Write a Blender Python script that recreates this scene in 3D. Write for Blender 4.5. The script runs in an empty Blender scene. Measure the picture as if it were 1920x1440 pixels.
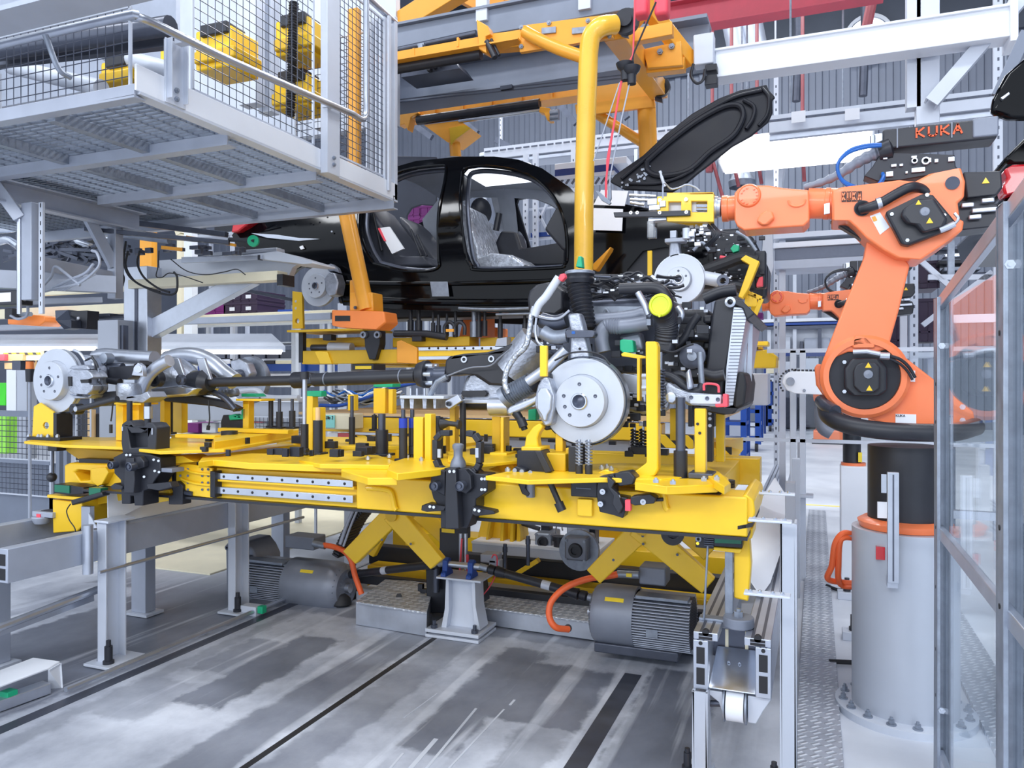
import bpy, bmesh, math, random
from mathutils import Vector as V, Matrix, geometry
C = bpy.context.scene.collection
SC = bpy.context.scene
R = math.radians
# ------------------------------------------------------------------ camera (frame 1920 x 1440)
H = 1.5            # lens height above the floor
F = 1440.0         # focal length in pixels
YAW = R(21.6)
FW = V((-math.sin(YAW), math.cos(YAW),0)); RT = V((math.cos(YAW), math.sin(YAW),0))
cd = bpy.data.cameras.new('camera'); cam = bpy.data.objects.new('camera', cd); C.objects.link(cam)
cam.location = (0,0, H); cam.rotation_euler = (R(90),0, YAW)
cd.sensor_width = 36; cd.lens = 36 * F / 1920; cd.shift_y = -10 / 1920; cd.clip_start = .02; cd.clip_end = 200
SC.camera = cam
# ------------------------------------------------------------------ world, exposure
w = bpy.data.worlds.new('World'); SC.world = w; w.use_nodes = True
wb = w.node_tree.nodes['Background']; wb.inputs[0].default_value = (.80,.88,1,1); wb.inputs[1].default_value = 1.05
SC.view_settings.view_transform = 'Standard'; SC.view_settings.look = 'None'
SC.view_settings.exposure = .52; SC.view_settings.gamma = 1; SC.view_settings.use_curve_mapping = False
def area(name, loc, sx, sy, power, rot=(0,0,0), col=(.93,.96,1)):
    l = bpy.data.lights.new(name, 'AREA'); l.shape = 'RECTANGLE'; l.size = sx; l.size_y = sy; l.energy = power; l.color = col
    o = bpy.data.objects.new(name, l); C.objects.link(o); o.location = loc; o.rotation_euler = rot
    return o
FILL_LAMPS = [(x, y, z, p) for y, z, p in ((2.,9.1,130),(9.5,9.1,230),(19.,14.,300)) for x in (-7.5,-2.6,2.3)]   # unseen overhead lights, added to fill the hall and its far wall
for x, y, z, p in FILL_LAMPS: area('overhead_fill_light',(x, y, z - .03),3.2,.8, p)
for x in (-5,-1.2,2.6): area('front_fill_light',(x,-2.6,3.9),3.0,.6,75,(R(62),0,0))   # unseen lights added behind the camera to brighten the low front
# ------------------------------------------------------------------ projection of photograph pixels to places
def ray(x, y):
    return FW + RT * ((x - 960) / F) + V((0,0,1)) * ((710 - y) / F)
O0 = V((0,0, H))
def aY(x, y, Y): d = ray(x, y); return O0 + d * (Y / d.y)
def aX(x, y, X): d = ray(x, y); return O0 + d * (X / d.x)
def aZ(x, y, Z): d = ray(x, y); return O0 + d * ((Z - H) / d.z)
def ppm(x, Y):   # metres per photograph pixel on the plane Y at column x
    d = ray(x,710); return Y / d.y / F
# ------------------------------------------------------------------ materials
def s2l(c):
    c = c / 255; return c / 12.92 if c <= .04045 else ((c + .055) / 1.055) ** 2.4
MATS = {}
def mat(name, rgb, rough=.5, metal=0., var=.06, scale=6, bump=0., bscale=60, rvar=.1, stretch=(1,1,1), spec=.5, coat=0.):
    m = bpy.data.materials.new(name); m.use_nodes = True; nt = m.node_tree; b = nt.nodes['Principled BSDF']
    c = [s2l(v) for v in rgb]
    tc = nt.nodes.new('ShaderNodeTexCoord'); mp = nt.nodes.new('ShaderNodeMapping'); mp.inputs['Scale'].default_value = stretch
    nt.links.new(tc.outputs['Object'], mp.inputs[0])
    n = nt.nodes.new('ShaderNodeTexNoise'); n.inputs['Scale'].default_value = scale; n.inputs['Detail'].default_value = 5; n.inputs['Roughness'].default_value = .6
    nt.links.new(mp.outputs[0], n.inputs['Vector'])
    r = nt.nodes.new('ShaderNodeValToRGB'); e = r.color_ramp.elements
    e[0].position = .3; e[1].position = .7
    e[0].color = (*[max(0, v * (1 - var * 1.6)) for v in c],1); e[1].color = (*[min(1, v * (1 + var)) for v in c],1)
    nt.links.new(n.outputs['Fac'], r.inputs[0]); nt.links.new(r.outputs[0], b.inputs['Base Color'])
    mr = nt.nodes.new('ShaderNodeMapRange'); mr.inputs[3].default_value = max(.03, rough - rvar); mr.inputs[4].default_value = min(1, rough + rvar)
    nt.links.new(n.outputs['Fac'], mr.inputs[0]); nt.links.new(mr.outputs[0], b.inputs['Roughness'])
    b.inputs['Metallic'].default_value = metal
    b.inputs['Specular IOR Level'].default_value = spec; b.inputs['Coat Weight'].default_value = coat
    if bump:
        n2 = nt.nodes.new('ShaderNodeTexNoise'); n2.inputs['Scale'].default_value = bscale; nt.links.new(mp.outputs[0], n2.inputs['Vector'])
        bp = nt.nodes.new('ShaderNodeBump'); bp.inputs['Strength'].default_value = bump; bp.inputs['Distance'].default_value = .01
        nt.links.new(n2.outputs['Fac'], bp.inputs['Height']); nt.links.new(bp.outputs[0], b.inputs['Normal'])
    MATS[name] = m; return m
def emis(name, rgb, st):
    m = bpy.data.materials.new(name); m.use_nodes = True; b = m.node_tree.nodes['Principled BSDF']
    c = (*[s2l(v) for v in rgb],1); b.inputs['Base Color'].default_value = c; b.inputs['Emission Color'].default_value = c; b.inputs['Emission Strength'].default_value = st
    MATS[name] = m; return m
YEL = mat('yellow_paint',(252,204,38),.38, var=.05, scale=3, coat=.15)
YEL2 = mat('yellow_ochre_paint',(222,178,30),.45, var=.06, scale=3)
ORA = mat('amber_paint',(244,168,52),.36, var=.05, scale=3, coat=.15)
ROB = mat('robot_orange',(255,134,84),.36, var=.03, scale=3, coat=.2)
CLAMPO = mat('clamp_orange',(255,140,66),.42, var=.05)
BLK = mat('black_anodised',(44,46,54),.38,.3, var=.1, scale=12)
BLK2 = mat('black_plastic',(40,42,50),.42,0, var=.1, scale=10)
RUB = mat('rubber',(34,35,40),.6,0, var=.08)
GLO = mat('gloss_black_body',(8,9,13),.1,0, var=.05, rvar=.02, spec=.22, coat=.06)
DGR = mat('motor_grey',(128,134,148),.42,.2, var=.06, scale=9)
GRY = mat('steel_grey_paint',(174,181,196),.42,.25, var=.06, scale=4, stretch=(1,1,1))
LGR = mat('light_grey_paint',(206,212,224),.45,.15, var=.04, scale=3)
WHT = mat('white_paint',(236,240,248),.42,0, var=.02, scale=3)
ALU = mat('aluminium',(196,202,214),.34,.8, var=.07, scale=7)
CAST = mat('cast_aluminium',(178,184,197),.4,.75, var=.16, scale=14, bump=.25, bscale=70)
STL = mat('bright_steel',(205,211,222),.2,.9, var=.06, scale=8, rvar=.08)
DISC = mat('disc_steel',(196,202,213),.42,.45, var=.03, scale=10)
GALV = mat('galvanised_steel',(150,158,172),.45,.6, var=.14, scale=18)
DSTL = mat('dark_steel',(88,93,107),.35,.6, var=.1, scale=9)
BEAMG = mat('beam_grey',(128,136,152),.5,.2, var=.07, scale=3)
BOX = mat('cabinet_grey',(186,192,204),.4,.1, var=.03, scale=2)
DARKC = mat('dark_ceiling',(92,98,110),.7,0, var=.08, scale=1)
CREAM = mat('cream_paint',(238,230,202),.5,0, var=.03)
BLUE = mat('blue_paint',(28,72,156),.42,0, var=.06)
BLUE2 = mat('blue_film',(30,60,180),.4)
NAVY = mat('navy_paint',(22,52,120),.45,0, var=.08)
GRN = mat('green_plastic',(24,172,124),.42,0, var=.04)
DGRN = mat('green_panel',(20,112,84),.35)
LIME = mat('lime_plastic',(206,220,40),.42)
CORAL = mat('coral_plastic',(244,84,100),.45)
RED = mat('red_plastic',(205,24,38),.25, coat=.5)
BRICK = mat('dark_red_paint',(150,72,80),.5)
PINKR = mat('red_beam_paint',(190,70,86),.5)
PUR = mat('purple_plastic',(126,32,122),.45, var=.1)
PUR2 = mat('plum_plastic',(52,34,62),.5)
HOSE = mat('orange_hose',(244,106,54),.45)
AIR = mat('blue_air_hose',(28,96,178),.35)
PAPER = mat('paper',(240,242,248),.7, var=.01)
LEATH = mat('grey_leather',(70,73,84),.45, bump=.2, bscale=200)
HEADL = mat('grey_headliner',(172,178,190),.8)
FILM = mat('clear_film',(196,202,214),.18,.3, var=.2, scale=20, bump=.9, bscale=26)
FOIL = mat('silver_foil',(196,202,212),.3,.7, var=.12, scale=30, bump=.9, bscale=60)
WOOD = mat('pale_board',(226,190,140),.6)
DSKIN = mat('dusty_black',(30,32,40),.5,0, var=.15, scale=8, spec=.3)
LABELY = mat('yellow_label',(250,220,60),.5)
TEXTD = mat('dark_lettering',(60,40,40),.5)
TEXTO = mat('orange_lettering',(250,96,48),.5)
LEDM = emis('lamp_diffuser',(255,255,255),3.0)
LEDG = emis('green_led',(60,220,110),1.2)
LEDY = emis('yellow_led',(250,210,60),1.2)
def glass_mat(name, col=(.97,.99,1), tr=.88, gl=.0, rough=.0):
    m = bpy.data.materials.new(name); m.use_nodes = True; nt = m.node_tree; nt.nodes.clear()
    o = nt.nodes.new('ShaderNodeOutputMaterial'); t = nt.nodes.new('ShaderNodeBsdfTransparent'); t.inputs[0].default_value = (*col,1)
    g = nt.nodes.new('ShaderNodeBsdfGlossy'); g.inputs['Roughness'].default_value = rough; g.inputs[0].default_value = (1,1,1,1)
    fr = nt.nodes.new('ShaderNodeLayerWeight'); pw = nt.nodes.new('ShaderNodeMath'); pw.operation = 'POWER'; pw.inputs[1].default_value = 3
    nt.links.new(fr.outputs['Facing'], pw.inputs[0]); mth = nt.nodes.new('ShaderNodeMath'); mth.operation = 'MULTIPLY_ADD'; mth.inputs[1].default_value = .32; mth.inputs[2].default_value = gl; mth.use_clamp = True
    mx = nt.nodes.new('ShaderNodeMixShader'); nt.links.new(pw.outputs[0], mth.inputs[0]); nt.links.new(mth.outputs[0], mx.inputs[0])
    nt.links.new(t.outputs[0], mx.inputs[1]); nt.links.new(g.outputs[0], mx.inputs[2]); nt.links.new(mx.outputs[0], o.inputs[0])
    return m
GLASS = glass_mat('clear_panel', gl=.02)
FGLASS = glass_mat('tinted_clear_plastic',(.8,.84,.9), gl=.1, rough=.15)
def checker_plate():
    m = mat('checker_plate',(200,206,218),.35,.25, var=.08, scale=5); nt = m.node_tree; b = nt.nodes['Principled BSDF']
    tc = [n for n in nt.nodes if n.type == 'TEX_COORD'][0]
    mp = nt.nodes.new('ShaderNodeMapping'); mp.inputs['Rotation'].default_value = (0,0, R(45)); mp.inputs['Scale'].default_value = (26,26,26)
    ck = nt.nodes.new('ShaderNodeTexChecker'); ck.inputs['Scale'].default_value = 1
    nt.links.new(tc.outputs['Object'], mp.inputs[0]); nt.links.new(mp.outputs[0], ck.inputs['Vector'])
    a = nt.nodes.new('ShaderNodeTexWave'); a.inputs['Scale'].default_value = .5; a.bands_direction = 'X'
    nt.links.new(mp.outputs[0], a.inputs['Vector'])
    bp = nt.nodes.new('ShaderNodeBump'); bp.inputs['Strength'].default_value = .9; bp.inputs['Distance'].default_value = .006
    ml = nt.nodes.new('ShaderNodeMath'); ml.operation = 'MULTIPLY'; nt.links.new(ck.outputs['Fac'], ml.inputs[0]); nt.links.new(a.outputs['Fac'], ml.inputs[1])
    cr = [n for n in nt.nodes if n.type == 'VALTORGB'][0]; mx = nt.nodes.new('ShaderNodeMixRGB'); nt.links.new(ml.outputs[0], mx.inputs[0]); mx.inputs[2].default_value = (.85,.88,.94,1)
    cr.color_ramp.elements[0].color = (.36,.39,.45,1); cr.color_ramp.elements[1].color = (.45,.48,.55,1); nt.links.new(cr.outputs[0], mx.inputs[1]); nt.links.new(mx.outputs[0], b.inputs['Base Color'])
    nt.links.new(ml.outputs[0], bp.inputs['Height']); nt.links.new(bp.outputs[0], b.inputs['Normal'])
    return m
PLATE = checker_plate()
def hazard():
    m = bpy.data.materials.new('hazard_stripes'); m.use_nodes = True; nt = m.node_tree; b = nt.nodes['Principled BSDF']; b.inputs['Roughness'].default_value = .45
    tc = nt.nodes.new('ShaderNodeTexCoord'); sx = nt.nodes.new('ShaderNodeSeparateXYZ'); nt.links.new(tc.outputs['Object'], sx.inputs[0])
    ad = nt.nodes.new('ShaderNodeMath'); ad.operation = 'ADD'; nt.links.new(sx.outputs[0], ad.inputs[0]); nt.links.new(sx.outputs[2], ad.inputs[1])
    a2 = nt.nodes.new('ShaderNodeMath'); a2.operation = 'ADD'; nt.links.new(ad.outputs[0], a2.inputs[0]); nt.links.new(sx.outputs[1], a2.inputs[1])
    md = nt.nodes.new('ShaderNodeMath'); md.operation = 'PINGPONG'; md.inputs[1].default_value = .075; nt.links.new(a2.outputs[0], md.inputs[0])
    gt = nt.nodes.new('ShaderNodeMath'); gt.operation = 'GREATER_THAN'; gt.inputs[1].default_value = .042; nt.links.new(md.outputs[0], gt.inputs[0])
    mx = nt.nodes.new('ShaderNodeMixRGB'); mx.inputs[1].default_value = (*[s2l(v) for v in (250,205,40)],1); mx.inputs[2].default_value = (.02,.02,.025,1)
    nt.links.new(gt.outputs[0], mx.inputs[0]); nt.links.new(mx.outputs[0], b.inputs['Base Color'])
    return m
HAZ = hazard()
# ------------------------------------------------------------------ object bookkeeping
def tag(o, label=None, cat=None, group=None, kind=None):
    if label: o['label'] = label
    if cat: o['category'] = cat
    if group: o['group'] = group
    if kind: o['kind'] = kind
    return o
def wloc(o):
    l = V((0,0,0))
    while o is not None: l = l + o.location; o = o.parent
    return l
def thing(name, label, cat, loc=(0,0,0), group=None):
    o = bpy.data.objects.new(name, None); C.objects.link(o); o.location = V(loc); o.empty_display_size = .1
    return tag(o, label, cat, group)
def copy_tree(o, parent=None):
    c = o.copy(); C.objects.link(c); c.parent = parent
    for ch in o.children: copy_tree(ch, c)
    return c
def perp(d, up=V((0,0,1))):
    d = d.normalized()
    if abs(d.dot(up)) > .98: up = V((1,0,0)) if abs(d.x) < .9 else V((0,1,0))
    a = d.cross(up).normalized(); b = a.cross(d).normalized(); return a, b
class MB:
    def __init__(s): s.v = []; s.f = []; s.k = []
    def add(s, vs, fs):
        s.k.append(len(s.v)); n = len(s.v); s.v += [V(v) for v in vs]; s.f += [tuple(i + n for i in f) for f in fs]; return s
    def bx(s, x0, x1, y0, y1, z0, z1):
        x0, x1 = min(x0, x1), max(x0, x1); y0, y1 = min(y0, y1), max(y0, y1); z0, z1 = min(z0, z1), max(z0, z1)
        return s.add([(x0, y0, z0),(x1, y0, z0),(x1, y1, z0),(x0, y1, z0),(x0, y0, z1),(x1, y0, z1),(x1, y1, z1),(x0, y1, z1)],
                     [(3,2,1,0),(4,5,6,7),(0,1,5,4),(1,2,6,5),(2,3,7,6),(3,0,4,7)])
    def cb(s, c, sz): c = V(c); return s.bx(c.x - sz[0] / 2, c.x + sz[0] / 2, c.y - sz[1] / 2, c.y + sz[1] / 2, c.z - sz[2] / 2, c.z + sz[2] / 2)
    def pb(s, x0, y0, x1, y1, Y, dp):          # box whose front face covers a pixel rectangle on the plane Y
        xm = (x0 + x1) / 2; return s.bx(aY(x0, y0, Y).x, aY(x1, y1, Y).x, Y, Y + dp, aY(xm, y0, Y).z, aY(xm, y1, Y).z)
    def beam(s, p, q, w, h, up=V((0,0,1))):
        p = V(p); q = V(q); a, b = perp(q - p, V(up)); a = a * w / 2; b = b * h / 2
        return s.add([p - a - b, p + a - b, p + a + b, p - a + b, q - a - b, q + a - b, q + a + b, q - a + b],
                     [(3,2,1,0),(4,5,6,7),(0,1,5,4),(1,2,6,5),(2,3,7,6),(3,0,4,7)])
    def ibeam(s, p, q, w, h, t=.012, up=V((0,0,1))):
        p = V(p); q = V(q); a, b = perp(q - p, V(up)); o = b * (h / 2 - t / 2)
        s.beam(p + o, q + o, w, t, up); s.beam(p - o, q - o, w, t, up); return s.beam(p, q, t, h - 2 * t, up)
    def chan(s, p, q, w, h, t=.01, side=1, up=V((0,0,1))):
        p = V(p); q = V(q); a, b = perp(q - p, V(up)); o = b * (h / 2 - t / 2)
        s.beam(p + o, q + o, w, t, up); s.beam(p - o, q - o, w, t, up); e = a * (side * (w / 2 - t / 2)); return s.beam(p + e, q + e, t, h - 2 * t, up)
    def tube(s, pts, r, seg=12, cap=True):
        pts = [V(p) for p in pts]; n = len(pts); rs = r if isinstance(r,(list, tuple)) else [r] * n
        d0 = (pts[1] - pts[0]).normalized(); a, b = perp(d0); base = len(s.v); s.k.append(base)
        for i, p in enumerate(pts):
            if i == 0: d = pts[1] - pts[0]
            elif i == n - 1: d = pts[-1] - pts[-2]
            else: d = (pts[i + 1] - p).normalized() + (p - pts[i - 1]).normalized()
            if d.length < 1e-9: d = pts[i] - pts[i - 1]
            d.normalize(); a = (a - d * a.dot(d)); a = a.normalized() if a.length > 1e-6 else perp(d)[0]; b = d.cross(a)
            for k in range(seg):
                t = 2 * math.pi * k / seg; s.v.append(p + (a * math.cos(t) + b * math.sin(t)) * rs[i])
        for i in range(n - 1):
            for k in range(seg):
                k2 = (k + 1) % seg; s.f.append((base + i * seg + k, base + i * seg + k2, base + (i + 1) * seg + k2, base + (i + 1) * seg + k))
        if cap:
            s.f.append(tuple(base + k for k in reversed(range(seg)))); s.f.append(tuple(base + (n - 1) * seg + k for k in range(seg)))
        return s
    def cyl(s, p, q, r, seg=20): return s.tube([p, q], r, seg)
    def lathe(s, o, ax, prof, seg=32, a0=0, a1=2 * math.pi):
        """prof: (t along axis, radius)"""
        o = V(o); ax = V(ax).normalized(); a, b = perp(ax); base = len(s.v); s.k.append(base); full = abs(a1 - a0 - 2 * math.pi) < 1e-6; m = seg if full else seg + 1
        for t, r in prof:
            for k in range(m):
                th = a0 + (a1 - a0) * k / seg; s.v.append(o + ax * t + (a * math.cos(th) + b * math.sin(th)) * max(r,1e-5))
        for i in range(len(prof) - 1):
            for k in range(seg):
                k2 = (k + 1) % m if full else k + 1
                s.f.append((base + i * m + k, base + (i + 1) * m + k, base + (i + 1) * m + k2, base + i * m + k2))
        return s
    def prism(s, pts, vec, holes=()):
        """outline (and holes) extruded by vec"""
        loops = [[V(p) for p in pts]] + [[V(p) for p in h] for h in holes]; vec = V(vec)
        flat = [p for l in loops for p in l]; n = len(flat); base = len(s.v); s.k.append(base)
        s.v += flat + [p + vec for p in flat]
        if holes or len(pts) > 4:
            tr = geometry.tessellate_polygon([[tuple(p) for p in l] for l in loops])
            for t in tr: s.f.append(tuple(base + i for i in t)); s.f.append(tuple(base + n + i for i in reversed(t)))
        else:
            s.f.append(tuple(base + i for i in range(n))); s.f.append(tuple(base + n + i for i in reversed(range(n))))
        k = 0
        for l in loops:
            m = len(l)
            for i in range(m):
                j = (i + 1) % m; s.f.append((base + k + i, base + k + j, base + n + k + j, base + n + k + i))
            k += m
        return s
    def trace(s, px, Y, th, holes=()):         # outline given in photograph pixels, standing on the plane Y, th thick
        return s.prism([aY(x, y, Y) for x, y in px], V((0, th,0)),[[aY(x, y, Y) for x, y in h] for h in holes])
    def bolt(s, p, ax, r=.009, h=.008):
        p = V(p); ax = V(ax).normalized(); s.tube([p, p + ax * h], r,6); return s.tube([p, p + ax * h * 1.5], r * .5,8)
    def spring(s, p, q, R0, r, turns, seg=6, per=14):
        p = V(p); q = V(q); d = q - p; a, b = perp(d); n = int(turns * per)
        return s.tube([p + d * (i / n) + (a * math.cos(2 * math.pi * i / per) + b * math.sin(2 * math.pi * i / per)) * R0 for i in range(n + 1)], r, seg)
    def sph(s, c, r, seg=16, ring=10, sc=(1,1,1)):
        c = V(c); base = len(s.v); s.k.append(base)
        for i in range(ring + 1):
            ph = math.pi * i / ring
            for k in range(seg):
                t = 2 * math.pi * k / seg
                s.v.append(c + V((math.sin(ph) * math.cos(t) * sc[0], math.sin(ph) * math.sin(t) * sc[1], math.cos(ph) * sc[2])) * r)
        for i in range(ring):
            for k in range(seg):
                k2 = (k + 1) % seg; s.f.append((base + i * seg + k, base + (i + 1) * seg + k, base + (i + 1) * seg + k2, base + i * seg + k2))
        return s
    def build(s, name, m, parent=None, bev=0., ang=35, sub=0, warp=None, maxlen=None, segs=2):
        """links the mesh; a plural name becomes one object for each separate piece"""
        plural = name.endswith('s') and not name.endswith(('ss', 'bellows', 'harness'))
        if parent is not None and len(s.k) > 1 and maxlen is None:
            ks = s.k + [len(s.v)]; P = []
            for a, b in zip(ks, ks[1:]):
                if b <= a: continue
                vs = s.v[a:b]; lo = [min(v[i] for v in vs) - 1e-4 for i in range(3)]; hi = [max(v[i] for v in vs) + 1e-4 for i in range(3)]; P.append([lo, hi,[(a, b)]])
            ch = True
            while ch:
                ch = False
                for i in range(len(P)):
                    for j in range(i + 1, len(P)):
                        if all(P[i][0][c] <= P[j][1][c] and P[j][0][c] <= P[i][1][c] for c in range(3)):
                            P[i] = [[min(P[i][0][c], P[j][0][c]) for c in range(3)],[max(P[i][1][c], P[j][1][c]) for c in range(3)], P[i][2] + P[j][2]]; del P[j]; ch = True; break
                    if ch: break
            n1 = name if not plural else name[:-3] + 'y' if name.endswith('ies') else name[:-1]
            if 1 < len(P) <= 100:
                for lo, hi, rg in P:
                    q = MB(); mp = {}
                    for a, b in rg:
                        for i in range(a, b): mp[i] = len(q.v); q.v.append(s.v[i])
                    q.f = [tuple(mp[i] for i in f) for f in s.f if f[0] in mp]; q.k = []
                    o = q.build(n1, m, parent, bev, ang, sub, warp, maxlen, segs)
                return o
            if len(P) == 1: name = n1
        me = bpy.data.meshes.new(name); vs = [V(v) for v in s.v]
        if parent is not None: o3 = wloc(parent)
        else:
            xs = [v.x for v in vs]; ys = [v.y for v in vs]; zs = [v.z for v in vs]
            o3 = V(((min(xs) + max(xs)) / 2,(min(ys) + max(ys)) / 2, min(zs)))
        bm = bmesh.new(); bv = [bm.verts.new(v) for v in vs]
        for f in s.f:
            if len(set(f)) < 3: continue
            try: bm.faces.new([bv[i] for i in f])
            except ValueError: pass
        bmesh.ops.remove_doubles(bm, verts=bm.verts, dist=1e-5)
        bmesh.ops.recalc_face_normals(bm, faces=bm.faces)
        if maxlen:
            for _ in range(7):
                es = [e for e in bm.edges if e.calc_length() > maxlen]
                if not es: break
                bmesh.ops.subdivide_edges(bm, edges=es, cuts=1); bmesh.ops.triangulate(bm, faces=bm.faces)
        if warp:
            for v in bm.verts: v.co = warp(v.co.copy())
        for v in bm.verts: v.co = v.co - o3
        bm.to_mesh(me); bm.free()
        for p in me.polygons: p.use_smooth = True
        me.set_sharp_from_angle(angle=R(ang))
        me.materials.append(m)
        o = bpy.data.objects.new(name, me); C.objects.link(o)
        if parent is not None: o.parent = parent
        else: o.location = o3
        if bev:
            md = o.modifiers.new('bevel', 'BEVEL'); md.width = bev; md.segments = segs; md.limit_method = 'ANGLE'; md.angle_limit = R(40); md.use_clamp_overlap = True
        if sub:
            md = o.modifiers.new('subd', 'SUBSURF'); md.levels = sub; md.render_levels = sub
        return o
def one(mb, name, m, label, cat, group=None, **k):
    return tag(mb.build(name, m, None, **k), label, cat, group)
def struct(mb, name, m, **k):
    return tag(mb.build(name, m, None, **k), kind='structure')
def bez(pts, n=6):
    """smooth curve through points (Catmull-Rom)"""
    pts = [V(p) for p in pts]; P = [pts[0] * 2 - pts[1]] + pts + [pts[-1] * 2 - pts[-2]]; out = []
    for i in range(1, len(P) - 2):
        a, b, c, d = P[i - 1:i + 3]
        for k in range(n):
            t = k / n; out.append(.5 * ((2 * b) + (c - a) * t + (2 * a - 5 * b + 4 * c - d) * t * t + (3 * b - a - 3 * c + d) * t ** 3))
    out.append(pts[-1]); return out
def bp(px, Y, n=6): return bez([aY(p[0], p[1], Y + (p[2] if len(p) > 2 else 0)) for p in px], n)
def rrect(cx, cz, w, h, r, Y, n=4):
    out = []
    for sx, sz, a0 in ((1,1,0),(-1,1,90),(-1,-1,180),(1,-1,270)):
        for k in range(n + 1):
            a = R(a0 + 90 * k / n); out.append(V((cx + sx * (w / 2 - r) + r * math.cos(a), Y, cz + sz * (h / 2 - r) + r * math.sin(a))))
    return out
def circ(c, r, ax, n=24):
    a, b = perp(V(ax)); c = V(c); return [c + (a * math.cos(2 * math.pi * k / n) + b * math.sin(2 * math.pi * k / n)) * r for k in range(n)]
def mesh_wires(mb, p0, du, dv, nu, nv, r):      # welded wire mesh in the parallelogram p0, du, dv
    p0 = V(p0); du = V(du); dv = V(dv)
    for i in range(nu + 1): mb.tube([p0 + du * (i / nu), p0 + du * (i / nu) + dv], r,4, cap=False)
    for j in range(nv + 1): mb.tube([p0 + dv * (j / nv), p0 + dv * (j / nv) + du], r,4, cap=False)
    return mb
LETTERS = {  # strokes on a 4 x 6 grid
    'K': [[(0,0),(0,6)],[(3.6,6),(.4,3),(3.8,0)]], 'U': [[(0,6),(0,1.2),(1,0),(3,0),(4,1.2),(4,6)]],
    'A': [[(0,0),(2,6),(4,0)],[(1,2),(3,2)]], 'L': [[(0,6),(0,0),(3.5,0)]], 'E': [[(4,6),(0,6),(0,0),(4,0)],[(0,3),(3,3)]],
    'o': [[(1,0),(3,0),(4,1),(4,3),(3,4),(1,4),(0,3),(0,1),(1,0)]], '2': [[(0,5),(1,6),(3,6),(4,5),(4,4),(0,0),(4,0)]],
    '-': [[(0,3),(3,3)]], '1': [[(1,5),(2,6),(2,0)]], '0': [[(0,0),(4,0),(4,6),(0,6),(0,0)]], '5': [[(4,6),(0,6),(0,3.4),(4,3),(4,0),(0,0)]],
    'R': [[(0,0),(0,6),(4,6),(4,3),(0,3)],[(1.5,3),(4,0)]], 'S': [[(4,6),(0,6),(0,3),(4,3),(4,0),(0,0)]], 'N': [[(0,0),(0,6),(4,0),(4,6)]],
    'T': [[(0,6),(4,6)],[(2,6),(2,0)]], 'O': [[(0,0),(4,0),(4,6),(0,6),(0,0)]], 'I': [[(2,0),(2,6)]], 'C': [[(4,6),(0,6),(0,0),(4,0)]], 'B': [[(0,0),(0,6),(3.6,6),(4,3.2),(0,3),(4,2.8),(3.8,0),(0,0)]], ' ': []}
def letters(mb, text, p, u, v, h, wk=.8, st=.16, th=.002, gap=1.5):
    """lettering of flat strokes: p lower left, u along, v up"""
    p = V(p); u = V(u).normalized(); v = V(v).normalized(); n = u.cross(v).normalized(); k = h / 6; x = 0
    for ch in text:
        for st_ in LETTERS[ch]:
            for a, b in zip(st_, st_[1:]):
                A = p + u * ((a[0] * wk + x) * k) + v * (a[1] * k) + n * th / 2; B = p + u * ((b[0] * wk + x) * k) + v * (b[1] * k) + n * th / 2
                d = (B - A).normalized() * h * st * .35
                mb.beam(A - d, B + d, h * st, th, up=n)
        x += 4 * wk + gap
    return mb
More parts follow.
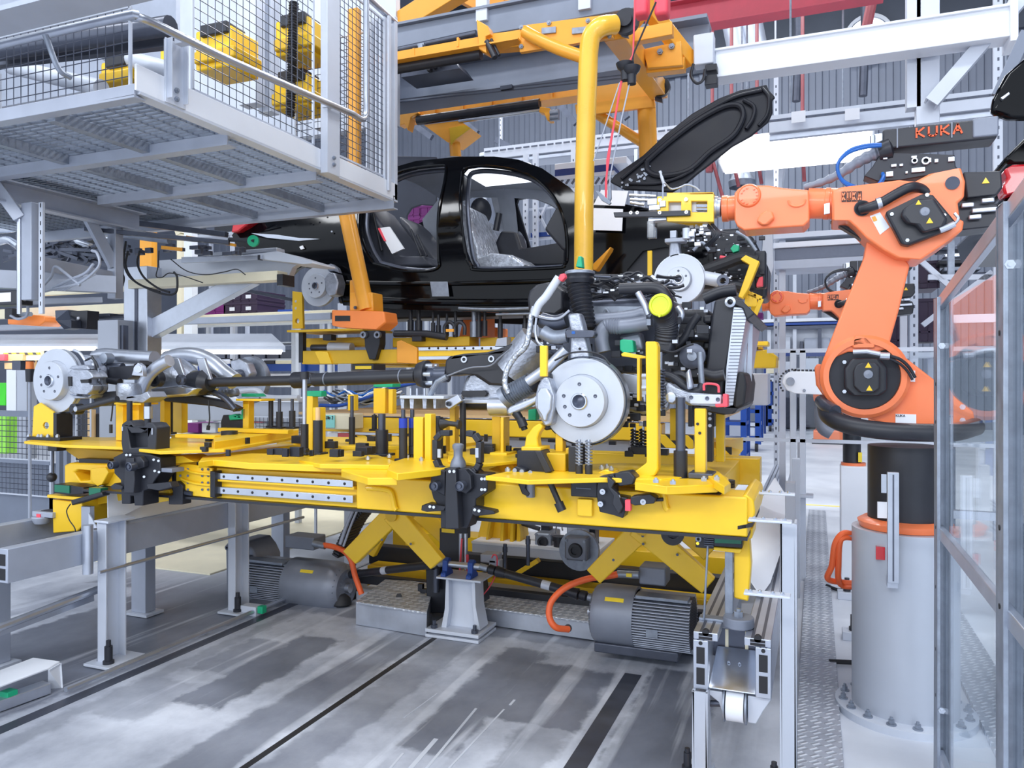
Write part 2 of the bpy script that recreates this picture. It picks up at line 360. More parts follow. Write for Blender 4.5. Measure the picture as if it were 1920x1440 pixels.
# ================================================================== THE HALL
def floor_mat():
    m = bpy.data.materials.new('worn_floor'); m.use_nodes = True; nt = m.node_tree; b = nt.nodes['Principled BSDF']; N = nt.nodes.new; L = nt.links.new
    geo = N('ShaderNodeNewGeometry')
    def noise(scale, sc=(1,1,1), det=6, rough=.6, off=(0,0,0)):
        mp = N('ShaderNodeMapping'); mp.inputs['Scale'].default_value = sc; mp.inputs['Location'].default_value = off; L(geo.outputs['Position'], mp.inputs[0])
        n = N('ShaderNodeTexNoise'); n.inputs['Scale'].default_value = scale; n.inputs['Detail'].default_value = det; n.inputs['Roughness'].default_value = rough
        L(mp.outputs[0], n.inputs['Vector']); return n.outputs['Fac']
    def ramp(src, p0, p1, c0, c1):
        r = N('ShaderNodeValToRGB'); e = r.color_ramp.elements; e[0].position = p0; e[1].position = p1
        e[0].color = (*[s2l(v) for v in c0],1); e[1].color = (*[s2l(v) for v in c1],1); L(src, r.inputs[0]); return r.outputs[0]
    def mix(f, a, c, mode='MIX'):
        x = N('ShaderNodeMixRGB'); x.blend_type = mode
        if isinstance(f, float): x.inputs[0].default_value = f
        else: L(f, x.inputs[0])
        L(a, x.inputs[1]); L(c, x.inputs[2]); return x.outputs[0]
    base = ramp(noise(1.6,(1,.8,1),8,.65),.3,.68,(128,134,150),(214,219,230))
    # worn marks, and dark areas under conveyor and lift, aligned with the line: (x0, x1, y0, y1, depth)
    def M(op, a, c, clamp=False):
        x = N('ShaderNodeMath'); x.operation = op; x.use_clamp = clamp
        for k, v in enumerate((a, c)):
            if isinstance(v,(int, float)): x.inputs[k].default_value = v
            else: L(v, x.inputs[k])
        return x.outputs[0]
    sx = N('ShaderNodeSeparateXYZ'); L(geo.outputs['Position'], sx.inputs[0])
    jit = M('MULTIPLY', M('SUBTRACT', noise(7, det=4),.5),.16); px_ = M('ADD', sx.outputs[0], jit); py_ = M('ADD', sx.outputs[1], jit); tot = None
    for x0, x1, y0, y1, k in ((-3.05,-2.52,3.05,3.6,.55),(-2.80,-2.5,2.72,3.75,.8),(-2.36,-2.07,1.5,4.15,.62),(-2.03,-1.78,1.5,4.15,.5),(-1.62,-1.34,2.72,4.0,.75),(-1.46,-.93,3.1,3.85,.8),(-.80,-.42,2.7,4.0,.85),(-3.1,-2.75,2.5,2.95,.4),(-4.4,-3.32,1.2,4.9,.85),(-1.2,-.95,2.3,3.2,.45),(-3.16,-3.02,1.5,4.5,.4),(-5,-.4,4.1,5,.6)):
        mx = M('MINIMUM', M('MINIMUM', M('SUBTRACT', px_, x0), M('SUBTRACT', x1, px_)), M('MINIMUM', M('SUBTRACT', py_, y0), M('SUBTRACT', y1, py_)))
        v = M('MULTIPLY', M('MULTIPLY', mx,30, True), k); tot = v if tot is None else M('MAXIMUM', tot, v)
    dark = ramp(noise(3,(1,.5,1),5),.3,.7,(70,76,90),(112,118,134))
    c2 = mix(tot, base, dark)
    streak = ramp(noise(9,(1,.05,1),4,.5),.56,.64,(0,0,0),(255,255,255))
    lt = ramp(noise(5),.4,.6,(196,202,214),(226,230,240))
    sm = N('ShaderNodeMath'); sm.operation = 'MULTIPLY'; L(streak, sm.inputs[0]); L(noise(.9, off=(3,1,0)), sm.inputs[1])
    c3 = mix(sm.outputs[0], c2, lt)
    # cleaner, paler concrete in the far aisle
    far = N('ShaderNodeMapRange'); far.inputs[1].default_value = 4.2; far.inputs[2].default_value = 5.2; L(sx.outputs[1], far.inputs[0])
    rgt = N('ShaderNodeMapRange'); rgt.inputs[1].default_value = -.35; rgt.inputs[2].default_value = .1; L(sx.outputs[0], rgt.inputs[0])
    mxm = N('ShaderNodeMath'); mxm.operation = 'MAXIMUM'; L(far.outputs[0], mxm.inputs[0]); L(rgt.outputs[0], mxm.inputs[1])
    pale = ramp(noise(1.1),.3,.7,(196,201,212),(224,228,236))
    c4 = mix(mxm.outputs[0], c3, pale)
    L(c4, b.inputs['Base Color'])
    rr = N('ShaderNodeMapRange'); rr.inputs[3].default_value = .28; rr.inputs[4].default_value = .62; L(noise(2.2), rr.inputs[0]); L(rr.outputs[0], b.inputs['Roughness'])
    return m
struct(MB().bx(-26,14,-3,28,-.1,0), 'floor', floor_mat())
# floor slots and painted strips
struct(MB().bx(-2.065,-2.035,1.0,4.05,-.01,.002), 'trim_1', RUB)
struct(MB().bx(-3.27,-3.20,1.0,4.6,-.01,.002), 'trim_2', DSTL)
struct(MB().bx(-.905,-.82,1.0,3.85,-.01,.0015), 'trim_3', mat('dark_floor_strip',(58,62,74),.5, var=.2, scale=9))
struct(MB().bx(-9,6,9.75,9.83,-.01,.002), 'trim_4', mat('yellow_floor_line',(240,224,130),.6))
struct(MB().bx(-.40,-.25,2.35,2.95,-.01,.002).bx(-.30,-.22,2.5,2.8,-.01,.0024), 'trim_5', mat('worn_orange_mark',(222,170,110),.6, var=.3, scale=12))
# clad wall at the back, pleated sheet
def pleats(x0, x1, Y, z0, z1, pitch=.32, dp=.05):
    m = MB(); x = x0; prof = []
    while x < x1:
        prof += [(x,0),(x + pitch * .42,0),(x + pitch * .5, dp),(x + pitch * .92, dp)]; x += pitch
    for (xa, ya),(xb, yb) in zip(prof, prof[1:]):
        m.add([(xa, Y + ya, z0),(xb, Y + yb, z0),(xb, Y + yb, z1),(xa, Y + ya, z1)],[(0,1,2,3)])
    return m
CLAD = mat('wall_cladding',(140,147,163),.6,.1, var=.05, scale=1)
struct(pleats(-26,14,26,0,11.6,.4,.07), 'wall_back', CLAD, ang=20)
struct(MB().bx(-26,14,25.9,26.2,11.6,16), 'wall_back', DARKC)
struct(MB().bx(-26.2,-26,-3,28,0,16), 'wall_left', CLAD)
struct(MB().bx(14,14.2,-3,28,0,16), 'wall_right', CLAD)
struct(MB().bx(-26,14,-3,28,15.9,16), 'ceiling', DARKC)
# roof purlins and ducts under the ceiling
for i, yy in enumerate((19.0,25.2)):
    one(MB().ibeam((-25.9, yy,15.4),(13.9, yy,15.4),.3,.6), 'roof_beam', BEAMG,['grey roof beam just in front of the far cladding, nearer the camera', 'grey roof beam hard against the top of the far cladding'][i], 'roof beam')
# daylight porthole high on the far wall, seen above the white beam
t = thing('round_window', 'round window high on the far wall above the white beam', 'window',(aY(1628,70,25.7)))
p = aY(1628,70,25.7); MB().lathe(p,(0,1,0),[(-.12,.58),(-.12,.68),(.24,.68),(.24,.58)],32).build('frame', WHT, t)
MB().cyl(p + V((0,-.03,0)), p + V((0,-.01,0)),.58,32).build('pane', emis('daylit_pane',(225,232,244),.9), t)
MB().bx(p.x - .03, p.x + .03,25.6,25.65, p.z - .58, p.z + .58).build('glazing_bar', GRY, t)
# two silver ducts, top right
for i, x in enumerate((1358,1392)):
    q = aY(x + 30,110,12.5); a = aY(x,-40,12.5)
    one(MB().tube([V((a.x,12.5,15.9)), V((a.x,12.5, a.z)), q],.17,18).lathe(q,(q - a),[(-.05,.19),(.02,.19),(.02,.17)],18), 'ventilation_duct', GRY,['left one of two silver ducts above the white beam', 'right one of two silver ducts above the white beam'][i], 'duct')
# red painted roof beams
a = aY(1210,45,9); b = aY(1545,-12,9)
one(MB().ibeam(a, b + (b - a) * .3,.22,.32), 'red_steel_beam', PINKR, 'dusty red steel beam crossing above the white gantry beam', 'steel beam')
for i,(x, y0, y1) in enumerate(((1497,130,190),(1622,120,180))):
    a = aY(x, y0,11); b = aY(x - 4, y1,11); one(MB().tube([V((a.x,11,15.9)), a + V((0,0,.3)), b],.055,10), 'hanger_rod', DSTL,['dark rod hanging below the white beam, left of two', 'dark rod hanging below the white beam, right of two'][i], 'rod')
a = aY(1640,-20,10); b = aY(1622,64,10); one(MB().tube([a + (a - b) * .2, b],.06,10), 'red_roof_brace', BRICK, 'dark red brace slanting across the round window', 'brace')
# big white box beam at the upper right with its posts and diagonal
t = thing('white_gantry_beam', 'large white box beam spanning the upper right under the roof', 'beam', aY(1350,125,6.5))
a = aY(1348,128,6.5); b = aY(1892,78,6.5); b.z = a.z
MB().beam(a - V((.02,0,0)), V((b.x,6.5, a.z)),.2,.215).build('web', WHT, t, bev=.01)
for s_ in (-1,1): MB().beam(a + V((-.02,-.1,.108 * s_)), V((b.x,6.4, a.z + .108 * s_)),.05,.02).build('flange', WHT, t, bev=.004)
MB().bx(b.x - .02, b.x + .03,6.36,6.64, a.z - .16, a.z + .16).build('end_plate', WHT, t, bev=.004)
BZ = a.z
for i,(x, w_) in enumerate(((1712,.1),(1738,.16))):
    q = aY(x,200,6.7)
    one(MB().bx(q.x - w_ / 2, q.x + w_ / 2,6.64,6.76, aY(x,236,6.7).z if i else aY(x,206,6.7).z,15.9), 'white_hanger_post', LGR,['slim white post behind the white beam end', 'wide pale post rising above the black robot cable box'][i], 'post', bev=.004)
a = aY(1745,195,6.55); b = aY(1935,-25,6.55)
one(MB().chan(a, b,.12,.1,.012), 'white_diagonal_brace', LGR, 'white channel brace rising to the upper right corner', 'brace')
# strip lamp bracket, junction box at the left end of the white beam
t = thing('junction_box', 'white junction box with black cable at the left end of the white beam', 'electrical box', aY(1325,90,6.3))
MB().pb(1300,62,1338,120,6.3,.12).build('body', LGR, t, bev=.01); MB().pb(1322,120,1344,132,6.28,.1).build('gland', BLK2, t, bev=.004)
MB().tube(bp([(1300,120),(1296,142),(1306,156),(1318,150),(1322,130)],6.27),.012,8).build('cable', BLK2, t)
MB().pb(1321,140,1344,158,6.3,.1).build('sensor', BLK2, t, bev=.004)
# perforated galvanised tray running along the far side
def tray(name, x0, y0, x1, y1, Y, h, lab, nh=26):
    a = aY(x0, y0, Y); b = aY(x1, y1, Y); b.z = a.z; t = thing(name, lab, 'cable tray', a)
    MB().chan(a, b,.18, h,.012,1).build('channel', LGR, t)
    m = MB(); n = nh
    for i in range(n):
        q = a.lerp(b,(i + .5) / n); m.bx(q.x - .045, q.x + .045, Y - .0975, Y - .089, q.z + h * .12, q.z + h * .12 + .02)
    m.build('slots', DSTL, t); MB().beam(a - V((0,.02, h * .75)), b - V((0,.02, h * .75)),.06,.04).build('lower_rail', ALU, t); rods((a.x + .2, b.x - .2), Y, a.z + h / 2, t)
def rods(X, Y, z0, t, n='hanger_rod', z1=15.9):
    for x in X: MB().cyl((x, Y, z0),(x, Y, z1),.012,6).build(n, GALV, t)
tray('perforated_cable_tray',1443,238,1935,200,8.2,.17, 'perforated pale cable tray running behind the white gantry beam')
tray('perforated_cable_tray',912,292,1320,262,10.2,.16, 'perforated pale cable tray seen over the car roof')
for i,(x, y) in enumerate(((1497,219),(1598,214))):
    q = aY(x, y,8.05)
    one(MB().cb(q,(.13,.01,.11)), 'white_tag_plate', PAPER,['small white tag plate standing on the tray, nearer the hood tip', 'small white tag plate standing on the tray, nearer the robot'][i], 'plate')
# long lamp fittings glowing behind the hood
for i,(x0, x1, y, Y) in enumerate(((1345,1640,285,9.0),)):
    a = aY(x0, y, Y); b = aY(x1, y, Y); t = thing('strip_lamp', 'long glowing strip lamp behind the raised hood', 'lamp', a)
    MB().bx(a.x, b.x, Y, Y + .5, a.z - .12, a.z + .16).build('housing', WHT, t, bev=.02); rods((a.x + .3, b.x - .3), Y + .3, a.z + .16, t); MB().bx(a.x + .04, b.x - .04, Y - .02, Y + .46, a.z - .14, a.z - .115).build('diffuser', LEDM, t)
    MB().bx(a.x + .04, b.x - .04, Y - .012, Y, a.z - .09, a.z + .12).build('front_diffuser', LEDM, t)
for x, y, z, p in FILL_LAMPS:                            # housings invented for the added overhead lights, out of view
    struct(MB().bx(x - 1.7, x + 1.7, y - .45, y + .45, z, z + .12).cyl((x - 1.2, y, z + .1),(x - 1.2, y,15.9),.012,6).cyl((x + 1.2, y, z + .1),(x + 1.2, y,15.9),.012,6), 'ceiling_lamp', LGR)
# smoke detector like silver vent and red droppers under the lamp
for i,(x0, y0, x1, y1) in enumerate(((1330,308,1355,370),(1367,300,1385,350),(1416,300,1428,345),(1504,295,1508,340))):
    a = aY(x0, y0,9.9); b = aY(x1, y1,9.9)
    one(MB().tube([V((a.x,10.2,15.9)), V((a.x,10.2, a.z + .8)), a + V((0,0,.2)), b],.022,8).cyl(a + V((0,0,.02)), a + V((0,0,-.1)),.045,8), 'red_drop_pipe', BRICK,['leftmost of four red drop pipes, right under the raised hood', 'second from the left of four red drop pipes below the strip lamp', 'third from the left of four red drop pipes below the strip lamp', 'rightmost of four red drop pipes, beside the robot hose'][i], 'pipe')
q = aY(1391,340,10.3); one(MB().lathe(q,(0,0,1),[(-.08,.16),(0,.17),(.12,.1),(.16,.05),(.3,.05),(.32,.09),(.36,.09)],20).cyl(q + V((0,0,.3)), V((q.x, q.y,15.9)),.012,6), 'silver_lamp_shade', GALV, 'silver bell shade hanging among the red drop pipes', 'lamp shade')
one(MB().cyl(aY(1438,322,10), aY(1470,322,10),.22,20).cyl(aY(1454,322,10), aY(1454,322,10) + V((0,0,11)),.012,6), 'round_duct', LGR, 'pale round duct behind the red drop pipes', 'duct')

m = MB()
for x0, y0, x1, y1, ww in ((893,1328,800,1440,.012),(945,1330,842,1440,.009),(820,1300,758,1345,.006),(965,1312,956,1322,.012),(818,1385,770,1440,.02),(756,1412,732,1440,.01)): m.beam(aZ(x0, y0,.0006), aZ(x1, y1,.0006), ww,.0012)
struct(m, 'trim_7', LGR)
for x in (-5,-1.2,2.6): struct(MB().bx(x - 1.55, x + 1.55,-2.78,-2.68,3.6,4.2).cyl((x,-2.73,4.1),(x,-2.73,15.9),.02,6), 'ceiling_lamp', LGR)  # housings made up to go with the added lights behind the camera
# ================================================================== ROBOTS
def tri_label(m, p, s, n=V((0,-1,0))):
    return m.prism([p + V((-s,0,-s * .8)), p + V((s,0,-s * .8)), p + V((0,0, s))], n * .003)
def robot_front(RY, t, dx=0, dy=0, k=1., full=True):
    """arm, traced on the front plane RY; (dx, dy, k) moves and scales the outline for the second robot"""
    def T(px): return [(1621 + dx + (x - 1621) * k,705 + dy + (y - 705) * k) for x, y in px]
    def at(x, y, d=0): q = T([(x, y)])[0]; return aY(q[0], q[1], RY + d * k2)
    k2 = k * ppm(1621 + dx, RY) / ppm(1621,3.72)     # metric scale against the first robot
    def tr(px, d, th, name, m, bev=.008, parent=t, **kw): return MB().trace(T(px), RY + d * k2, th * k2).build(name, m, parent, bev=bev * k2, segs=3, **kw)
    # rotating column
    col = tr([(1621,645),(1665,650),(1700,672),(1752,712),(1825,772),(1831,800),(1680,802),(1600,776),(1560,750),(1546,722),(1545,690),(1560,662),(1590,648)],.05,.3, 'rotating_column', ROB,.018)
    tr([(1527,690),(1532,682),(1550,684),(1552,740),(1546,746),(1530,722)],.1,.2, 'side_flange', ROB,.008)
    # shoulder ring and motor
    c = at(1620,706,.05)
    rx = 62 * ppm(1621,3.72) * k2
    sh = MB().lathe(c,(0,-1,0),[(0, rx * 1.28),(.03 * k2, rx * 1.26),(.045 * k2, rx * 1.16),(.045 * k2, rx),(.0, rx)],48).build('shoulder_ring', ROB, t)
    MB().lathe(c,(0,-1,0),[(0,.001),(.01 * k2,.001),(.012 * k2, rx * .99),(0, rx)],40).build('motor_recess', BLK, t)
    mo = tr([(1597,672),(1650,672),(1664,690),(1664,732),(1650,742),(1597,742),(1583,728),(1583,690)],-.02,.08, 'motor_housing', BLK2,.012)
    tr([(1606,684),(1614,680),(1642,680),(1650,688),(1650,728),(1640,736),(1612,736),(1600,724),(1600,696)],-.05,.05, 'motor_cover', BLK2,.012, mo)
    MB().lathe(at(1628,702,-.05),(0,-1,0),[(0,.02 * k2),(.006 * k2,.018 * k2),(.008 * k2,.001)],20).build('cover_boss', DGR, mo)
    m = MB(); tri_label(m, at(1628,685,-.05),.013 * k2); tri_label(m, at(1630,728,-.05),.013 * k2); m.build('warning_triangles', YEL, mo)
    MB().tube([at(1600,660,-.03), at(1625,659,-.04), at(1650,664,-.04)],.012 * k2,10).tube([at(1650,667,-.045), at(1668,668,-.045)],.016 * k2,10).build('plug', ALU, mo)
    MB().tube(bez([at(1668,667,-.04), at(1688,674,-.03), at(1704,688,-.02), at(1716,708,-.01)]),.007 * k2,8).tube(bez([at(1664,671,-.04), at(1684,680,-.03), at(1700,694,-.02), at(1711,712,-.01)]),.006 * k2,8).build('motor_cable', BLK2, t)
    m = MB()
    for x, y in ((1583,679),(1583,734)): m.bolt(at(x, y,.01),(0,-1,0),.009 * k2,.02 * k2)
    m.build('bolts', STL, t)
    # link arm
    la = tr([(1541,680),(1582,575),(1620,482),(1626,446),(1660,440),(1706,498),(1704,506),(1686,580),(1665,655),(1640,660),(1590,660)],.0 + .02,.15, 'link_arm', ROB,.014)
    tr([(1598,640),(1604,628),(1626,632),(1641,646),(1640,652),(1598,652)],.005,.05, 'stop_block', ROB,.006, la)
    # upper arm casting
    ua = tr([(1560,356),(1580,350),(1640,343),(1686,337),(1716,340),(1742,326),(1802,314),(1810,340),(1808,370),(1796,379),(1800,412),(1808,414),(1805,432),(1770,458),(1727,487),(1682,483),(1655,468),(1625,447),(1604,425),(1590,413),(1560,413)],-.06,.24, 'upper_arm', ROB,.02)
    MB().cyl(at(1786,343,-.062), at(1786,343,-.072),.027 * k2,24).build('access_cap', DSTL, ua)
    MB().lathe(at(1617,391,-.06),(0,-1,0),[(0,.03 * k2),(.008 * k2,.034 * k2),(.01 * k2,.03 * k2),(.001,.001)],24).build('hose_port', BLK, ua)
    # forearm: tube, hand
    q0 = at(1564,384,.06); q1 = at(1514,383,.06); r0 = 29.5 * ppm(1600,3.72) * k2
    MB().lathe(q0 + V((.04 * k2,0,0)), q1 - q0,[(0, r0 * 1.0),(.06 * k2, r0),(.062 * k2, r0 * 1.03),(.08 * k2, r0 * 1.03),(.082 * k2, r0 * .98),((q1 - q0).length + .04 * k2, r0 * .98)],36).build('forearm_tube', ROB, t)
    hd = tr([(1377,362),(1385,352),(1405,347),(1440,347),(1468,352),(1517,356),(1518,413),(1507,424),(1440,428),(1395,432),(1382,424),(1377,413)],-.03,.17, 'wrist_body', ROB,.022)
    MB().lathe(at(1404,367,-.03),(0,-1,0),[(0,.055 * k2),(.012 * k2,.05 * k2),(.014 * k2,.046 * k2),(.010 * k2,.044 * k2),(.010 * k2,.001)],30).build('wrist_cover', ROB, hd)
    m = MB()
    for kk in range(14):
        if kk % 4 == 3: continue
        a = 2 * math.pi * kk / 14; m.bolt(at(1404,367,-.04) + V((math.cos(a),0, math.sin(a))) * .036 * k2,(0,-1,0),.0055 * k2,.006 * k2)
    m.build('wrist_bolts', CORAL if k < 1 else ROB, hd)
    tr([(1425,402),(1436,394),(1448,396),(1452,408),(1440,420),(1428,422),(1418,414)],-.06,.04, 'wrist_lug', ROB,.008, hd)
    MB().tube(bez([at(1478,376,-.033), at(1482,384,-.033), at(1493,387,-.033), at(1506,383,-.033), at(1510,374,-.033)]),.005 * k2,6).build('cast_rib', ROB, hd)
    c = at(1365,391,.05); MB().lathe(c + V((.05 * k2,0,0)),(-1,0,0),[(0,.05 * k2),(.0,.058 * k2),(.045 * k2,.058 * k2),(.05 * k2,.062 * k2),(.075 * k2,.062 * k2),(.078 * k2,.03 * k2)],32).build('wrist_flange', ROB, t)
    # elbow motor block
    em = tr([(1660,397),(1732,362),(1750,365),(1791,414),(1791,426),(1704,460),(1690,458),(1662,404)],-.115,.055, 'elbow_motor', BLK2,.01)
    tr([(1692,392),(1724,372),(1752,371),(1778,410),(1772,424),(1730,436),(1718,420),(1700,418),(1690,404)],-.16,.045, 'motor_cover', BLK2,.012, em)
    MB().lathe(at(1734,397,-.16),(0,-1,0),[(0,.02 * k2),(.007 * k2,.017 * k2),(.009 * k2,.001)],20).build('cover_boss', DGR, em)
    m = MB(); tri_label(m, at(1722,380,-.16),.011 * k2); tri_label(m, at(1743,414,-.16),.013 * k2); m.build('warning_triangles', YEL, em)
    m = MB()
    for x, y in ((1672,402),(1738,366),(1770,404),(1701,451)): m.bolt(at(x, y,-.115),(0,-1,0),.008 * k2,.008 * k2)
    m.build('bolts', STL, em)
    MB().tube([at(1762,432,-.15), at(1772,428,-.15), at(1790,420,-.15)],.013 * k2,10).tube(bez([at(1790,420,-.15), at(1797,410,-.14), at(1790,400,-.13)]),.006 * k2,8).build('plug', ALU, em)
    # hoses on the arm
    MB().tube(bez([at(1614,393,-.08), at(1632,388,-.1), at(1652,380,-.1), at(1680,364,-.1), at(1704,352,-.09), at(1722,352,-.06), at(1740,362,-.04)]),.021 * k2,14).build('arm_hose', BLK2, t)
    MB().lathe(at(1648,381,-.1), at(1654,379,-.1) - at(1648,381,-.1),[(-.008 * k2,.024 * k2),(.01 * k2,.024 * k2)],20).build('hose_clip', ALU, t)
    # plates on the arm
    tr([(1631,405),(1650,398),(1668,426),(1650,440)],-.063,.003, 'instruction_label', PAPER,0, ua)
    tr([(1634,407),(1641,405),(1645,413),(1638,416)],-.065,.002, 'label_field', ORA,0, ua)
    tr([(1545,382),(1556,380),(1556,400),(1545,402)],-.035,.01, 'type_plate', ALU,.001)
    m = MB(); tl = MB()
    for i in range(4):
        x = 1578 + i * 9.8; m.trace(T([(x,359.5 - i * .3),(x + 8.6,359 - i * .3),(x + 8.6,378 - i * .3),(x,378.5 - i * .3)]), RY - .064 * k2,.003 * k2)
        a = at(x + 1.9,375 - i * .3,-.0665); letters(tl, 'KUKA'[i], a,(1,0,0),(0,0,1),.030 * k2,.48,.17,.001)
    m.build('badge_tiles', TEXTD, ua); tl.build('badge_letters', ROB, ua)
    # instruction label and maker plate on the column
    tr([(1677,693),(1716,695),(1716,716),(1676,715)],.046,.003, 'instruction_label', PAPER,0, col); tr([(1679,708),(1690,708),(1690,714),(1679,714)],.044,.002, 'label_field', ORA,0, col)
    tr([(1679,776),(1718,777),(1718,798),(1679,798)],.046,.003, 'maker_plate', PAPER,0, col)
    if full:
        a = at(1680,781,.044); letters(MB(), 'KUKA', a,(1,0,0),(0,0,1),.009,1.2,.2,.001).build('plate_letters', DSTL, col)
    # energy supply: long black box, connector plate, hose
    a = at(1655,243,.02); b = at(1870,230,.02); zt = a.z; zb = at(1655,280,.02).z
    bxm = MB().bx(a.x, b.x, RY + .02 * k2, RY + .16 * k2, zb, zt).build('cable_box', BLK2, t, bev=.008 * k2)
    MB().bx(b.x - .09 * k2, b.x + .004, RY + .012 * k2, RY + .165 * k2, zb + .01 * k2, zt + .004 * k2).build('box_end', DGR, bxm, bev=.006 * k2)
    hb = .038 * k2; letters(MB(), 'KUKA', V((a.x + .132 * k2, RY + .017 * k2,(zb + zt) / 2 - hb * .2)),(1,0,0),(0,0,1), hb,1.2,.19,.004,2.6).build('box_letters', TEXTO, bxm)
    MB().bx(a.x + .055 * k2, a.x + .06 * k2, RY + .016 * k2, RY + .02 * k2, zb, zt).bx(b.x - .17 * k2, b.x - .165 * k2, RY + .016 * k2, RY + .02 * k2, zb + .02, zt).build('box_seams', DGR, bxm)
    MB().bx(a.x - .03 * k2, a.x, RY + .04 * k2, RY + .14 * k2, zb + .01, zt - .01).tube([V((a.x - .04 * k2, RY + .03 * k2, zt - .02)), V((a.x - .04 * k2, RY + .03 * k2, zb + .02))],.012 * k2,10).build('box_gland', ALU, bxm)
    tr([(1652,286),(1790,290),(1792,312),(1800,318),(1740,328),(1690,338),(1645,340),(1620,330),(1636,312)],.03,.1, 'connector_plate', BLK,.004)
    m = MB(); rnd = random.Random(4)
    for x, y, ww, hh in ((1660,297,7,3),(1676,310,9,5),(1690,309,6,4),(1714,294,9,4),(1722,318,22,8),(1744,300,4,8),(1784,298,10,8),(1668,326,12,9),(1756,301,6,6),(1700,323,4,4)):
        q = at(x, y,.015); m.bx(q.x - ww * .0012 * k2, q.x + ww * .0012 * k2, q.y, q.y + .03 * k2, q.z - hh * .0012 * k2, q.z + hh * .0012 * k2)
    for x, y, r_ in ((1715,301,.013),(1736,301,.017)): m.lathe(at(x, y,.01),(0,1,0),[(0, r_ * k2 * .6),(0, r_ * k2),(.03 * k2, r_ * k2)],18)
    m.build('connectors', ALU, t, bev=.001)
    pts = bez([at(1655,284,.05), at(1632,292,.05), at(1605,306,.04), at(1575,326,.04), at(1545,340,.05), at(1508,352,.06)],12); rr = []
    for i, p_ in enumerate(pts): f = i / (len(pts) - 1); rr.append((.030 - .016 * f) * k2 * (1.0 + .10 * math.sin(i * .9)))
    MB().tube(pts, rr,16).build('energy_hose', DGR, t)
    MB().lathe(pts[0], pts[0] - pts[3],[(-.02 * k2,.045 * k2),(.03 * k2,.05 * k2),(.04 * k2,.03 * k2)],20).build('hose_bracket', BLK, t)
    m = MB()
    for o in (0,4): m.tube(bez([at(1652,271 + o * .5,-.02), at(1620,273 + o,-.04), at(1590,284 + o * .8,-.06), at(1571,308,-.06), at(1576,335 - o * .4,-.05), at(1596,351 - o * .9,-.04), at(1622,357 - o,-.04), at(1645,351 - o,-.03), at(1656,336 - o,-.01), at(1655,325,.01)],8),.0075 * k2,8)
    m.build('air_hoses', AIR if full else BLK2, t)
    # drive boxes at the back of the arm
    e = tr([(1806,322),(1878,320),(1880,352),(1870,366),(1812,372)],.03,.14, 'rear_drive', BLK2,.008)
    m = MB(); tri_label(m, at(1848,339,.028),.014 * k2); m.build('warning_triangle', YEL, e)
    e = tr([(1792,376),(1870,382),(1876,398),(1872,424),(1798,432)],.02,.18, 'rear_motor_stack', BLK,.006)
    m = MB()
    for x, y in ((1802,386),(1840,377),(1846,394),(1816,408),(1822,396)): m.beam(at(x, y,.0), at(x + 24, y - 2,.0),.022 * k2,.018 * k2)
    m.build('motor_plugs', ALU, e, bev=.004 * k2)
    tr([(1555,413),(1592,413),(1625,447),(1618,450),(1575,424)],.06,.08, 'balance_hose', BLK2,.01)
    return t
RC = V((.37,3.86,0))
t = thing('pedestal', 'wide light grey round steel pedestal bolted to the floor under the large robot', 'pedestal', RC)
MB().lathe(RC,(0,0,1),[(.03,.0),(.03,.218),(.83,.218),(.83,.0)],64).build('column_tube', BOX, t)
MB().lathe(RC,(0,0,1),[(0,.0),(0,.288),(.032,.288),(.034,.285),(.034,.218)],64).build('base_flange', LGR, t)
for k in range(16):
    a = 2 * math.pi * k / 16 + .1; q = RC + V((math.cos(a) * .255, math.sin(a) * .255,.034))
    MB().cyl(q, q + V((0,0,.006)),.02,14).bolt(q,(0,0,1),.013,.022).build('anchor_bolt', GALV, t)
q = aY(1619,1040, RC.y - .18); MB().bx(RC.x - .13, RC.x - .095, RC.y - .20, RC.y - .17,.72,.775).build('red_marker', RED, t)
t = thing('industrial_robot', 'large orange robot arm with black cable box holding the yellow gripper', 'robot', RC + V((0,0,.83)))
MB().lathe(RC,(0,0,1),[(.832,0),(.832,.185),(.86,.195),(.875,.17),(.875,.0)],48).build('foot_ring', ROB, t)
MB().lathe(RC,(0,0,1),[(.87,0),(.87,.152),(1.2,.152),(1.2,0)],48).build('base_cylinder', BLK2, t)
MB().bx(RC.x - .12, RC.x - .07, RC.y - .142, RC.y - .13,.89,.96).build('data_plate', PAPER, t)
robot_front(3.72, t)
RY = 3.72
m = MB(); m.tube(bez([aY(1548,766, RY + .15), aY(1556,782, RY - .02), aY(1590,797, RY - .1), aY(1650,807, RY - .14), aY(1720,811, RY - .14), aY(1790,810, RY - .08), aY(1830,800, RY + .05)],10),.038,18)
m.build('base_hose', BLK2, t)
MB().tube(bez([aY(1540,752, RY + .1), aY(1552,764, RY + .0), aY(1566,772, RY - .05)],6),[.03] * 13,14).build('hose_elbow', DSTL, t)
for i, p_ in enumerate((aY(1804,763, RY - .005), aY(1804,788, RY - .005))): MB().bolt(p_,(0,-1,0),.012,.012).build('base_bolt', STL, t)
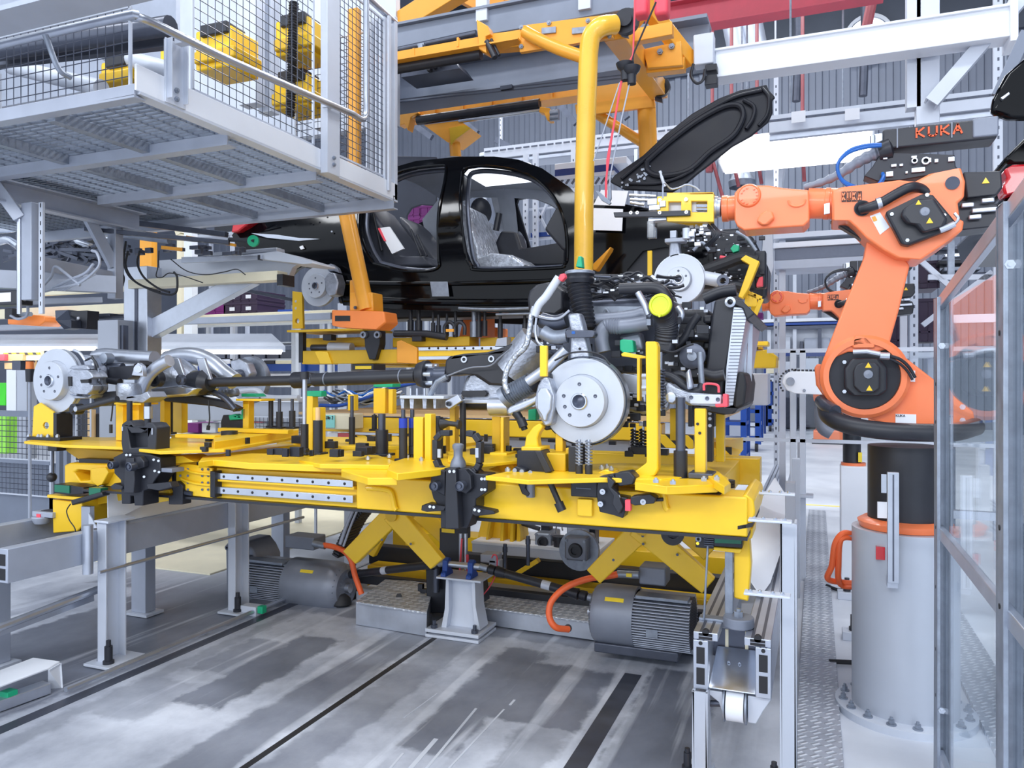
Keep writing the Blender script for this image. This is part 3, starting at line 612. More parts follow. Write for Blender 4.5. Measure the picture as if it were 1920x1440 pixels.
# vertical aluminium rail and orange power leads on the pedestal
t = thing('aluminium_rail', 'short upright aluminium profile rail in front of the grey pedestal', 'rail',(RC.x - .06, RC.y - .32,.45))
q = aY(1675,1000, RC.y - .3); MB().bx(q.x - .022, q.x + .022, q.y, q.y + .03, aY(1675,1094, q.y).z, aY(1675,886, q.y).z).build('profile', ALU, t, bev=.002)
MB().bx(q.x - .003, q.x + .003, q.y - .0015, q.y, aY(1675,1090, q.y).z, aY(1675,890, q.y).z).build('slot', DSTL, t)
MB().bx(q.x - .045, q.x - .025, q.y + .005, q.y + .012, aY(1665,925, q.y).z, aY(1665,890, q.y).z).build('clip_plate', ALU, t)
MB().bx(q.x - .02, q.x + .02, q.y + .03, RC.y - .21,.62,.66).build('bracket', ALU, t)
m = MB()
for o in (0,1):
    m.tube(bez([aY(1606 ,1004 + 5 * o,3.9), aY(1582,1000 + 8 * o,3.85), aY(1566 + 8 * o,1020,3.85), aY(1560 + 12 * o,1060,3.9), aY(1552 + 20 * o,1085,3.95), aY(1580,1092 + 6 * o,4.0), aY(1607,1094 + 6 * o,4.0)],8),.014,10)
one(m, 'orange_power_cable', HOSE, 'pair of orange power leads looping from the pedestal to the floor', 'cable')
MB_ = MB().tube([aY(1586,1003,3.87), aY(1612,1003,3.9)],.02,12); one(MB_, 'cable_gland', ALU, 'silver gland where the orange leads enter the pedestal', 'cable gland')
# second robot, farther back
t = thing('industrial_robot', 'smaller looking orange robot farther back, its arm pointing left behind the large robot', 'robot', aY(1800,820,6.6))
robot_front(6.6, t,-46,36,.545, False)
# its pedestal, black cylinder on a white box column
q = V((aY(1600,900,6.2).x,6.2,0))
t = thing('white_pedestal', 'white square pedestal with black cylinder left behind the grey pedestal', 'pedestal', q)
zt = aY(1600,872,6.2).z
MB().bx(q.x - .09, q.x + .09,6.1,6.3,0, zt).build('box_column', WHT, t, bev=.01)
MB().lathe(V((q.x,6.2, zt)),(0,0,1),[(0,0),(0,.085),(.02,.085),(.02,0)],24).build('orange_ring', ROB, t)
MB().lathe(V((q.x - .01,6.2, zt + .02)),(0,0,1),[(0,0),(0,.062),(.45,.062),(.45,0)],24).build('black_cylinder', BLK2, t)
MB().bx(q.x + .03, q.x + .055,6.13,6.15, zt + .03, zt + .1).build('yellow_tag', LABELY, t)
# gripper in the robot's hand
GY = 3.66
t = thing('gripper_tool', 'yellow gripper frame with black bar bolted to the large robot wrist', 'gripper', aY(1290,420, GY))
fr = MB().trace([(1232,368),(1250,368),(1250,361),(1338,360),(1338,416),(1250,415),(1250,404),(1232,402)], GY,.03,[[(1253,378),(1277,378),(1277,396),(1253,396)],[(1296,377),(1326,377),(1326,398),(1296,398)]]).build('front_plate', YEL, t, bev=.003)
MB().pb(1252,377,1278,397, GY + .04,.02).pb(1294,378,1308,398, GY + .035,.02).build('slide', LGR, fr, bev=.002)
MB().tube([aY(1306,384, GY + .04), aY(1328,384, GY + .04)],.012,10).tube([aY(1306,392, GY + .04), aY(1328,392, GY + .04)],.012,10).build('cylinders', STL, fr)
MB().trace([(1250,361),(1338,360),(1338,365),(1250,366)], GY,.16).build('top_plate', YEL, t, bev=.003)
MB().trace([(1250,410),(1338,410),(1338,425),(1302,424),(1250,414)], GY + .12,.03).build('rear_plate', YEL2, t, bev=.003)
MB().trace([(1150,398),(1230,396),(1294,394),(1294,404),(1235,406),(1152,407)], GY - .018,.018).build('black_bar', BLK, t, bev=.002)
m = MB()
for x, y in ((1183,399),(1195,399),(1237,399),(1287,398)): m.lathe(aY(x, y, GY - .018),(0,-1,0),[(0,.008),(.004,.008),(.004,.004),(.001,.001)],14)
m.build('bar_bolts', STL, t)
m = MB(); m.pb(1213,372,1232,384, GY,.03).pb(1216,384,1238,394, GY - .005,.03).pb(1236,376,1248,388, GY - .01,.02).build('clamp_head', ALU, t, bev=.003)
MB().bolt(aY(1238,376, GY),(0,-1,0),.009,.014).bolt(aY(1287,375, GY),(0,-1,0),.009,.014).build('bolts', STL, t)
MB().tube([aY(1339,389, GY + .07), aY(1346,389, GY + .07)],.052,28).tube([aY(1346,389, GY + .07), aY(1352,389, GY + .07)],.045,28).build('tool_flange', ALU, t)
MB().pb(1213,413,1226,446, GY + .01,.03).pb(1226,425,1230,446, GY + .01,.03).build('clear_finger', FGLASS, t, bev=.003)
MB().pb(1215,407,1250,414, GY + .01,.05).build('finger_carrier', ALU, t, bev=.003)
MB().lathe(aY(1287,448, GY + .03),(0,0,1),[(0,.0),(0,.018),(.05,.018),(.05,0)],16).build('nylon_foot', LGR, t)
MB().tube(bez([aY(1243,372, GY), aY(1243,350, GY), aY(1246,343, GY), aY(1258,354, GY + .05), aY(1272,352, GY + .05), aY(1288,346, GY + .05), aY(1304,351, GY + .05), aY(1312,358, GY + .05)],8),.004,6).build('sensor_cable', GRY, t)
rnd = random.Random(9); m = MB(); m2 = MB()
for i in range(26):
    x = 1296 + rnd.random() * 46; y = 422 + rnd.random() * 36; s = .006 + rnd.random() * .012; m.cb(aY(x, y, GY + .02 + rnd.random() * .08),(s * 1.6, s, s))
for i in range(7):
    x = 1320 + rnd.random() * 20; m2.tube(bez([aY(x,420, GY + .05), aY(x + 12,440, GY), aY(x + rnd.random() * 30 - 20,462, GY + .03)],5),.004,6)
m.build('valve_block', ALU, t, bev=.001); m2.build('air_lines', BLK2, t)
# ================================================================== SAFETY FENCE (right edge)
FX = .42
def post_L(x, y, z0, z1, w=.062, m=ALU, parent=None, name='post'):
    return MB().bx(x - .012, x + .04, y, y + w * .35, z0, z1).bx(x, x + .012, y + w * .3, y + w, z0, z1).build(name, m, parent, bev=.002)
t = thing('safety_fence', 'grey framed safety fence with clear panels in front of the large robot', 'fence',(FX,2.5,0))
MB().bx(FX - .008, FX + .045,3.25,3.262,0,1.80).bx(FX - .008, FX + .004,3.19,3.262,0,1.80).bx(FX + .035, FX + .045,3.19,3.262,0,1.8).build('post', GALV, t, bev=.002)
MB().bx(FX - .008, FX + .004,2.12,2.19,0,1.92).bx(FX - .008, FX + .06,2.19,2.202,0,1.92).bx(FX + .048, FX + .06,2.12,2.19,0,1.92).build('post', GALV, t, bev=.002)
for z, zz in ((1.78,1.90),(.93,.93),(.10,.10)):
    MB().beam((FX + .012,3.24, z),(FX + .012,1.2, zz + (.10 if z > 1.5 else 0)),.022,.045).build('rail', ALU, t, bev=.003)
MB().bx(FX + .012, FX + .016,2.2,3.19,.13,.91).build('clear_panel', GLASS, t)
MB().bx(FX + .012, FX + .016,2.2,3.19,.96,1.77).build('clear_panel', GLASS, t)
MB().bx(FX + .012, FX + .016,1.2,2.12,.13,.91).build('clear_panel', GLASS, t)
MB().bx(FX + .012, FX + .016,1.2,2.12,.96,1.86).build('clear_panel', GLASS, t)
for y, zs in ((3.25,(1.62,.29)),(2.19,(1.77,))):
    for z in zs: MB().bolt((FX + .006, y - .06, z),(0,-1,0),.012,.012).build('bolt', STL, t)
for y, zs in ((3.25,(1.48,1.34,.95,.73,.5,.33)),(2.19,(1.61,1.14,.95,.55,.3))):
    m = MB()
    for z in zs: m.cyl((FX - .0082, y - .03, z),(FX - .0092, y - .03, z),.007,12)
    m.build('holes', RUB, t)
# return panel running away to the right with a steel frame
t = thing('fence_frame', 'grey steel frame of the next fence bay at the right edge', 'fence frame',(FX + .5,3.3,0))
MB().beam((FX + .05,3.24,1.0),(FX + 1.4,3.24,1.0),.03,.03).beam((FX + .05,3.24,1.72),(FX + 1.4,3.24,1.72),.03,.03).build('rail', ALU, t)
MB().bx(FX + .62, FX + .67,3.22,3.27,0,1.9).build('post', ALU, t); MB().bx(FX + .05, FX + 1.4,3.235,3.24,.1,1.7).build('clear_panel', GLASS, t)
# ================================================================== RIGHT CONVEYOR
ZT = .545; CX0, CX1 = -.432,-.152
def profile_rail(name, parent, x0, x1, y0, y1, z0, z1, holes=True):
    r = MB().bx(x0, x1, y0, y1, z0, z1).build(name, ALU, parent, bev=.003)
    w_ = x1 - x0; m = MB()
    for f in (.25,.62): m.bx(x0 + w_ * f, x0 + w_ * (f + .12), y0 + .001, y1, z1 - .004, z1 + .0008)
    m.build('groove', DSTL, r)
    if holes:
        m = MB(); h = z1 - z0
        for f0, f1 in ((.10,.44),(.52,.86)): m.bx(x0 + w_ * .22, x0 + w_ * .78, y0 - .001, y0 + .02, z0 + h * f0, z0 + h * f1)
        m.cyl((x0 + w_ * .5, y0 - .001, z1 - h * .06),(x0 + w_ * .5, y0 + .02, z1 - h * .06), w_ * .14,12); m.build('chamber', RUB, r)
    return r
y0 = 2.95
t = thing('roller_conveyor', 'aluminium profile conveyor with open profile ends in the lower right, carrying the yellow foot', 'conveyor',(-.3, y0,0))
profile_rail('side_rail', t, CX0, CX0 + .055, y0,9.0, ZT - .215, ZT - .03)
profile_rail('side_rail', t, CX1 - .055, CX1, y0,9.0, ZT - .215, ZT - .03)
profile_rail('top_rail', t, CX0, CX0 + .09, y0 + .005,9.0, ZT - .03, ZT)
profile_rail('top_rail', t, CX1 - .095, CX1 - .0, y0 + .005,9.0, ZT - .03, ZT)
MB().prism([(CX0 + .055, y0 + .01, ZT - .21),(CX1 - .055, y0 + .01, ZT - .21),(CX1 - .06, y0 + .16, ZT - .1),(CX0 + .07, y0 + .16, ZT - .1)],(0,0,.004)).build('sloped_plate', STL, t, bev=.002)
m = MB()
for x in (CX0 + .12, CX0 + .16): m.bolt((x, y0 + .1, ZT - .135),(0,0,1),.006,.004)
m.build('plate_screws', STL, t)
MB().bx(CX0 + .055, CX1 - .055, y0 + .17, y0 + .175, ZT - .14, ZT - .03).build('end_plate', DSTL, t)
MB().bx(CX0 + .10, CX0 + .112, y0 + .165, y0 + .17, ZT - .13, ZT - .03).bx(CX0 + .175, CX0 + .187, y0 + .165, y0 + .17, ZT - .13, ZT - .03).build('end_strips', CREAM, t)
# belt drum under the end
c = V((CX0 + .15, y0 + .05, ZT - .275))
MB().lathe(c - V((.032,0,0)),(1,0,0),[(0,0),(0,.058),(.064,.058),(.064,0)],32).build('drum', WHT, t)
for s_ in (-1,1): MB().lathe(c + V((s_ * .036,0,0)),(s_,0,0),[(0,0),(0,.064),(.006,.064),(.006,0)],32).build('drum_rim', GALV, t)
MB().prism([c + V((.045,-.02,.05)), c + V((.13,-.02,.05)), c + V((.10,-.02,0)), c + V((.075,-.02,-.05)), c + V((.045,-.02,-.05))],(0,.05,0)).prism([c + V((-.045,-.02,.05)), c + V((-.12,-.02,.05)), c + V((-.06,-.02,.01)), c + V((-.045,-.02,-.03))],(0,.05,0)).build('drum_bracket', LGR, t, bev=.003)
MB().cyl(c - V((.11,0,.01)), c - V((.04,0,0)),.012,12).lathe(c - V((.115,0,.012)),(1,0,0),[(0,.0),(0,.02),(.014,.024),(.02,.01)],14).build('shaft_fitting', DSTL, t)
# legs of the conveyor
for x, y, zz in ((CX0 + .0, y0 - .03, ZT - .215),(CX1 + .03, y0 - .02,.98)):
    w_ = .058; lg = MB().bx(x, x + w_, y, y + .012,.02, zz).bx(x, x + .01, y, y + .1,.02, zz).bx(x + w_ - .01, x + w_, y, y + .1,.02, zz).build('leg', BOX, t, bev=.002)
    MB().bx(x - .03, x + w_ + .01, y - .035, y + .12,.006,.02).build('foot_plate', LGR, lg, bev=.002)
    MB().lathe((x - .02, y + .02,.02),(0,0,1),[(0,0),(0,.02),(.02,.02),(.02,.014),(.07,.014),(.07,.01),(.085,.01),(.085,0)],14).build('levelling_bolt', BLK2, lg)
for i, yy in enumerate((4.3,5.6,7.2)):
    MB().bx(CX1 + .0, CX1 + .05, yy, yy + .1,0,.95).build('leg', BOX, t, bev=.002); MB().bx(CX0, CX0 + .05, yy, yy + .1,0, ZT - .215).build('leg', BOX, t, bev=.002)
# brackets on the tall support, carrying the sheet
for x, y, yy in ((1458,925 + 0,5.15),(1450,976,4.05),(1446,1115,3.03)):
    p = aX(x + 18, y, CX1 + .045); MB().bx(CX1 - .07, CX1 + .075, p.y - .02, p.y + .03, p.z - .008, p.z).build('bracket', LGR, t, bev=.002)
    m = MB()
    for dx in (-.05,-.02,.02,.05): m.bolt((CX1 + dx, p.y, p.z),(0,0,1),.008,.006)
    m.build('bracket_bolts', STL, t)
MB().tube([aY(1480,928,5.1), aY(1448,1080,3.9)],.006,8).build('edge_rod', DSTL, t)
# translucent white sheet beside the yellow platform
m = MB(); P0 = [(1452,896,5.3),(1474,932,5.1),(1470,1010,4.2),(1442,1092,3.7),(1425,1116,3.5),(1403,1085,3.55),(1400,1050,3.7),(1408,985,4.2),(1428,935,4.8)]
pp = [aX(x, y,0) if False else aY(x, y, Y) for x, y, Y in P0]
m.prism(pp, V((.006,0,0)))
one(m, 'plastic_cover_sheet', WHT, 'white translucent plastic sheet hanging beside the right conveyor', 'plastic sheet')
# chequer plate walkway
t = thing('chequer_plate_walkway', 'long narrow chequer plate strip on the floor between conveyor and grey pedestal', 'floor plate',(0,5,0))
for a, b in ((1.2,3.98),(3.99,6.1),(6.11,9.3)): MB().bx(-.078,.098, a, b,.0,.022).build('plate', PLATE, t, bev=.002)
one(MB().bx(.66,.86,2.5,6.2,0,.022), 'chequer_plate_walkway', PLATE, 'chequer plate strip on the floor right of the grey pedestal, behind the clear panel', 'floor plate')
# floor fixings between walkway and pedestal
for i,(x, y) in enumerate(((1588,1122),(1600,1198))):
    q = aZ(x, y,0); t = thing('floor_anchor_block',['pale anchor block with black bolt beside the walkway, farther one under the orange leads', 'pale anchor block with black bolt beside the walkway, nearer one touching the pedestal'][i], 'anchor block', q)
    MB().bx(q.x - .06, q.x + .06, q.y - .05, q.y + .05,0,.05).build('block', LGR, t, bev=.004)
    MB().lathe(q + V((0,0,.05)),(0,0,1),[(0,0),(0,.024),(.02,.024),(.022,.016),(.09,.016),(.09,0)],16).build('bolt', BLK2, t)
one(MB().tube([aZ(1555,1240,.02), aZ(1620,1243,.02)],.012,10), 'floor_cable', RUB, 'black cable lying on the floor against the foot of the grey pedestal', 'cable')
one(MB().tube(bez([aZ(1550,1098,.02), aZ(1575,1106,.02), aZ(1612,1100,.02)]),.012,10), 'floor_cable', RUB, 'black cable curling on the floor under the orange leads', 'cable')
# ================================================================== far clear fence and white belt arm behind the robot
Y = 6.1; t = thing('aluminium_fence', 'slim white aluminium fence with clear infill behind the robot', 'fence', aY(1500,900, Y))
a = aY(1190,816, Y); b = aY(1900,816, Y); z1 = a.z; zt = aY(1440,657, Y).z
MB().bx(aY(1390,800, Y).x, b.x, Y, Y + .03, z1 - .02, z1 + .005).build('mid_rail', LGR, t); MB().bx(aY(1438,700, Y).x, b.x, Y, Y + .03, zt - .02, zt + .01).build('top_rail', LGR, t)
for x in (1487,1505): p = aY(x,920, Y); MB().bx(p.x - .022, p.x + .022, Y, Y + .03,.0, zt).build('post', LGR, t, bev=.003)
MB().bx(aY(1508,700, Y).x, b.x, Y + .01, Y + .014, z1, zt).build('clear_panel', GLASS, t)
p = aY(1498,926, Y); MB().bx(p.x - .12, p.x + .1, Y - .06, Y + .06, p.z - .02, p.z).build('foot_bracket', LGR, t, bev=.003)
Y = 5.6; t = thing('belt_arm', 'white round-ended belt arm with black toothed chain beside the robot shoulder', 'belt conveyor', aY(1510,705, Y))
MB().trace([(1490,696),(1560,697),(1560,741),(1490,738),(1475,732),(1466,717),(1470,704),(1478,698)], Y,.07).build('arm_plate', WHT, t, bev=.006)
MB().bx(aY(1496,720, Y).x - .02, aY(1496,720, Y).x + .02, Y + .05,6.1, aY(1496,720, Y).z - .03, aY(1496,720, Y).z + .03).build('bracket', LGR, t); MB().cyl(aY(1482,715, Y - .002), aY(1482,715, Y - .02),.028,20).build('pivot', GALV, t); MB().cyl(aY(1508,732, Y - .001), aY(1508,732, Y - .008),.01,12).build('screw', GALV, t)
m = MB()
for i in range(11):
    a = R(80 + i * 14); q = aY(1487,717, Y); rr = .088; c = q + V((math.cos(a),0, math.sin(a))) * rr; m.cb(c + V((0,.02,0)),(.013,.03,.013))
for i in range(9): c = aY(1490 + i * 7.5,696, Y); m.cb(c + V((0,.02,.006)),(.018,.03,.012))
m.build('chain', BLK2, t, bev=.001)
# cable tail and low orange robot foot behind
one(MB().tube(bez([aY(1548,745,6), aY(1540,770,6), aY(1543,800,6), aY(1560,812,6)]),.05,14), 'corrugated_hose', DGR, 'dark ribbed hose bulging behind the shoulder of the large robot', 'hose')
t = thing('low_robot_base', 'low flat orange machine base standing on the floor behind the belt arm', 'robot base', aZ(1560,832,0))
p = aZ(1525,832,0); q = aZ(1592,832,0)
MB().bx(p.x, q.x, p.y, p.y + .5,.08,.3).build('body', ROB, t, bev=.02); MB().bx(p.x - .03, q.x + .03, p.y - .04, p.y + .54,0,.08).build('skirt', BLK2, t); MB().bx(p.x + .05, p.x + .3, p.y + .1, p.y + .4,.3,.46).build('hump', ROB, t, bev=.03)
# ================================================================== OVERHEAD CAR CARRIER
def zrail(x0, y0, x1, y1, Y):
    a = aY(x0, y0, Y); b = aY(x1, y1, Y); b.z = a.z; return a, b
# grey fixed track beam, front
t = thing('track_beam', 'grey overhead track beam directly above the front amber rail', 'beam', aY(900,60,5.6))
a, b = zrail(700,92,1205,5,5.75)
MB().beam(a + V((0,0,.02)), b + V((0,0,.02)),.12,.2).build('web', BEAMG, t, bev=.006); MB().beam(a + V((0,0,.13)), b + V((0,0,.13)),.2,.02).build('flange', BEAMG, t)
MB().tube([a + V((0,-.09,-.1)), aY(893,62,5.66)],.025,12).build('grey_tube', DSTL, t)
for x, y in ((906,15),(1098,-8)): p = aY(x, y,5.7); MB().bx(p.x - .05, p.x + .05,5.66,5.72, p.z - .12, p.z + .6).build('hanger_plate', LGR, t, bev=.004)
m = MB(); p = aY(790,98,5.6); m.bx(p.x - .02, p.x + .02,5.58,5.6, p.z - .12, p.z + .06).cyl(p + V((-.03,0,.06)), p + V((.03,0,.06)),.015,10).cyl(p + V((-.03,0,-.1)), p + V((.03,0,-.1)),.012,10); m.build('clamp', GALV, t)
# second grey beam deeper
t = thing('track_beam', 'wide grey overhead beam between the two amber carrier rails', 'beam', aY(950,150,6.9))
a, b = zrail(700,178,1330,92,6.7)
MB().ibeam(a, b,.3,.36,.03).build('web', BEAMG, t)
MB().tube([aY(700,192,6.4), aY(1175,140,6.4)],.006,6).tube([aY(700,197,6.4), aY(1175,146,6.4)],.006,6).build('guide_wires', DSTL, t)
MB().bx(aY(940,160,6.4).x, aY(962,160,6.4).x,6.37,6.42, aY(950,169,6.4).z, aY(950,162,6.4).z).build('wire_clip', DSTL, t)
a, b = zrail(600,205,1330,125,8.0)
one(MB().beam(a, b,.2,.26), 'white_track_beam', LGR, 'pale beam seen just above the rear amber rail', 'beam')
# dark slatted gear between the beams
t = thing('drive_unit', 'dark drive unit between the grey beams beside the wire mesh cage', 'drive unit', aY(800,140,6.2))
MB().trace([(752,128),(850,112),(862,128),(752,145)],6.2,.3).build('housing', DSTL, t); m = MB()
for i in range(4): m.pb(800 + i * 9,132 - i * 6,806 + i * 9,124 - i * 6,6.15,.05)
m.build('ribs', RUB, t)
# car carrier: amber frame
t = thing('car_carrier', 'amber painted overhead car carrier whose tubular arms hold the black car body', 'carrier', aY(1100,60,5.3))
Y = 5.35
a, b = zrail(700,118,980,72, Y)
MB().beam(a, b,.07,.085).build('front_rail', ORA, t, bev=.004)
MB().beam(a - V((0,.03,.05)), b - V((0,.03,.05)),.14,.012).build('rail_flange', ORA, t)
a2, b2 = zrail(740,130,902,94, Y); MB().tube([a2, b2],.04,14).build('pneumatic_cylinder', BLK2, t)
m = MB()
for x, y in ((858,75),(775,95)): p = aY(x, y, Y - .04); m.bx(p.x - .008, p.x + .008, p.y, p.y + .03, p.z - .05, p.z + .02)
m.build('stiffeners', ORA, t)
MB().trace([(893,36),(914,48),(920,64),(910,68),(912,100),(898,92),(895,62)], Y - .08,.1).build('hook_bracket', ORA, t, bev=.006)
MB().tube([aY(913,78, Y - .08), aY(928,108, Y - .1)],.022,12).tube([aY(921,74, Y - .06), aY(936,104, Y - .08)],.012,10).build('gas_strut', BLK2, t)
MB().trace([(920,62),(975,56),(975,86),(920,90)], Y,.12).build('rail_section', ORA, t, bev=.01)
pl = MB().trace([(974,48),(1145,26),(1150,42),(1150,70),(1075,82),(974,98)], Y - .03,.04).build('side_plate', ORA, t, bev=.004)
for x, y in ((978,52),(978,88),(1030,44),(1103,40),(1143,40),(1143,68)): MB().bolt(aY(x, y, Y - .03),(0,-1,0),.018,.014).build('bolt', GALV, pl)
for x in (1028,1085): MB().trace([(x - 13,52 - (x - 1028) * .0),(x + 14,49),(x + 14,61),(x - 13,64)], Y - .045,.015).build('plate_tag', GALV, pl, bev=.003)
# arm of round tube, coming down in front
MB().tube(bez([aY(1152,46, Y - .02), aY(1128,50, Y - .1), aY(1110,66, Y - .12), aY(1104,95, Y - .12), aY(1102,140, Y - .12), aY(1096,330, Y - .1), aY(1094,520, Y - .08)],8),.068,28).build('front_arm', mat('pale_amber_paint',(250,196,66),.3, coat=.3, var=.03), t)
MB().tube(bez([aY(985,60, Y - .06), aY(1010,74, Y - .1), aY(1050,92, Y - .12), aY(1096,108, Y - .12)],5),.045,20).build('brace_tube', ORA, t)
# rear arm (left), leaning
MB().tube([aY(640,355, Y - .02), aY(688,582, Y - .1)],.064,28).build('rear_arm', ORA, t)
MB().trace([(655,525),(662,525),(690,582),(655,582)], Y - .06,.04).trace([(655,548),(698,548),(700,584),(655,584)], Y - .12,.16).build('arm_shoe', ORA, t, bev=.01)
pd = MB().trace([(621,581),(720,584),(723,605),(708,618),(636,614),(621,610)], Y - .2,.2).build('support_pad', CLAMPO, t, bev=.012)
MB().trace([(628,592),(656,592),(656,602),(628,602)], Y - .205,.01).build('pad_slot', RUB, pd)
for x in (667,684): MB().bolt(aY(x,577, Y - .13),(0,-1,0),.014,.012).build('pad_bolt', DSTL, pd)
# second shoe of the front arm, seen under the bonnet
MB().trace([(1145,462),(1108,498),(1112,506),(1118,506),(1143,468)], Y + .1,.1).build('front_shoe', ORA, t, bev=.006)
# rear rail of the carrier
Y2 = 7.5
a, b = zrail(748,218,1110,178, Y2)
rr = MB().beam(a, b,.1,.16).build('rear_rail', ORA, t, bev=.006); MB().beam(a - V((0,0,.08)), b - V((0,0,.08)),.2,.015).build('flange', ORA, rr)
for i in range(6): p = a.lerp(b,.07 + i * .15); MB().bx(p.x - .008, p.x + .008, Y2 - .09, Y2 - .05, p.z - .08, p.z + .1).build('rib', ORA, rr)
a3, b3 = zrail(783,226,1012,200, Y2 - .1); MB().tube([a3, b3],.05,14).build('pneumatic_cylinder', BLK2, t)
MB().tube([a3 + V((.5,0,-.07)), b3 + V((0,0,-.07))],.02,10).build('piston_rod', STL, t)
MB().trace([(748,190),(778,198),(784,212),(770,220),(764,244),(758,232),(748,236)], Y2 - .15,.12).build('end_block', ORA, t, bev=.006)
MB().trace([(1012,200),(1030,202),(1034,226),(1026,226),(1020,212),(1010,210)], Y2 - .15,.1).build('rod_bracket', ORA, t, bev=.006)
MB().cyl(aY(1032,212, Y2 - .16), aY(1048,210, Y2 - .16),.03,12).cyl(aY(1032,222, Y2 - .16), aY(1048,220, Y2 - .16),.03,12).build('limit_switch', GALV, t)
a, b = zrail(1108,178,1232,162, Y2); MB().beam(a, b,.14,.26).build('rail_head', ORA, t, bev=.006)
MB().trace([(1078,196),(1225,178),(1228,200),(1092,216),(1080,214)], Y2 - .1,.04).build('lower_plate', ORA, t, bev=.004)
MB().trace([(794,234),(862,226),(882,240),(846,268),(838,266)], Y2 - .1,.3).build('bracket_shelf', ORA, t, bev=.004)
MB().trace([(842,240),(870,234),(882,240),(852,262),(845,272)], Y2 - .12,.02).build('bracket_gusset', YEL2, t, bev=.003)
MB().tube([aY(852,262, Y2), aY(866,420, Y2)],.06,16).build('far_rear_arm', ORA, t)
MB().tube([aY(1212,196, Y2), aY(1216,300, Y2)],.09,20).tube([aY(1120,214, Y2), aY(1212,272, Y2)],.05,16).build('far_front_arm', ORA, t)
# cross members joining front and rear rails
MB().beam(aY(1152,56, Y + .1), aY(1236,172, Y2 - .1),.16,.14).build('cross_member', ORA, t, bev=.006)
MB().beam(aY(1200,-4, Y + .6), aY(1296,118,6.4),.09,.12).build('cross_member', ORA, t, bev=.006)
MB().trace([(1205,92),(1276,76),(1280,122),(1214,128)],6.2,.12).build('hanger_plate', ORA, t, bev=.006)
MB().beam(aY(1180,72,5.8), aY(1262,56,5.8),.08,.1).beam(aY(1214,130,6.3), aY(1285,122,6.3),.1,.1).build('tie_bar', ORA, t, bev=.005)
for x, y in ((1238,98),(1260,88)): MB().bolt(aY(x, y,6.2),(0,-1,0),.025,.02).build('bolt', GALV, t)
for x, y, YY in ((1176,44, Y + .05),(1240,166, Y2 - .2)):
    w_ = MB().lathe(aY(x, y, YY),(0,-1,0),[(0,.0),(0,.09),(.05,.09),(.05,.05),(.08,.05),(.08,.0)],20).build('guide_wheel', BLK2, t); MB().trace([(x - 14, y - 22),(x - 4, y - 24),(x + 2, y + 26),(x - 12, y + 22)], YY,.03).build('wheel_plate', DSTL, w_)
# slanting amber girders at the top
for i,(x0, y0, x1, y1, YY) in enumerate(((728,62,925,-60,6.4),(860,-20,1005,60,6.9),(930,20,1180,-14,7.2),(980,40,960,-20,6.2),(1140,-5,1200,40,5.9))):
    one(MB().beam(aY(x0, y0, YY), aY(x1, y1, YY),.14,.2 if i < 2 else .12), 'amber_girder', ORA,
        ['slanting amber girder rising from the mesh cage at the top', 'amber girder crossing behind the slanting girder', 'amber girder running level along the top edge', 'short amber strut beside the pale hanger plate', 'short amber girder above the bent tube'][i], 'girder', group=None, bev=.006)
# tension balancers and hanging leads with clips
t = thing('spring_balancer', 'pair of coral red spring balancers at the top holding red and black leads', 'spring balancer', aY(1215,20,5.0))
for x in (1199,1238): MB().pb(x - 12,-20, x + 14,26,5.0,.12).build('housing', CORAL, t, bev=.02)
t = thing('hanging_test_leads', 'red and black hanging leads with black plugs and metal clamps above the car nose', 'cable', aY(1190,135,4.9))
k = aY(1187,103,4.9)
MB().tube([aY(1191,0,4.9), k, aY(1175,125,4.9)],.006,6).build('red_lead', CORAL, t); MB().tube([aY(1230,4,4.9), k, aY(1186,130,4.9)],.006,6).build('black_lead', RUB, t)
for x in (1172,1184): MB().lathe(aY(x,122 + (x - 1172) * .6,4.9),(.02,0,-1),[(-.02,.0),(-.01,.06),(.02,.05),(.04,.03),(.1,.028),(.1,0)],16).build('plug', BLK2, t)
MB().tube([aY(1165,152,4.9), aY(1145,270,4.9), aY(1136,340,4.9), aY(1136,372,4.9)],.007,6).tube([aY(1166,152,4.9), aY(1158,195,4.9), aY(1138,300,4.9), aY(1137,366,4.9)],.005,6).build('red_lead', CORAL, t)
MB().tube([aY(1180,158,4.9), aY(1166,220,4.9), aY(1144,330,4.9), aY(1143,350,4.9)],.005,6).tube([aY(1162,155,4.9), aY(1113,302,4.9)],.004,6).build('grey_lead', GRY, t)
MB().trace([(1116,358),(1122,358),(1138,372),(1146,380),(1142,384),(1128,376)],4.88,.02).trace([(1140,345),(1145,345),(1146,372),(1142,380),(1139,372)],4.9,.02).build('clamp', GALV, t, bev=.003)
# ================================================================== BLACK CAR BODY
CY = 5.7                                            # near side of the car
def side_warp(Ynear, zs, bow=.8):
    def f(v):
        z = v.z; d = v.y - Ynear
        zb = zs                                      # belt height
        if z > zb: off = .30 * ((z - zb) / .55) ** 1.25 * bow
        else: off = .05 * ((zb - z) / .7) ** 2 * bow
        return V((v.x, v.y + off, z))
    return f
ZB = aY(900,425, CY).z
t = thing('car', 'gloss black car body without doors hanging from the amber carrier', 'car body', aY(850,560, CY))
outer = [(430,440),(440,418),(452,395),(470,384),(520,374),(560,368),(610,366),(640,350),(690,302),(745,283),(830,274),(900,275),(950,283),(1000,303),(1060,345),(1078,365),(1130,372),(1230,396),(1300,425),(1325,450),
         (1330,500),(1310,512),(1290,480),(1250,462),(1205,470),(1175,505),(1166,560),(1150,580),(1000,588),(900,584),(760,580),(640,572),(632,540),(610,505),(585,492),(556,505),(540,520),(500,505),(450,470)]
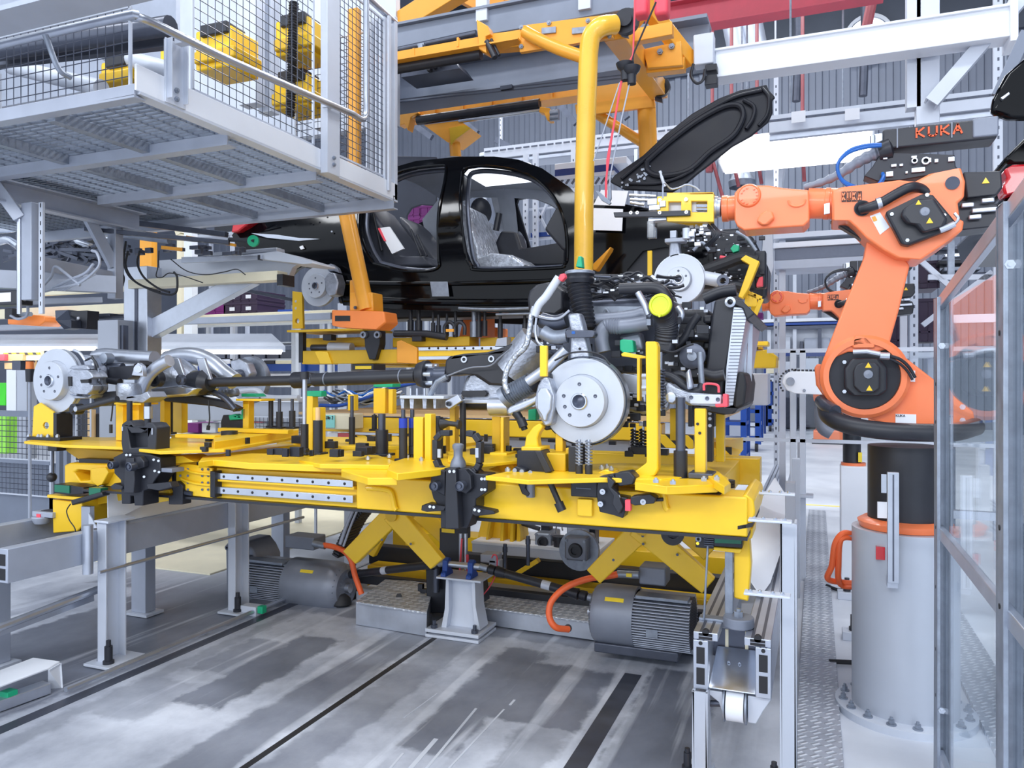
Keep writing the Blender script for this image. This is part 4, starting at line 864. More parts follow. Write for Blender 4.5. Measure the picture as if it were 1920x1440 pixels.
rear_door = [(700,494),(686,470),(672,432),(664,395),(662,372),(680,340),(712,312),(750,299),(800,294),(810,300),(815,330),(818,400),(822,480),(822,500),(800,508),(750,506)]
front_door = [(845,310),(850,301),(870,297),(905,299),(950,308),(990,325),(1025,356),(1048,390),(1061,430),(1063,480),(1058,495),(1040,502),(900,506),(882,498),(872,470),(856,380)]
body = MB().trace(outer, CY,.045,[rear_door, front_door]).build('body_side', GLO, t, maxlen=.11, warp=side_warp(CY, ZB), ang=45)
# door aperture seals / inner flange
def warped(px, Y=CY, d=0): f = side_warp(Y, ZB); return [f(aY(x, y, Y)) + V((0, d,0)) for x, y in px]
for px in (rear_door, front_door):
    pts = bez(warped(px + [px[0]], d=-.004),5); MB().tube(pts,.013,8, cap=False).build('aperture_seal', GLO, t)
    cx = sum(p[0] for p in px) / len(px); cy = sum(p[1] for p in px) / len(px)
    pts = bez(warped([(cx + (x - cx) * .955, cy + (y - cy) * .955) for x, y in px + [px[0]]], d=.10),5); MB().tube(pts,.02,8, cap=False).build('inner_seal', DSTL, t)
# sill, B pillar relief, rear wing form
MB().tube(bez(warped([(650,530),(800,532),(1000,528),(1150,520)], d=-.01),6),.02,10).build('sill_ridge', GLO, t)
MB().tube(bez(warped([(645,560),(800,566),(1000,566),(1140,556)], d=-.015),6),.03,10).build('sill_lower', GLO, t)
MB().tube(bez(warped([(470,392),(540,378),(640,371)], d=-.005),6),.012,8).build('wing_crease', GLO, t)
# roof, far side, boot, bulkhead: the volume behind the side panel
W = 1.72
zr = aY(850,276, CY).z
def arch(px, inset=0):                              # roof skin as lofted strips across the car
    a = [side_warp(CY, ZB)(aY(x, y, CY)) for x, y in px]; return a
rp = arch([(640,350),(690,302),(745,283),(830,274),(900,275),(950,283),(1000,303)])
m = MB(); nx = len(rp)
for j in range(9):
    f = j / 8
    for p in rp: m.v.append(V((p.x, p.y + f * (2 * (CY + W / 2 - p.y)), p.z + .05 * math.sin(math.pi * f))))
for j in range(8):
    for i in range(1, nx - 2): m.f.append((j * nx + i, j * nx + i + 1,(j + 1) * nx + i + 1,(j + 1) * nx + i))
m.build('roof', GLO, t, ang=60)
far = CY + W
fo = [(p[0], p[1]) for p in outer]
# far side panel mirrored in depth: same outline kept at its own real position
def farside(px): return [V((aY(x, y, CY).x, far, aY(x, y, CY).z)) for x, y in px]
def fw(v):
    z = v.z; off = .24 * ((z - ZB) / .55) ** 1.25 if z > ZB else 0; return V((v.x, v.y - off, z))
MB().prism(farside(outer), V((0,.04,0)),[farside(rear_door), farside(front_door)]).build('far_body_side', HEADL if False else DSKIN, t, maxlen=.2, warp=fw, ang=45)
# grey headliner and inner side lining (far side seen through the doors)
def mid(x, y, d): return aY(x, y, CY + d)
m = MB()
hp = [V((p.x,0, p.z - .05)) for p in rp]
for f in (0.02,.98):
    pass
for j in range(7):
    f = j / 6
    for p in rp: m.v.append(V((p.x, p.y + .03 + f * (2 * (CY + W / 2 - p.y) - .06), p.z - .035 + .04 * math.sin(math.pi * f))))
for j in range(6):
    for i in range(1, nx - 2): m.f.append((j * nx + i, j * nx + i + 1,(j + 1) * nx + i + 1,(j + 1) * nx + i))
m.build('headliner', HEADL, t, ang=60)
m = MB(); fp = farside([(640,350),(690,302),(745,283),(830,274),(900,275),(950,283),(1000,303),(1070,355),(1060,380),(1030,350),(985,325),(900,302),(845,300),(838,420),(815,420),(810,300),(745,302),(700,325),(668,370),(660,420),(640,420)])
m.prism([p - V((0,.05,0)) for p in fp], V((0,.02,0))).build('inner_lining', HEADL, t, maxlen=.2, warp=fw, ang=45)
# slab under the closed roof, daylight through a glass roof put in as glow
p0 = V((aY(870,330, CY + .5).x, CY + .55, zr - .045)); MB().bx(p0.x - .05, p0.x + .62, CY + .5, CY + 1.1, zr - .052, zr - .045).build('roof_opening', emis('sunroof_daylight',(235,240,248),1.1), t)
m = MB(); g = aY(968,352, CY + W - .3); m.tube(bez([g + V((-.12,0,-.03)), g + V((-.1,-.05,.0)), g + V((0,-.06,.01)), g + V((.1,-.05,0)), g + V((.12,0,-.03))]),.014,8).build('grab_handle', GRY, t)
# floor, firewall, dashboard, boot floor
zf = aY(900,520, CY).z
MB().bx(aY(655,500, CY).x, aY(1150,500, CY).x, CY + .05, far - .02, zf - .06, zf).build('floor_pan', DSKIN, t)
MB().bx(aY(480,500, CY).x, aY(660,500, CY).x, CY + .1, far - .05, aY(560,470, CY).z - .03, aY(560,470, CY).z).build('boot_floor', DSKIN, t)
xa = aY(470,400, CY).x; xb = aY(640,400, CY).x; MB().bx(xa, xb, CY + .12, far - .1, aY(560,383, CY).z - .03, aY(560,383, CY).z - .01).build('boot_lid', GLO, t, bev=.02)
MB().bx(aY(1092,500, CY).x, aY(1100,500, CY).x, CY + .05, far, aY(1090,545, CY).z, aY(1090,385, CY).z).build('bulkhead', DSKIN, t)
MB().prism([mid(1045,385,.1), mid(1090,380,.1), mid(1095,470,.1), mid(1055,470,.1), mid(1020,430,.1)], V((0, W - .25,0))).build('dashboard', BLK2, t, bev=.02, segs=3)
# engine bay: near inner wing, wheel housing and long arm, with details
iw = MB().trace([(1110,372),(1230,392),(1215,410),(1190,430),(1170,440),(1195,452),(1230,470),(1230,560),(1120,560),(1100,470)], CY + .12,.12).build('inner_wing', DSKIN, t, bev=.02, maxlen=.15)
m = MB(); m.tube(bez([aY(1108,545, CY + .08), aY(1150,470, CY + .08), aY(1185,430, CY + .06), aY(1225,405, CY + .04)]),.03,12).build('wing_rail', BLK2, iw)
for x, y in ((1175,448),(1116,448),(1160,506),(1178,508),(1225,458)): MB().cyl(aY(x, y, CY + .12), aY(x, y, CY + .105),.016,10).build('clip', ALU, iw)
MB().trace([(1172,420),(1176,418),(1184,424),(1188,432),(1182,432),(1176,426)], CY + .05,.02).build('green_clip', GRN, iw)
MB().bx(aY(1230,440, CY).x, aY(1300,440, CY).x, CY + .3, far - .3, aY(1260,452, CY).z, aY(1260,440, CY).z).build('front_cross_panel', DSKIN, t)
# A-pillar foot, cowl
MB().bx(aY(1085,372, CY).x, aY(1150,372, CY).x, CY + .1, far - .1, aY(1120,372, CY).z - .05, aY(1120,366, CY).z).build('cowl', BLK2, t, bev=.01)
# tail lamp
tl = MB().trace([(438,404),(474,402),(473,412),(462,422),(446,434),(433,436),(436,420)], CY - .03,.12).build('tail_lamp', RED, t, bev=.012)
MB().tube([aY(472,405, CY - .03), aY(495,402, CY)],.01,8).tube([aY(466,416, CY - .03), aY(512,412, CY)],.008,8).build('chrome_line', STL, tl)
MB().trace([(470,437),(520,440),(560,446),(600,448),(560,452),(500,446)], CY - .01,.02).build('bumper_bracket', ALU, t, bev=.003)
# bits on the rear wing and sill
m = MB()
for x, y in ((586,378),(570,404),(533,402),(579,396),(563,400),(622,434),(697,388),(714,392)): m.cyl(aY(x, y, CY - .002), aY(x, y, CY - .012),.008,8)
m.build('wing_plugs', ALU, t)
MB().trace([(561,463),(567,460),(570,466),(564,468)], CY - .02,.01).build('sticker', PAPER, t)
MB().trace([(806,528),(839,528),(842,556),(810,556)], CY - .02,.006).build('sill_tag', GALV, t, bev=.002)
# linings of the far side as seen through the door openings
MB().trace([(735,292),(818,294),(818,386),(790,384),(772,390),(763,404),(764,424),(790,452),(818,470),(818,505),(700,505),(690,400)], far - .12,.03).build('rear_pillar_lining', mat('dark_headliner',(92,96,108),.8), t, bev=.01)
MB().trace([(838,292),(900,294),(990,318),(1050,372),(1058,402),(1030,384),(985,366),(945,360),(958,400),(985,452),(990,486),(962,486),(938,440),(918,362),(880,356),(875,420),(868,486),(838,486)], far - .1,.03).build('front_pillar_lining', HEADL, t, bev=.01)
# seats: rear bench and two front seats in protective film
def seat(px, hx, hy, hr, dY, nm, back=LEATH, film=None):
    s_ = MB().trace(px, CY + dY,.5).build(nm, back, t, bev=.06, segs=4)
    if hx: MB().sph(aY(hx, hy, CY + dY + .25), hr,18,12,(.75,1.1,1)).build('headrest', BLK2, s_)
    return s_
rs = seat([(668,372),(690,386),(730,440),(745,480),(800,480),(815,500),(700,504),(680,460)],0,0,0,.3, 'rear_seat')
MB().trace([(745,402),(765,420),(800,470),(815,490),(815,500),(780,494),(752,450)], CY + .95,.5).build('far_rear_seat', LEATH, t, bev=.05, segs=4)
for a, b in (((700,400),(716,470)),((770,430),(790,480)),((782,440),(800,480))): MB().tube([aY(*a, CY + .27), aY(*b, CY + .27)],.012,8).build('seat_seam', BLK2, rs)
MB().trace([(708,428),(730,425),(757,466),(735,476)], CY + .24,.02).build('paper_sheet', PAPER, t); MB().trace([(708,428),(712,427),(724,452),(720,452)], CY + .235,.02).build('red_edge', CORAL, t)
seat([(852,386),(868,378),(878,400),(898,462),(905,498),(880,500),(866,470),(858,420)],862,352,.12,.28, 'front_seat', FILM)
seat([(884,414),(908,408),(922,440),(938,472),(925,498),(900,498),(888,450)],902,396,.13,.95, 'far_front_seat', FILM)
MB().trace([(888,484),(920,474),(960,478),(985,496),(980,504),(890,504)], CY + .28,.5).build('seat_cushion', FILM, t, bev=.05, segs=4)
MB().trace([(938,432),(968,434),(978,466),(1062,452),(1062,500),(930,500),(920,470)], CY + .8,.2).build('centre_console', BLK2, t, bev=.03, segs=3)
MB().tube([aY(936,400, CY + .8), aY(930,432, CY + .8)],.03,10).build('belt_buckle', BLK2, t)
# bonnet standing open
YB = CY + .1
def bw(v): return v + V((0,.25 * math.sin(max(0, min(1,(v.z - aY(1200,340, YB).z) / .9)) * math.pi * .5),0))
BO = [(1142,340),(1150,326),(1200,285),(1240,240),(1290,196),(1340,165),(1380,148),(1418,140),(1434,136),(1438,148),(1451,163),(1445,168),(1446,195),(1438,215),(1420,232),(1405,246),(1370,268),(1330,305),(1285,345),(1260,360),(1170,355)]
bn = MB().trace(BO, YB,.035).build('bonnet', DSKIN, t, bev=.01, maxlen=.14, warp=bw)
def bt(px, r, nm, m_=DSKIN, d=-.015): return MB().tube(bez([bw(aY(x, y, YB)) + V((0, d,0)) for x, y in px],6), r,8).build(nm, m_, bn)
bt([(1210,300),(1250,258),(1300,215),(1350,185),(1380,182),(1390,200),(1384,225),(1368,250),(1330,280),(1290,320),(1240,330),(1215,320),(1210,300)],.022, 'inner_rib')
bt([(1165,335),(1210,290),(1260,240),(1310,200),(1370,165),(1425,150)],.014, 'edge_rib'); bt([(1390,170),(1410,185),(1408,210),(1396,232)],.016, 'nose_rib'); bt([(1425,145),(1438,165),(1436,200),(1420,225)],.012, 'lip_rib')
bt([(1180,345),(1230,345),(1270,335),(1300,318)],.012, 'rear_rib'); bt([(1238,322),(1244,340),(1248,352)],.012, 'gas_strut', LGR,-.03)
m = MB(); rnd = random.Random(2)
for i in range(34):
    x = 1165 + rnd.random() * 60; y = 350 - (x - 1165) * .8 + rnd.random() * 26 - 6
    if y < 352: m.cyl(bw(aY(x, y, YB)) + V((0,.0,0)), bw(aY(x, y, YB)) + V((0,-.012,0)),.006 + rnd.random() * .006,6)
m.build('hinge_clips', GALV, bn)

MB().trace([(1127,356),(1178,358),(1171,386),(1113,384)], CY - .06,.01).build('protective_sheet', PAPER, t); MB().trace([(1113,390),(1168,392),(1166,433),(1109,431)], CY - .06,.01).build('protective_sheet', PAPER, t)
m = MB()
for a, b in (((1180,366),(1230,368)),((1182,374),(1230,376)),((1182,380),(1208,384))): m.tube([aY(*a, CY - .05), aY(*b, CY - .05)],.012,8)
m.build('wing_edges', STL, t)
# ================================================================== MEZZANINE WITH MESH CAGE (upper left)
MX, MY0, MY1, MZ = -2.75,2.505,4.75,2.757
t = thing('mezzanine_platform', 'raised steel platform with grating floor and wire mesh sides in the upper left', 'platform',(MX - 1,3.6, MZ))
MB().bx(MX - .012, MX, MY0, MY1, MZ, MZ + .115).build('toe_plate', WHT, t, bev=.003)
MB().bx(MX - .07, MX, MY0 + .02, MY1, MZ - .012, MZ).build('edge_flange', LGR, t)
MB().bx(-6.4, MX - .012, MY0, MY0 + .012, MZ - .02, MZ + .03).bx(-6.4, MX - .012, MY0, MY0 + .06, MZ - .03, MZ - .02).build('front_angle', GRY, t, bev=.002)
MB().chan((-6.4, MY1 - .03, MZ - .02),(MX, MY1 - .03, MZ - .02),.06,.09,.008).build('rear_channel', GRY, t)
for i, y in enumerate((3.15,3.9)): MB().chan((-4.6, y, MZ - .03),(MX - .05, y, MZ - .03),.07,.06,.008).build('cross_channel', GRY, t)
for i, x in enumerate((-3.35,-3.95)): MB().chan((x, MY0 + .06, MZ - .02),(x, MY1 - .06, MZ - .02),.05,.05,.008).build('joist', GALV, t)
m = MB(); n = 56
for i in range(n): y = MY0 + .06 + (MY1 - MY0 - .1) * i / n; m.bx(-6.4, MX - .02, y, y + .005, MZ + .012, MZ + .026)
for i in range(34): x = -6.4 + 3.6 * i / 34; m.bx(x, x + .004, MY0 + .03, MY1 - .03, MZ + .012, MZ + .022)
g = m.build('grating', GALV, t); g['kind'] = 'stuff'
MB().bx(-6.2,-4.62,3.2, MY1, MZ + .036, MZ + .04).build('floor_sheet', DSTL, t)
# side post and panels
MB().chan((MX - .02 + .03,2.72, MZ + .02),(MX + .01,2.72,3.05),.05,.10,.006,1, up=V((0,1,0))).bx(MX, MX + .008,2.66,2.78, MZ + .0,3.05).build('post', LGR, t, bev=.002)
MB().bx(MX, MX + .05,3.84,3.97, MZ - .03,4.1).build('post', LGR, t, bev=.004)
MB().bx(MX - .04, MX, MY1 - .04, MY1, MZ,4.05).build('post', LGR, t, bev=.002)
for y in (2.72,3.9): 
    for z in (MZ + .03, MZ + .07): MB().bolt((MX + (.05 if y > 3 else .008), y, z),(1,0,0),.012,.012).build('bolt', GALV, t)
def mesh_panel(p0, du, dv, pitch, r, name='mesh_panel', parent=t, frame=.012):
    p0 = V(p0); du = V(du); dv = V(dv)
    if p0.z < 1.5:
        for q in (p0, p0 + du): MB().bx(q.x - .01, q.x + .01, q.y - .01, q.y + .01,0, q.z).build('mesh_post', LGR, parent)
    o = mesh_wires(MB(), p0, du, dv, max(1, round(du.length / pitch)), max(1, round(dv.length / pitch)), r * 1.2).build(name, DSTL, parent)
    f = MB()
    for a, b in ((p0, p0 + du),(p0 + dv, p0 + du + dv),(p0, p0 + dv),(p0 + du, p0 + du + dv)): f.beam(a, b, frame, frame)
    f.build('mesh_frame', LGR, o); return o
mesh_panel((MX - .03,2.86, MZ + .13),(0,.95,0),(0,0,1.1),.05,.0022)
mesh_panel((MX - .03,4.0, MZ + .14),(0,.72,0),(0,0,1.08),.045,.0022)
mesh_panel((-6.4, MY0 + .05, MZ + .04),(3.56,0,0),(0,0,.36),.05,.0022)
mesh_panel((-3.6, MY1 - .03, MZ + .14),(.84,0,0),(0,0,1.08),.05,.0022)
# rails
hz = 3.035
MB().tube(bez([(-6.5,2.42, hz),(-4.2,2.42, hz),(-2.80,2.42, hz),(-2.70,2.44, hz),(-2.66,2.52, hz),(-2.66,3.0, hz + .02),(-2.66,4.05, hz + .1)],6),.019,14).build('handrail', ALU, t)
MB().tube(bez([(-2.66,4.04, hz + .1),(-2.66,4.15, hz + .1),(-2.66,4.2, hz + .16),(-2.66,4.2, hz + .3)],5) + [V((-2.66,4.2,4.15))],.019,14).build('rail_return', ALU, t)
MB().tube([(MX - .02,3.9,4.05),(MX - .02, MY1,4.02)],.022,12).build('top_rail', ALU, t)
for p in ((-2.68,2.72, hz + .01),(-2.68,3.85, hz + .09)): MB().bx(p[0] - .05, p[0], p[1] - .02, p[1] + .02, p[2] - .012, p[2] + .012).build('rail_clip', LGR, t)
# front overhead girder passing before the cage
t2 = thing('overhead_girder', 'large grey steel girder crossing the top left corner in front of the cage', 'girder',(-3.4,2.2,2.84))
MB().ibeam((-7,2.15,3.08),(-.9,2.15,3.08),.16,.26,.02).build('beam', GRY, t2)
MB().bx(-3.06,-3.03,2.05,2.07,2.86,3.12).build('hanging_plate', LGR, t2); MB().tube(bez([(-3.04,2.3,2.96),(-3.04,2.36,2.84),(-3.04,2.42,2.82)]),.012,8).build('hook', GALV, t2)
# supporting beam and pillars under the platform
t3 = thing('support_frame', 'grey steel support frame of pillars and braces under the raised platform', 'steel frame',(-4.6,3.6,0))
MB().chan((-4.66,2.4, MZ - .10),(-4.66,4.30, MZ - .10),.08,.14,.01,-1).build('main_beam', GRY, t3)
p = aY(52,480,3.3); MB().bx(p.x - .06, p.x + .03,3.3,3.37, aY(52,562,3.3).z, MZ - .17).build('pillar', GRY, t3, bev=.004)
MB().tube([V((p.x - .075,3.3,1.9)), V((p.x - .075,3.3, MZ - .2))],.014,10).build('pillar_tube', ALU, t3)
q = V((p.x + .055,3.34,0)); MB().bx(q.x, q.x + .035,3.33,3.345,1.9, MZ - .17).build('slotted_strip', LGR, t3)
m = MB()
for i in range(12): m.bx(q.x + .015, q.x + .021,3.328,3.331,1.95 + i * .055,1.975 + i * .055)
m.build('slots', RUB, t3)
MB().beam(aY(-20,330,3.2), aY(38,410,3.3),.05,.07).build('brace', GRY, t3, bev=.003)
MB().beam(aY(155,388,3.9), aY(214,500,4.1),.05,.07).build('brace', GRY, t3, bev=.003)
a = aY(213,480,4.1); MB().bx(a.x - .04, a.x + .04,4.08,4.15, aY(213,560,4.1).z, MZ - .17).build('pillar', GRY, t3, bev=.004)
MB().beam(aY(72,494,3.5), aY(212,522,4.1),.05,.09).build('tie_beam', GRY, t3, bev=.003)
MB().beam(aY(-30,522,3.4), aY(218,534,4.0),.06,.12).build('tie_beam', GRY, t3, bev=.003)
MB().beam(aY(40,566,3.6), aY(192,562,4.0),.05,.04).build('tie_beam', GRY, t3, bev=.003)
MB().beam(aY(160,430,4.0), aY(430,455,4.5),.05,.03).build('tie_beam', DSTL, t3, bev=.003)
# lifting cylinders, hoses, yellow lever with green disc
t4 = thing('pneumatic_unit', 'grey pneumatic cylinder with yellow lever and green disc under the raised platform', 'pneumatic cylinder', aY(300,460,4.5))
MB().tube([aY(226,437,4.4), aY(318,449,4.5)],.035,18).build('cylinder', GALV, t4)
MB().beam(aY(210,413,4.45), aY(425,440,4.6),.05,.04).build('guide_rail', DSTL, t4, bev=.003)
MB().beam(aY(350,444,4.5), aY(442,460,4.55),.018,.02).beam(aY(302,464,4.4), aY(342,468,4.5),.02,.025).build('yellow_lever', ORA, t4, bev=.002)
MB().tube([aY(430,449,4.5), aY(478,452,4.5)],.016,10).build('spindle', BLK2, t4)
MB().lathe(aY(475,452,4.5),(.3,-1,0),[(-.01,.012),(-.01,.042),(.01,.042),(.012,.03),(.012,.001)],24).build('green_disc', GRN, t4)
m = MB(); rnd = random.Random(3)
for i in range(22): m.cb(aY(225 + rnd.random() * 230,462 + rnd.random() * 14,4.45 + rnd.random() * .3),(.02 + rnd.random() * .07,.03,.015 + rnd.random() * .04))
m.build('valve_bank', DSTL, t4, bev=.003)
m = MB()
for pts in ([(236,452),(232,490),(244,520),(275,540),(310,552),(330,548),(332,520),(326,510)],[(262,470),(258,495),(270,520),(296,540),(318,548)],[(228,478),(224,500),(232,520),(230,535)],[(240,470),(236,500),(256,530),(300,548)]):
    m.tube(bp(pts,4.3),.008,8)
m.tube(bp([(298,470),(296,500),(293,518),(304,520),(318,512),(345,518),(380,530)],4.4),.004,6)
m.tube(bp([(320,486),(350,508),(385,515),(420,510),(444,505),(460,515)],4.5),.004,6); m.build('hose_loops', RUB, t4)
m = MB()
for pts in ([(45,556),(70,545),(95,520),(103,500),(120,510),(150,535)],[(100,540),(130,525),(160,512),(175,495)],[(60,552),(110,540),(150,530),(185,500),(182,475),(172,470)],[(45,560),(52,575),(50,592),(34,598),(20,592)]): m.tube(bp(pts,3.5),.009,8)
for i in range(6): m.tube(bp([(90 + 6 * i,545),(115 + 8 * i,532 - i),(140 + 8 * i,524 - 2 * i)],3.6),.005,6)
one(m, 'grey_hoses', GRY, 'bundle of pale grey hoses drooping at the left edge below the platform', 'hose')
# clutter of car parts under the platform: bumpers, chrome
t = thing('covered_car_parts', 'black and chrome car body parts glimpsed behind the left pillars', 'car parts', aY(120,440,5.2))
MB().trace([(82,372),(120,385),(150,402),(180,430),(200,470),(84,470)],5.4,.2).build('black_panel', GLO, t, bev=.03)
MB().tube(bp([(84,428),(130,424),(180,436),(215,455)],5.1),.05,12).tube(bp([(84,455),(130,450),(170,462)],5.1),.03,10).build('chrome_tubes', STL, t)
MB().tube(bp([(-10,412),(20,412),(40,414)],4.6),.02,10).tube(bp([(-10,432),(20,430),(36,424)],4.6),.03,10).tube(bp([(-10,455),(15,450),(36,462)],4.6),.035,10).build('chrome_tubes', STL, t)
m = MB(); rnd = random.Random(12)
for i in range(40): m.beam(aY(rnd.random() * 210,440 + rnd.random() * 60,5.0 + rnd.random() * .3), aY(rnd.random() * 210,440 + rnd.random() * 60,5.0),.012,.03)
o = m.build('small_struts', DSTL, t, bev=.002)
t = thing('sensor_unit', 'black sensor box with white label at the left edge under the hoses', 'sensor', aY(20,560,3.3))
MB().pb(-20,545,34,572,3.3,.1).build('housing', BLK2, t, bev=.006); MB().pb(-10,549,20,566,3.297,.004).build('label_plate', PAPER, t); MB().tube([aY(34,558,3.34), aY(46,558,3.34)],.022,14).build('gland', LGR, t)
# machines on the platform behind the mesh: yellow units with corrugated hoses
def yellow_unit(x0, y0, x1, y1, Y, lab, hose=True):
    t = thing('lifting_unit', lab, 'machine', aY((x0 + x1) / 2, y1, Y))
    MB().pb(x0, y0, x1, y1, Y,.3).build('body', YEL, t, bev=.015); MB().pb(x0 - 4,(y0 + y1) / 2, x1 + 6,(y0 + y1) / 2 + 22, Y - .04,.3).build('arm_block', YEL2, t, bev=.012)
    MB().pb(x0 + 8, y0 - 10, x1 - 8, y0 + 12, Y - .03,.2).build('motor', BLK2, t, bev=.01)
    if hose:
        a = aY((x0 + x1) / 2 + 4, y0 - 30, Y - .1); b = aY((x0 + x1) / 2, y1 + 18, Y - .1); n = 44
        MB().tube([a.lerp(b, i / n) for i in range(n + 1)],[.035 if i % 2 else .026 for i in range(n + 1)],14).build('corrugated_hose', RUB, t)
    return t
yellow_unit(366,52,432,128,4.3, 'large yellow machine unit behind the left mesh panel of the cage', False)
yellow_unit(516,34,578,100,4.5, 'upper yellow unit with black corrugated hose inside the cage')
yellow_unit(512,140,576,200,4.6, 'lower yellow unit with black corrugated hose inside the cage')
yellow_unit(188,112,240,150,3.5, 'small yellow unit with white pipe behind the front mesh', False)
one(MB().pb(300,84,318,112,3.5,.1), 'yellow_block', YEL, 'yellow block just left of the cage corner post', 'machine', bev=.008)
one(MB().tube([aY(20,125,3.6), aY(190,165,3.4)],.05,16), 'white_pipe', LGR, 'white pipe behind the front mesh, left end', 'pipe')
one(MB().tube([aY(200,100,3.6), aY(330,135,3.4)],.05,16), 'white_pipe', LGR, 'white pipe behind the front mesh, next to the corner post', 'pipe')
one(MB().bx(-4.3,-4.1,2.75,2.85, MZ + .05,3.15), 'grey_stanchion', LGR, 'short grey stanchion behind the front mesh', 'post')
one(MB().tube([aY(-20,100,3.0), aY(320,48,3.0)],.05,12).beam(aY(-20,112,3.1), aY(320,72,3.1),.05,.1), 'dark_pipe_run', DSTL, 'dark pipe run behind the handrail at the upper left', 'pipe')
for i,(x0, x1, y1, Y) in enumerate(((448,480,195,5.4),(484,508,210,5.6),(588,606,240,5.5))):
    one(MB().pb(x0,-60, x1, y1, Y,.12), 'white_machine_column', LGR,['widest white machine column inside the cage', 'slotted white machine column beside the corrugated hoses', 'slim pale machine column right of the corrugated hoses'][i], 'column', bev=.004)
t = thing('strip_bank', 'bank of pale vertical strips seen through the far mesh panel', 'machine', aY(700,250,5.0)); m = MB()
for i in range(6):
    x = aY(686 + i * 8,200,4.6).x; MB().bx(x, x + .015,4.6,4.63, MZ + .04,4.0).build('strip', LGR, t)
one(MB().bx(aY(652,200,4.6).x, aY(670,200,4.6).x,4.6,4.65, MZ + .04,4.1), 'amber_strip', ORA, 'amber upright strip behind the far mesh panel', 'post')
one(MB().pb(338,-60,742,262,6.3,.08), 'white_machine_panel', LGR, 'large pale machine panel behind the side mesh of the cage', 'panel')
one(MB().pb(-60,20,330,175,6.6,.08), 'white_machine_panel', GRY, 'grey machine panel behind the front mesh of the cage', 'panel')
# ================================================================== ARM WITH TROUGH beside the rear wing
t = thing('handling_column', 'pale aluminium column with sloping brace and level arm left of the car tail', 'column',(aY(252,700,4.75).x,4.75,0))
x0 = aY(232,600,4.75).x; x1 = aY(276,600,4.75).x
MB().bx(x0, x1,4.75,4.9,.9, aY(250,500,4.75).z).build('column_profile', ALU, t, bev=.003)
c_ = (x0 + x1) / 2; MB().bx(c_ - .005, c_ + .028,4.745,4.75,.95, aY(250,535,4.75).z).build('groove', DSTL, t)
MB().prism([aY(255,612,4.8), aY(410,531,4.8), aY(474,531,4.8), aY(262,645,4.8)],(0,.09,0)).build('brace', ALU, t, bev=.004)
MB().pb(240,516,520,533,4.72,.12).build('arm', CREAM, t, bev=.003); MB().pb(519,514,530,535,4.71,.14).build('arm_cap', BLK2, t)
MB().trace([(298,488),(490,476),(515,484),(564,492),(548,502),(540,522),(518,520),(300,520)],4.95,.06).build('tray_side', LGR, t, bev=.003)
MB().prism([aY(440,480,4.78), aY(520,471,4.78), aY(584,490,4.78), aY(586,494,4.78), aY(566,495,4.78)],(0,.3,0)).build('tray_nose', LGR, t, bev=.002)
MB().trace([(340,482),(488,478),(488,486),(340,493)],4.74,.03).build('tray_rail', ALU, t, bev=.002); MB().pb(483,478,487,487,4.735,.035).build('rail_cap', BLK2, t)
MB().trace([(380,475),(518,464),(519,471),(385,480)],4.9,.1).build('upper_rail', ALU, t, bev=.002)
MB().pb(183,600,221,672,4.6,.2).build('control_cabinet', BOX, t, bev=.004); MB().pb(222,610,231,672,4.62,.05).build('cabinet_edge', DSTL, t)
t = thing('twin_boxes', 'two dark angled display boxes standing on the cream rail at the left', 'display', aY(135,622,4.9))
MB().prism([aY(103,582,4.9), aY(128,581,4.9), aY(133,600,4.7), aY(133,615,4.7), aY(120,618,4.7), aY(104,600,4.9)],(0,.1,0)).build('left_box', DSTL, t, bev=.004)
MB().trace([(133,583),(164,582),(162,617),(133,614)],4.8,.12).build('right_box', BLK2, t, bev=.004); MB().pb(144,594,148,599,4.79,.01).build('lamp', PAPER, t)
MB().pb(166,594,230,598,5.0,.03).pb(172,588,205,594,5.0,.2).build('side_fitting', DSTL, t, bev=.003)
# ================================================================== LEFT CONVEYOR
t = thing('left_conveyor', 'grey conveyor frame of two deep rails on legs at the lower left', 'conveyor',(-3.7,3.0,0))
def deep(x0, x1, ya, yb, z0, z1, cap=True):
    r = MB().bx(x0, x1, ya, yb, z0, z1).build('rail', GRY, t, bev=.003); h = z1 - z0; w_ = x1 - x0
    MB().bx(x0 + w_ * .2, x1 - w_ * .2, ya - .001, ya + .02, z0 + h * .08, z0 + h * .42).bx(x0 + w_ * .2, x1 - w_ * .2, ya - .001, ya + .02, z0 + h * .5, z0 + h * .84).build('chamber', RUB, r)
deep(-3.57,-3.50,2.46,8,.545,.705); deep(-4.12,-4.05,2.0,8,.56,.715)
MB().bx(-4.0,-3.57,2.5,8.0,.60,.61).build('belt_bed', DSTL, t)
for y, zz in ((2.94,.75),(3.9,.75),(5.2,.72)):
    lg = MB().bx(-3.50,-3.49, y, y + .13,.02, zz).bx(-3.5,-3.44, y, y + .01,.02, zz).bx(-3.5,-3.44, y + .12, y + .13,.02, zz).build('leg', LGR, t, bev=.002)
    MB().bx(-3.54,-3.36, y - .05, y + .18,.006,.02).build('foot_plate', LGR, lg, bev=.002); MB().bx(-3.5,-3.40, y - .02, y + .15, zz, zz + .012).build('head_plate', LGR, lg, bev=.002)
    MB().lathe((-3.42, y + .0,.02),(0,0,1),[(0,0),(0,.028),(.015,.028),(.018,.02),(.09,.02),(.09,.012),(.12,.012),(.12,0)],14).build('levelling_bolt', BLK2, lg)
for y in (2.7,3.65,5.0):
    lg = MB().bx(-4.05,-3.93, y, y + .08,.02,.56).build('leg', GRY, t, bev=.003); MB().bx(-4.09,-3.89, y - .03, y + .11,.004,.02).build('foot_plate', LGR, lg)
MB().tube([(-3.47,2.86,.50),(-3.47,2.86,.75)],.026,14).build('air_cylinder', ALU, t)
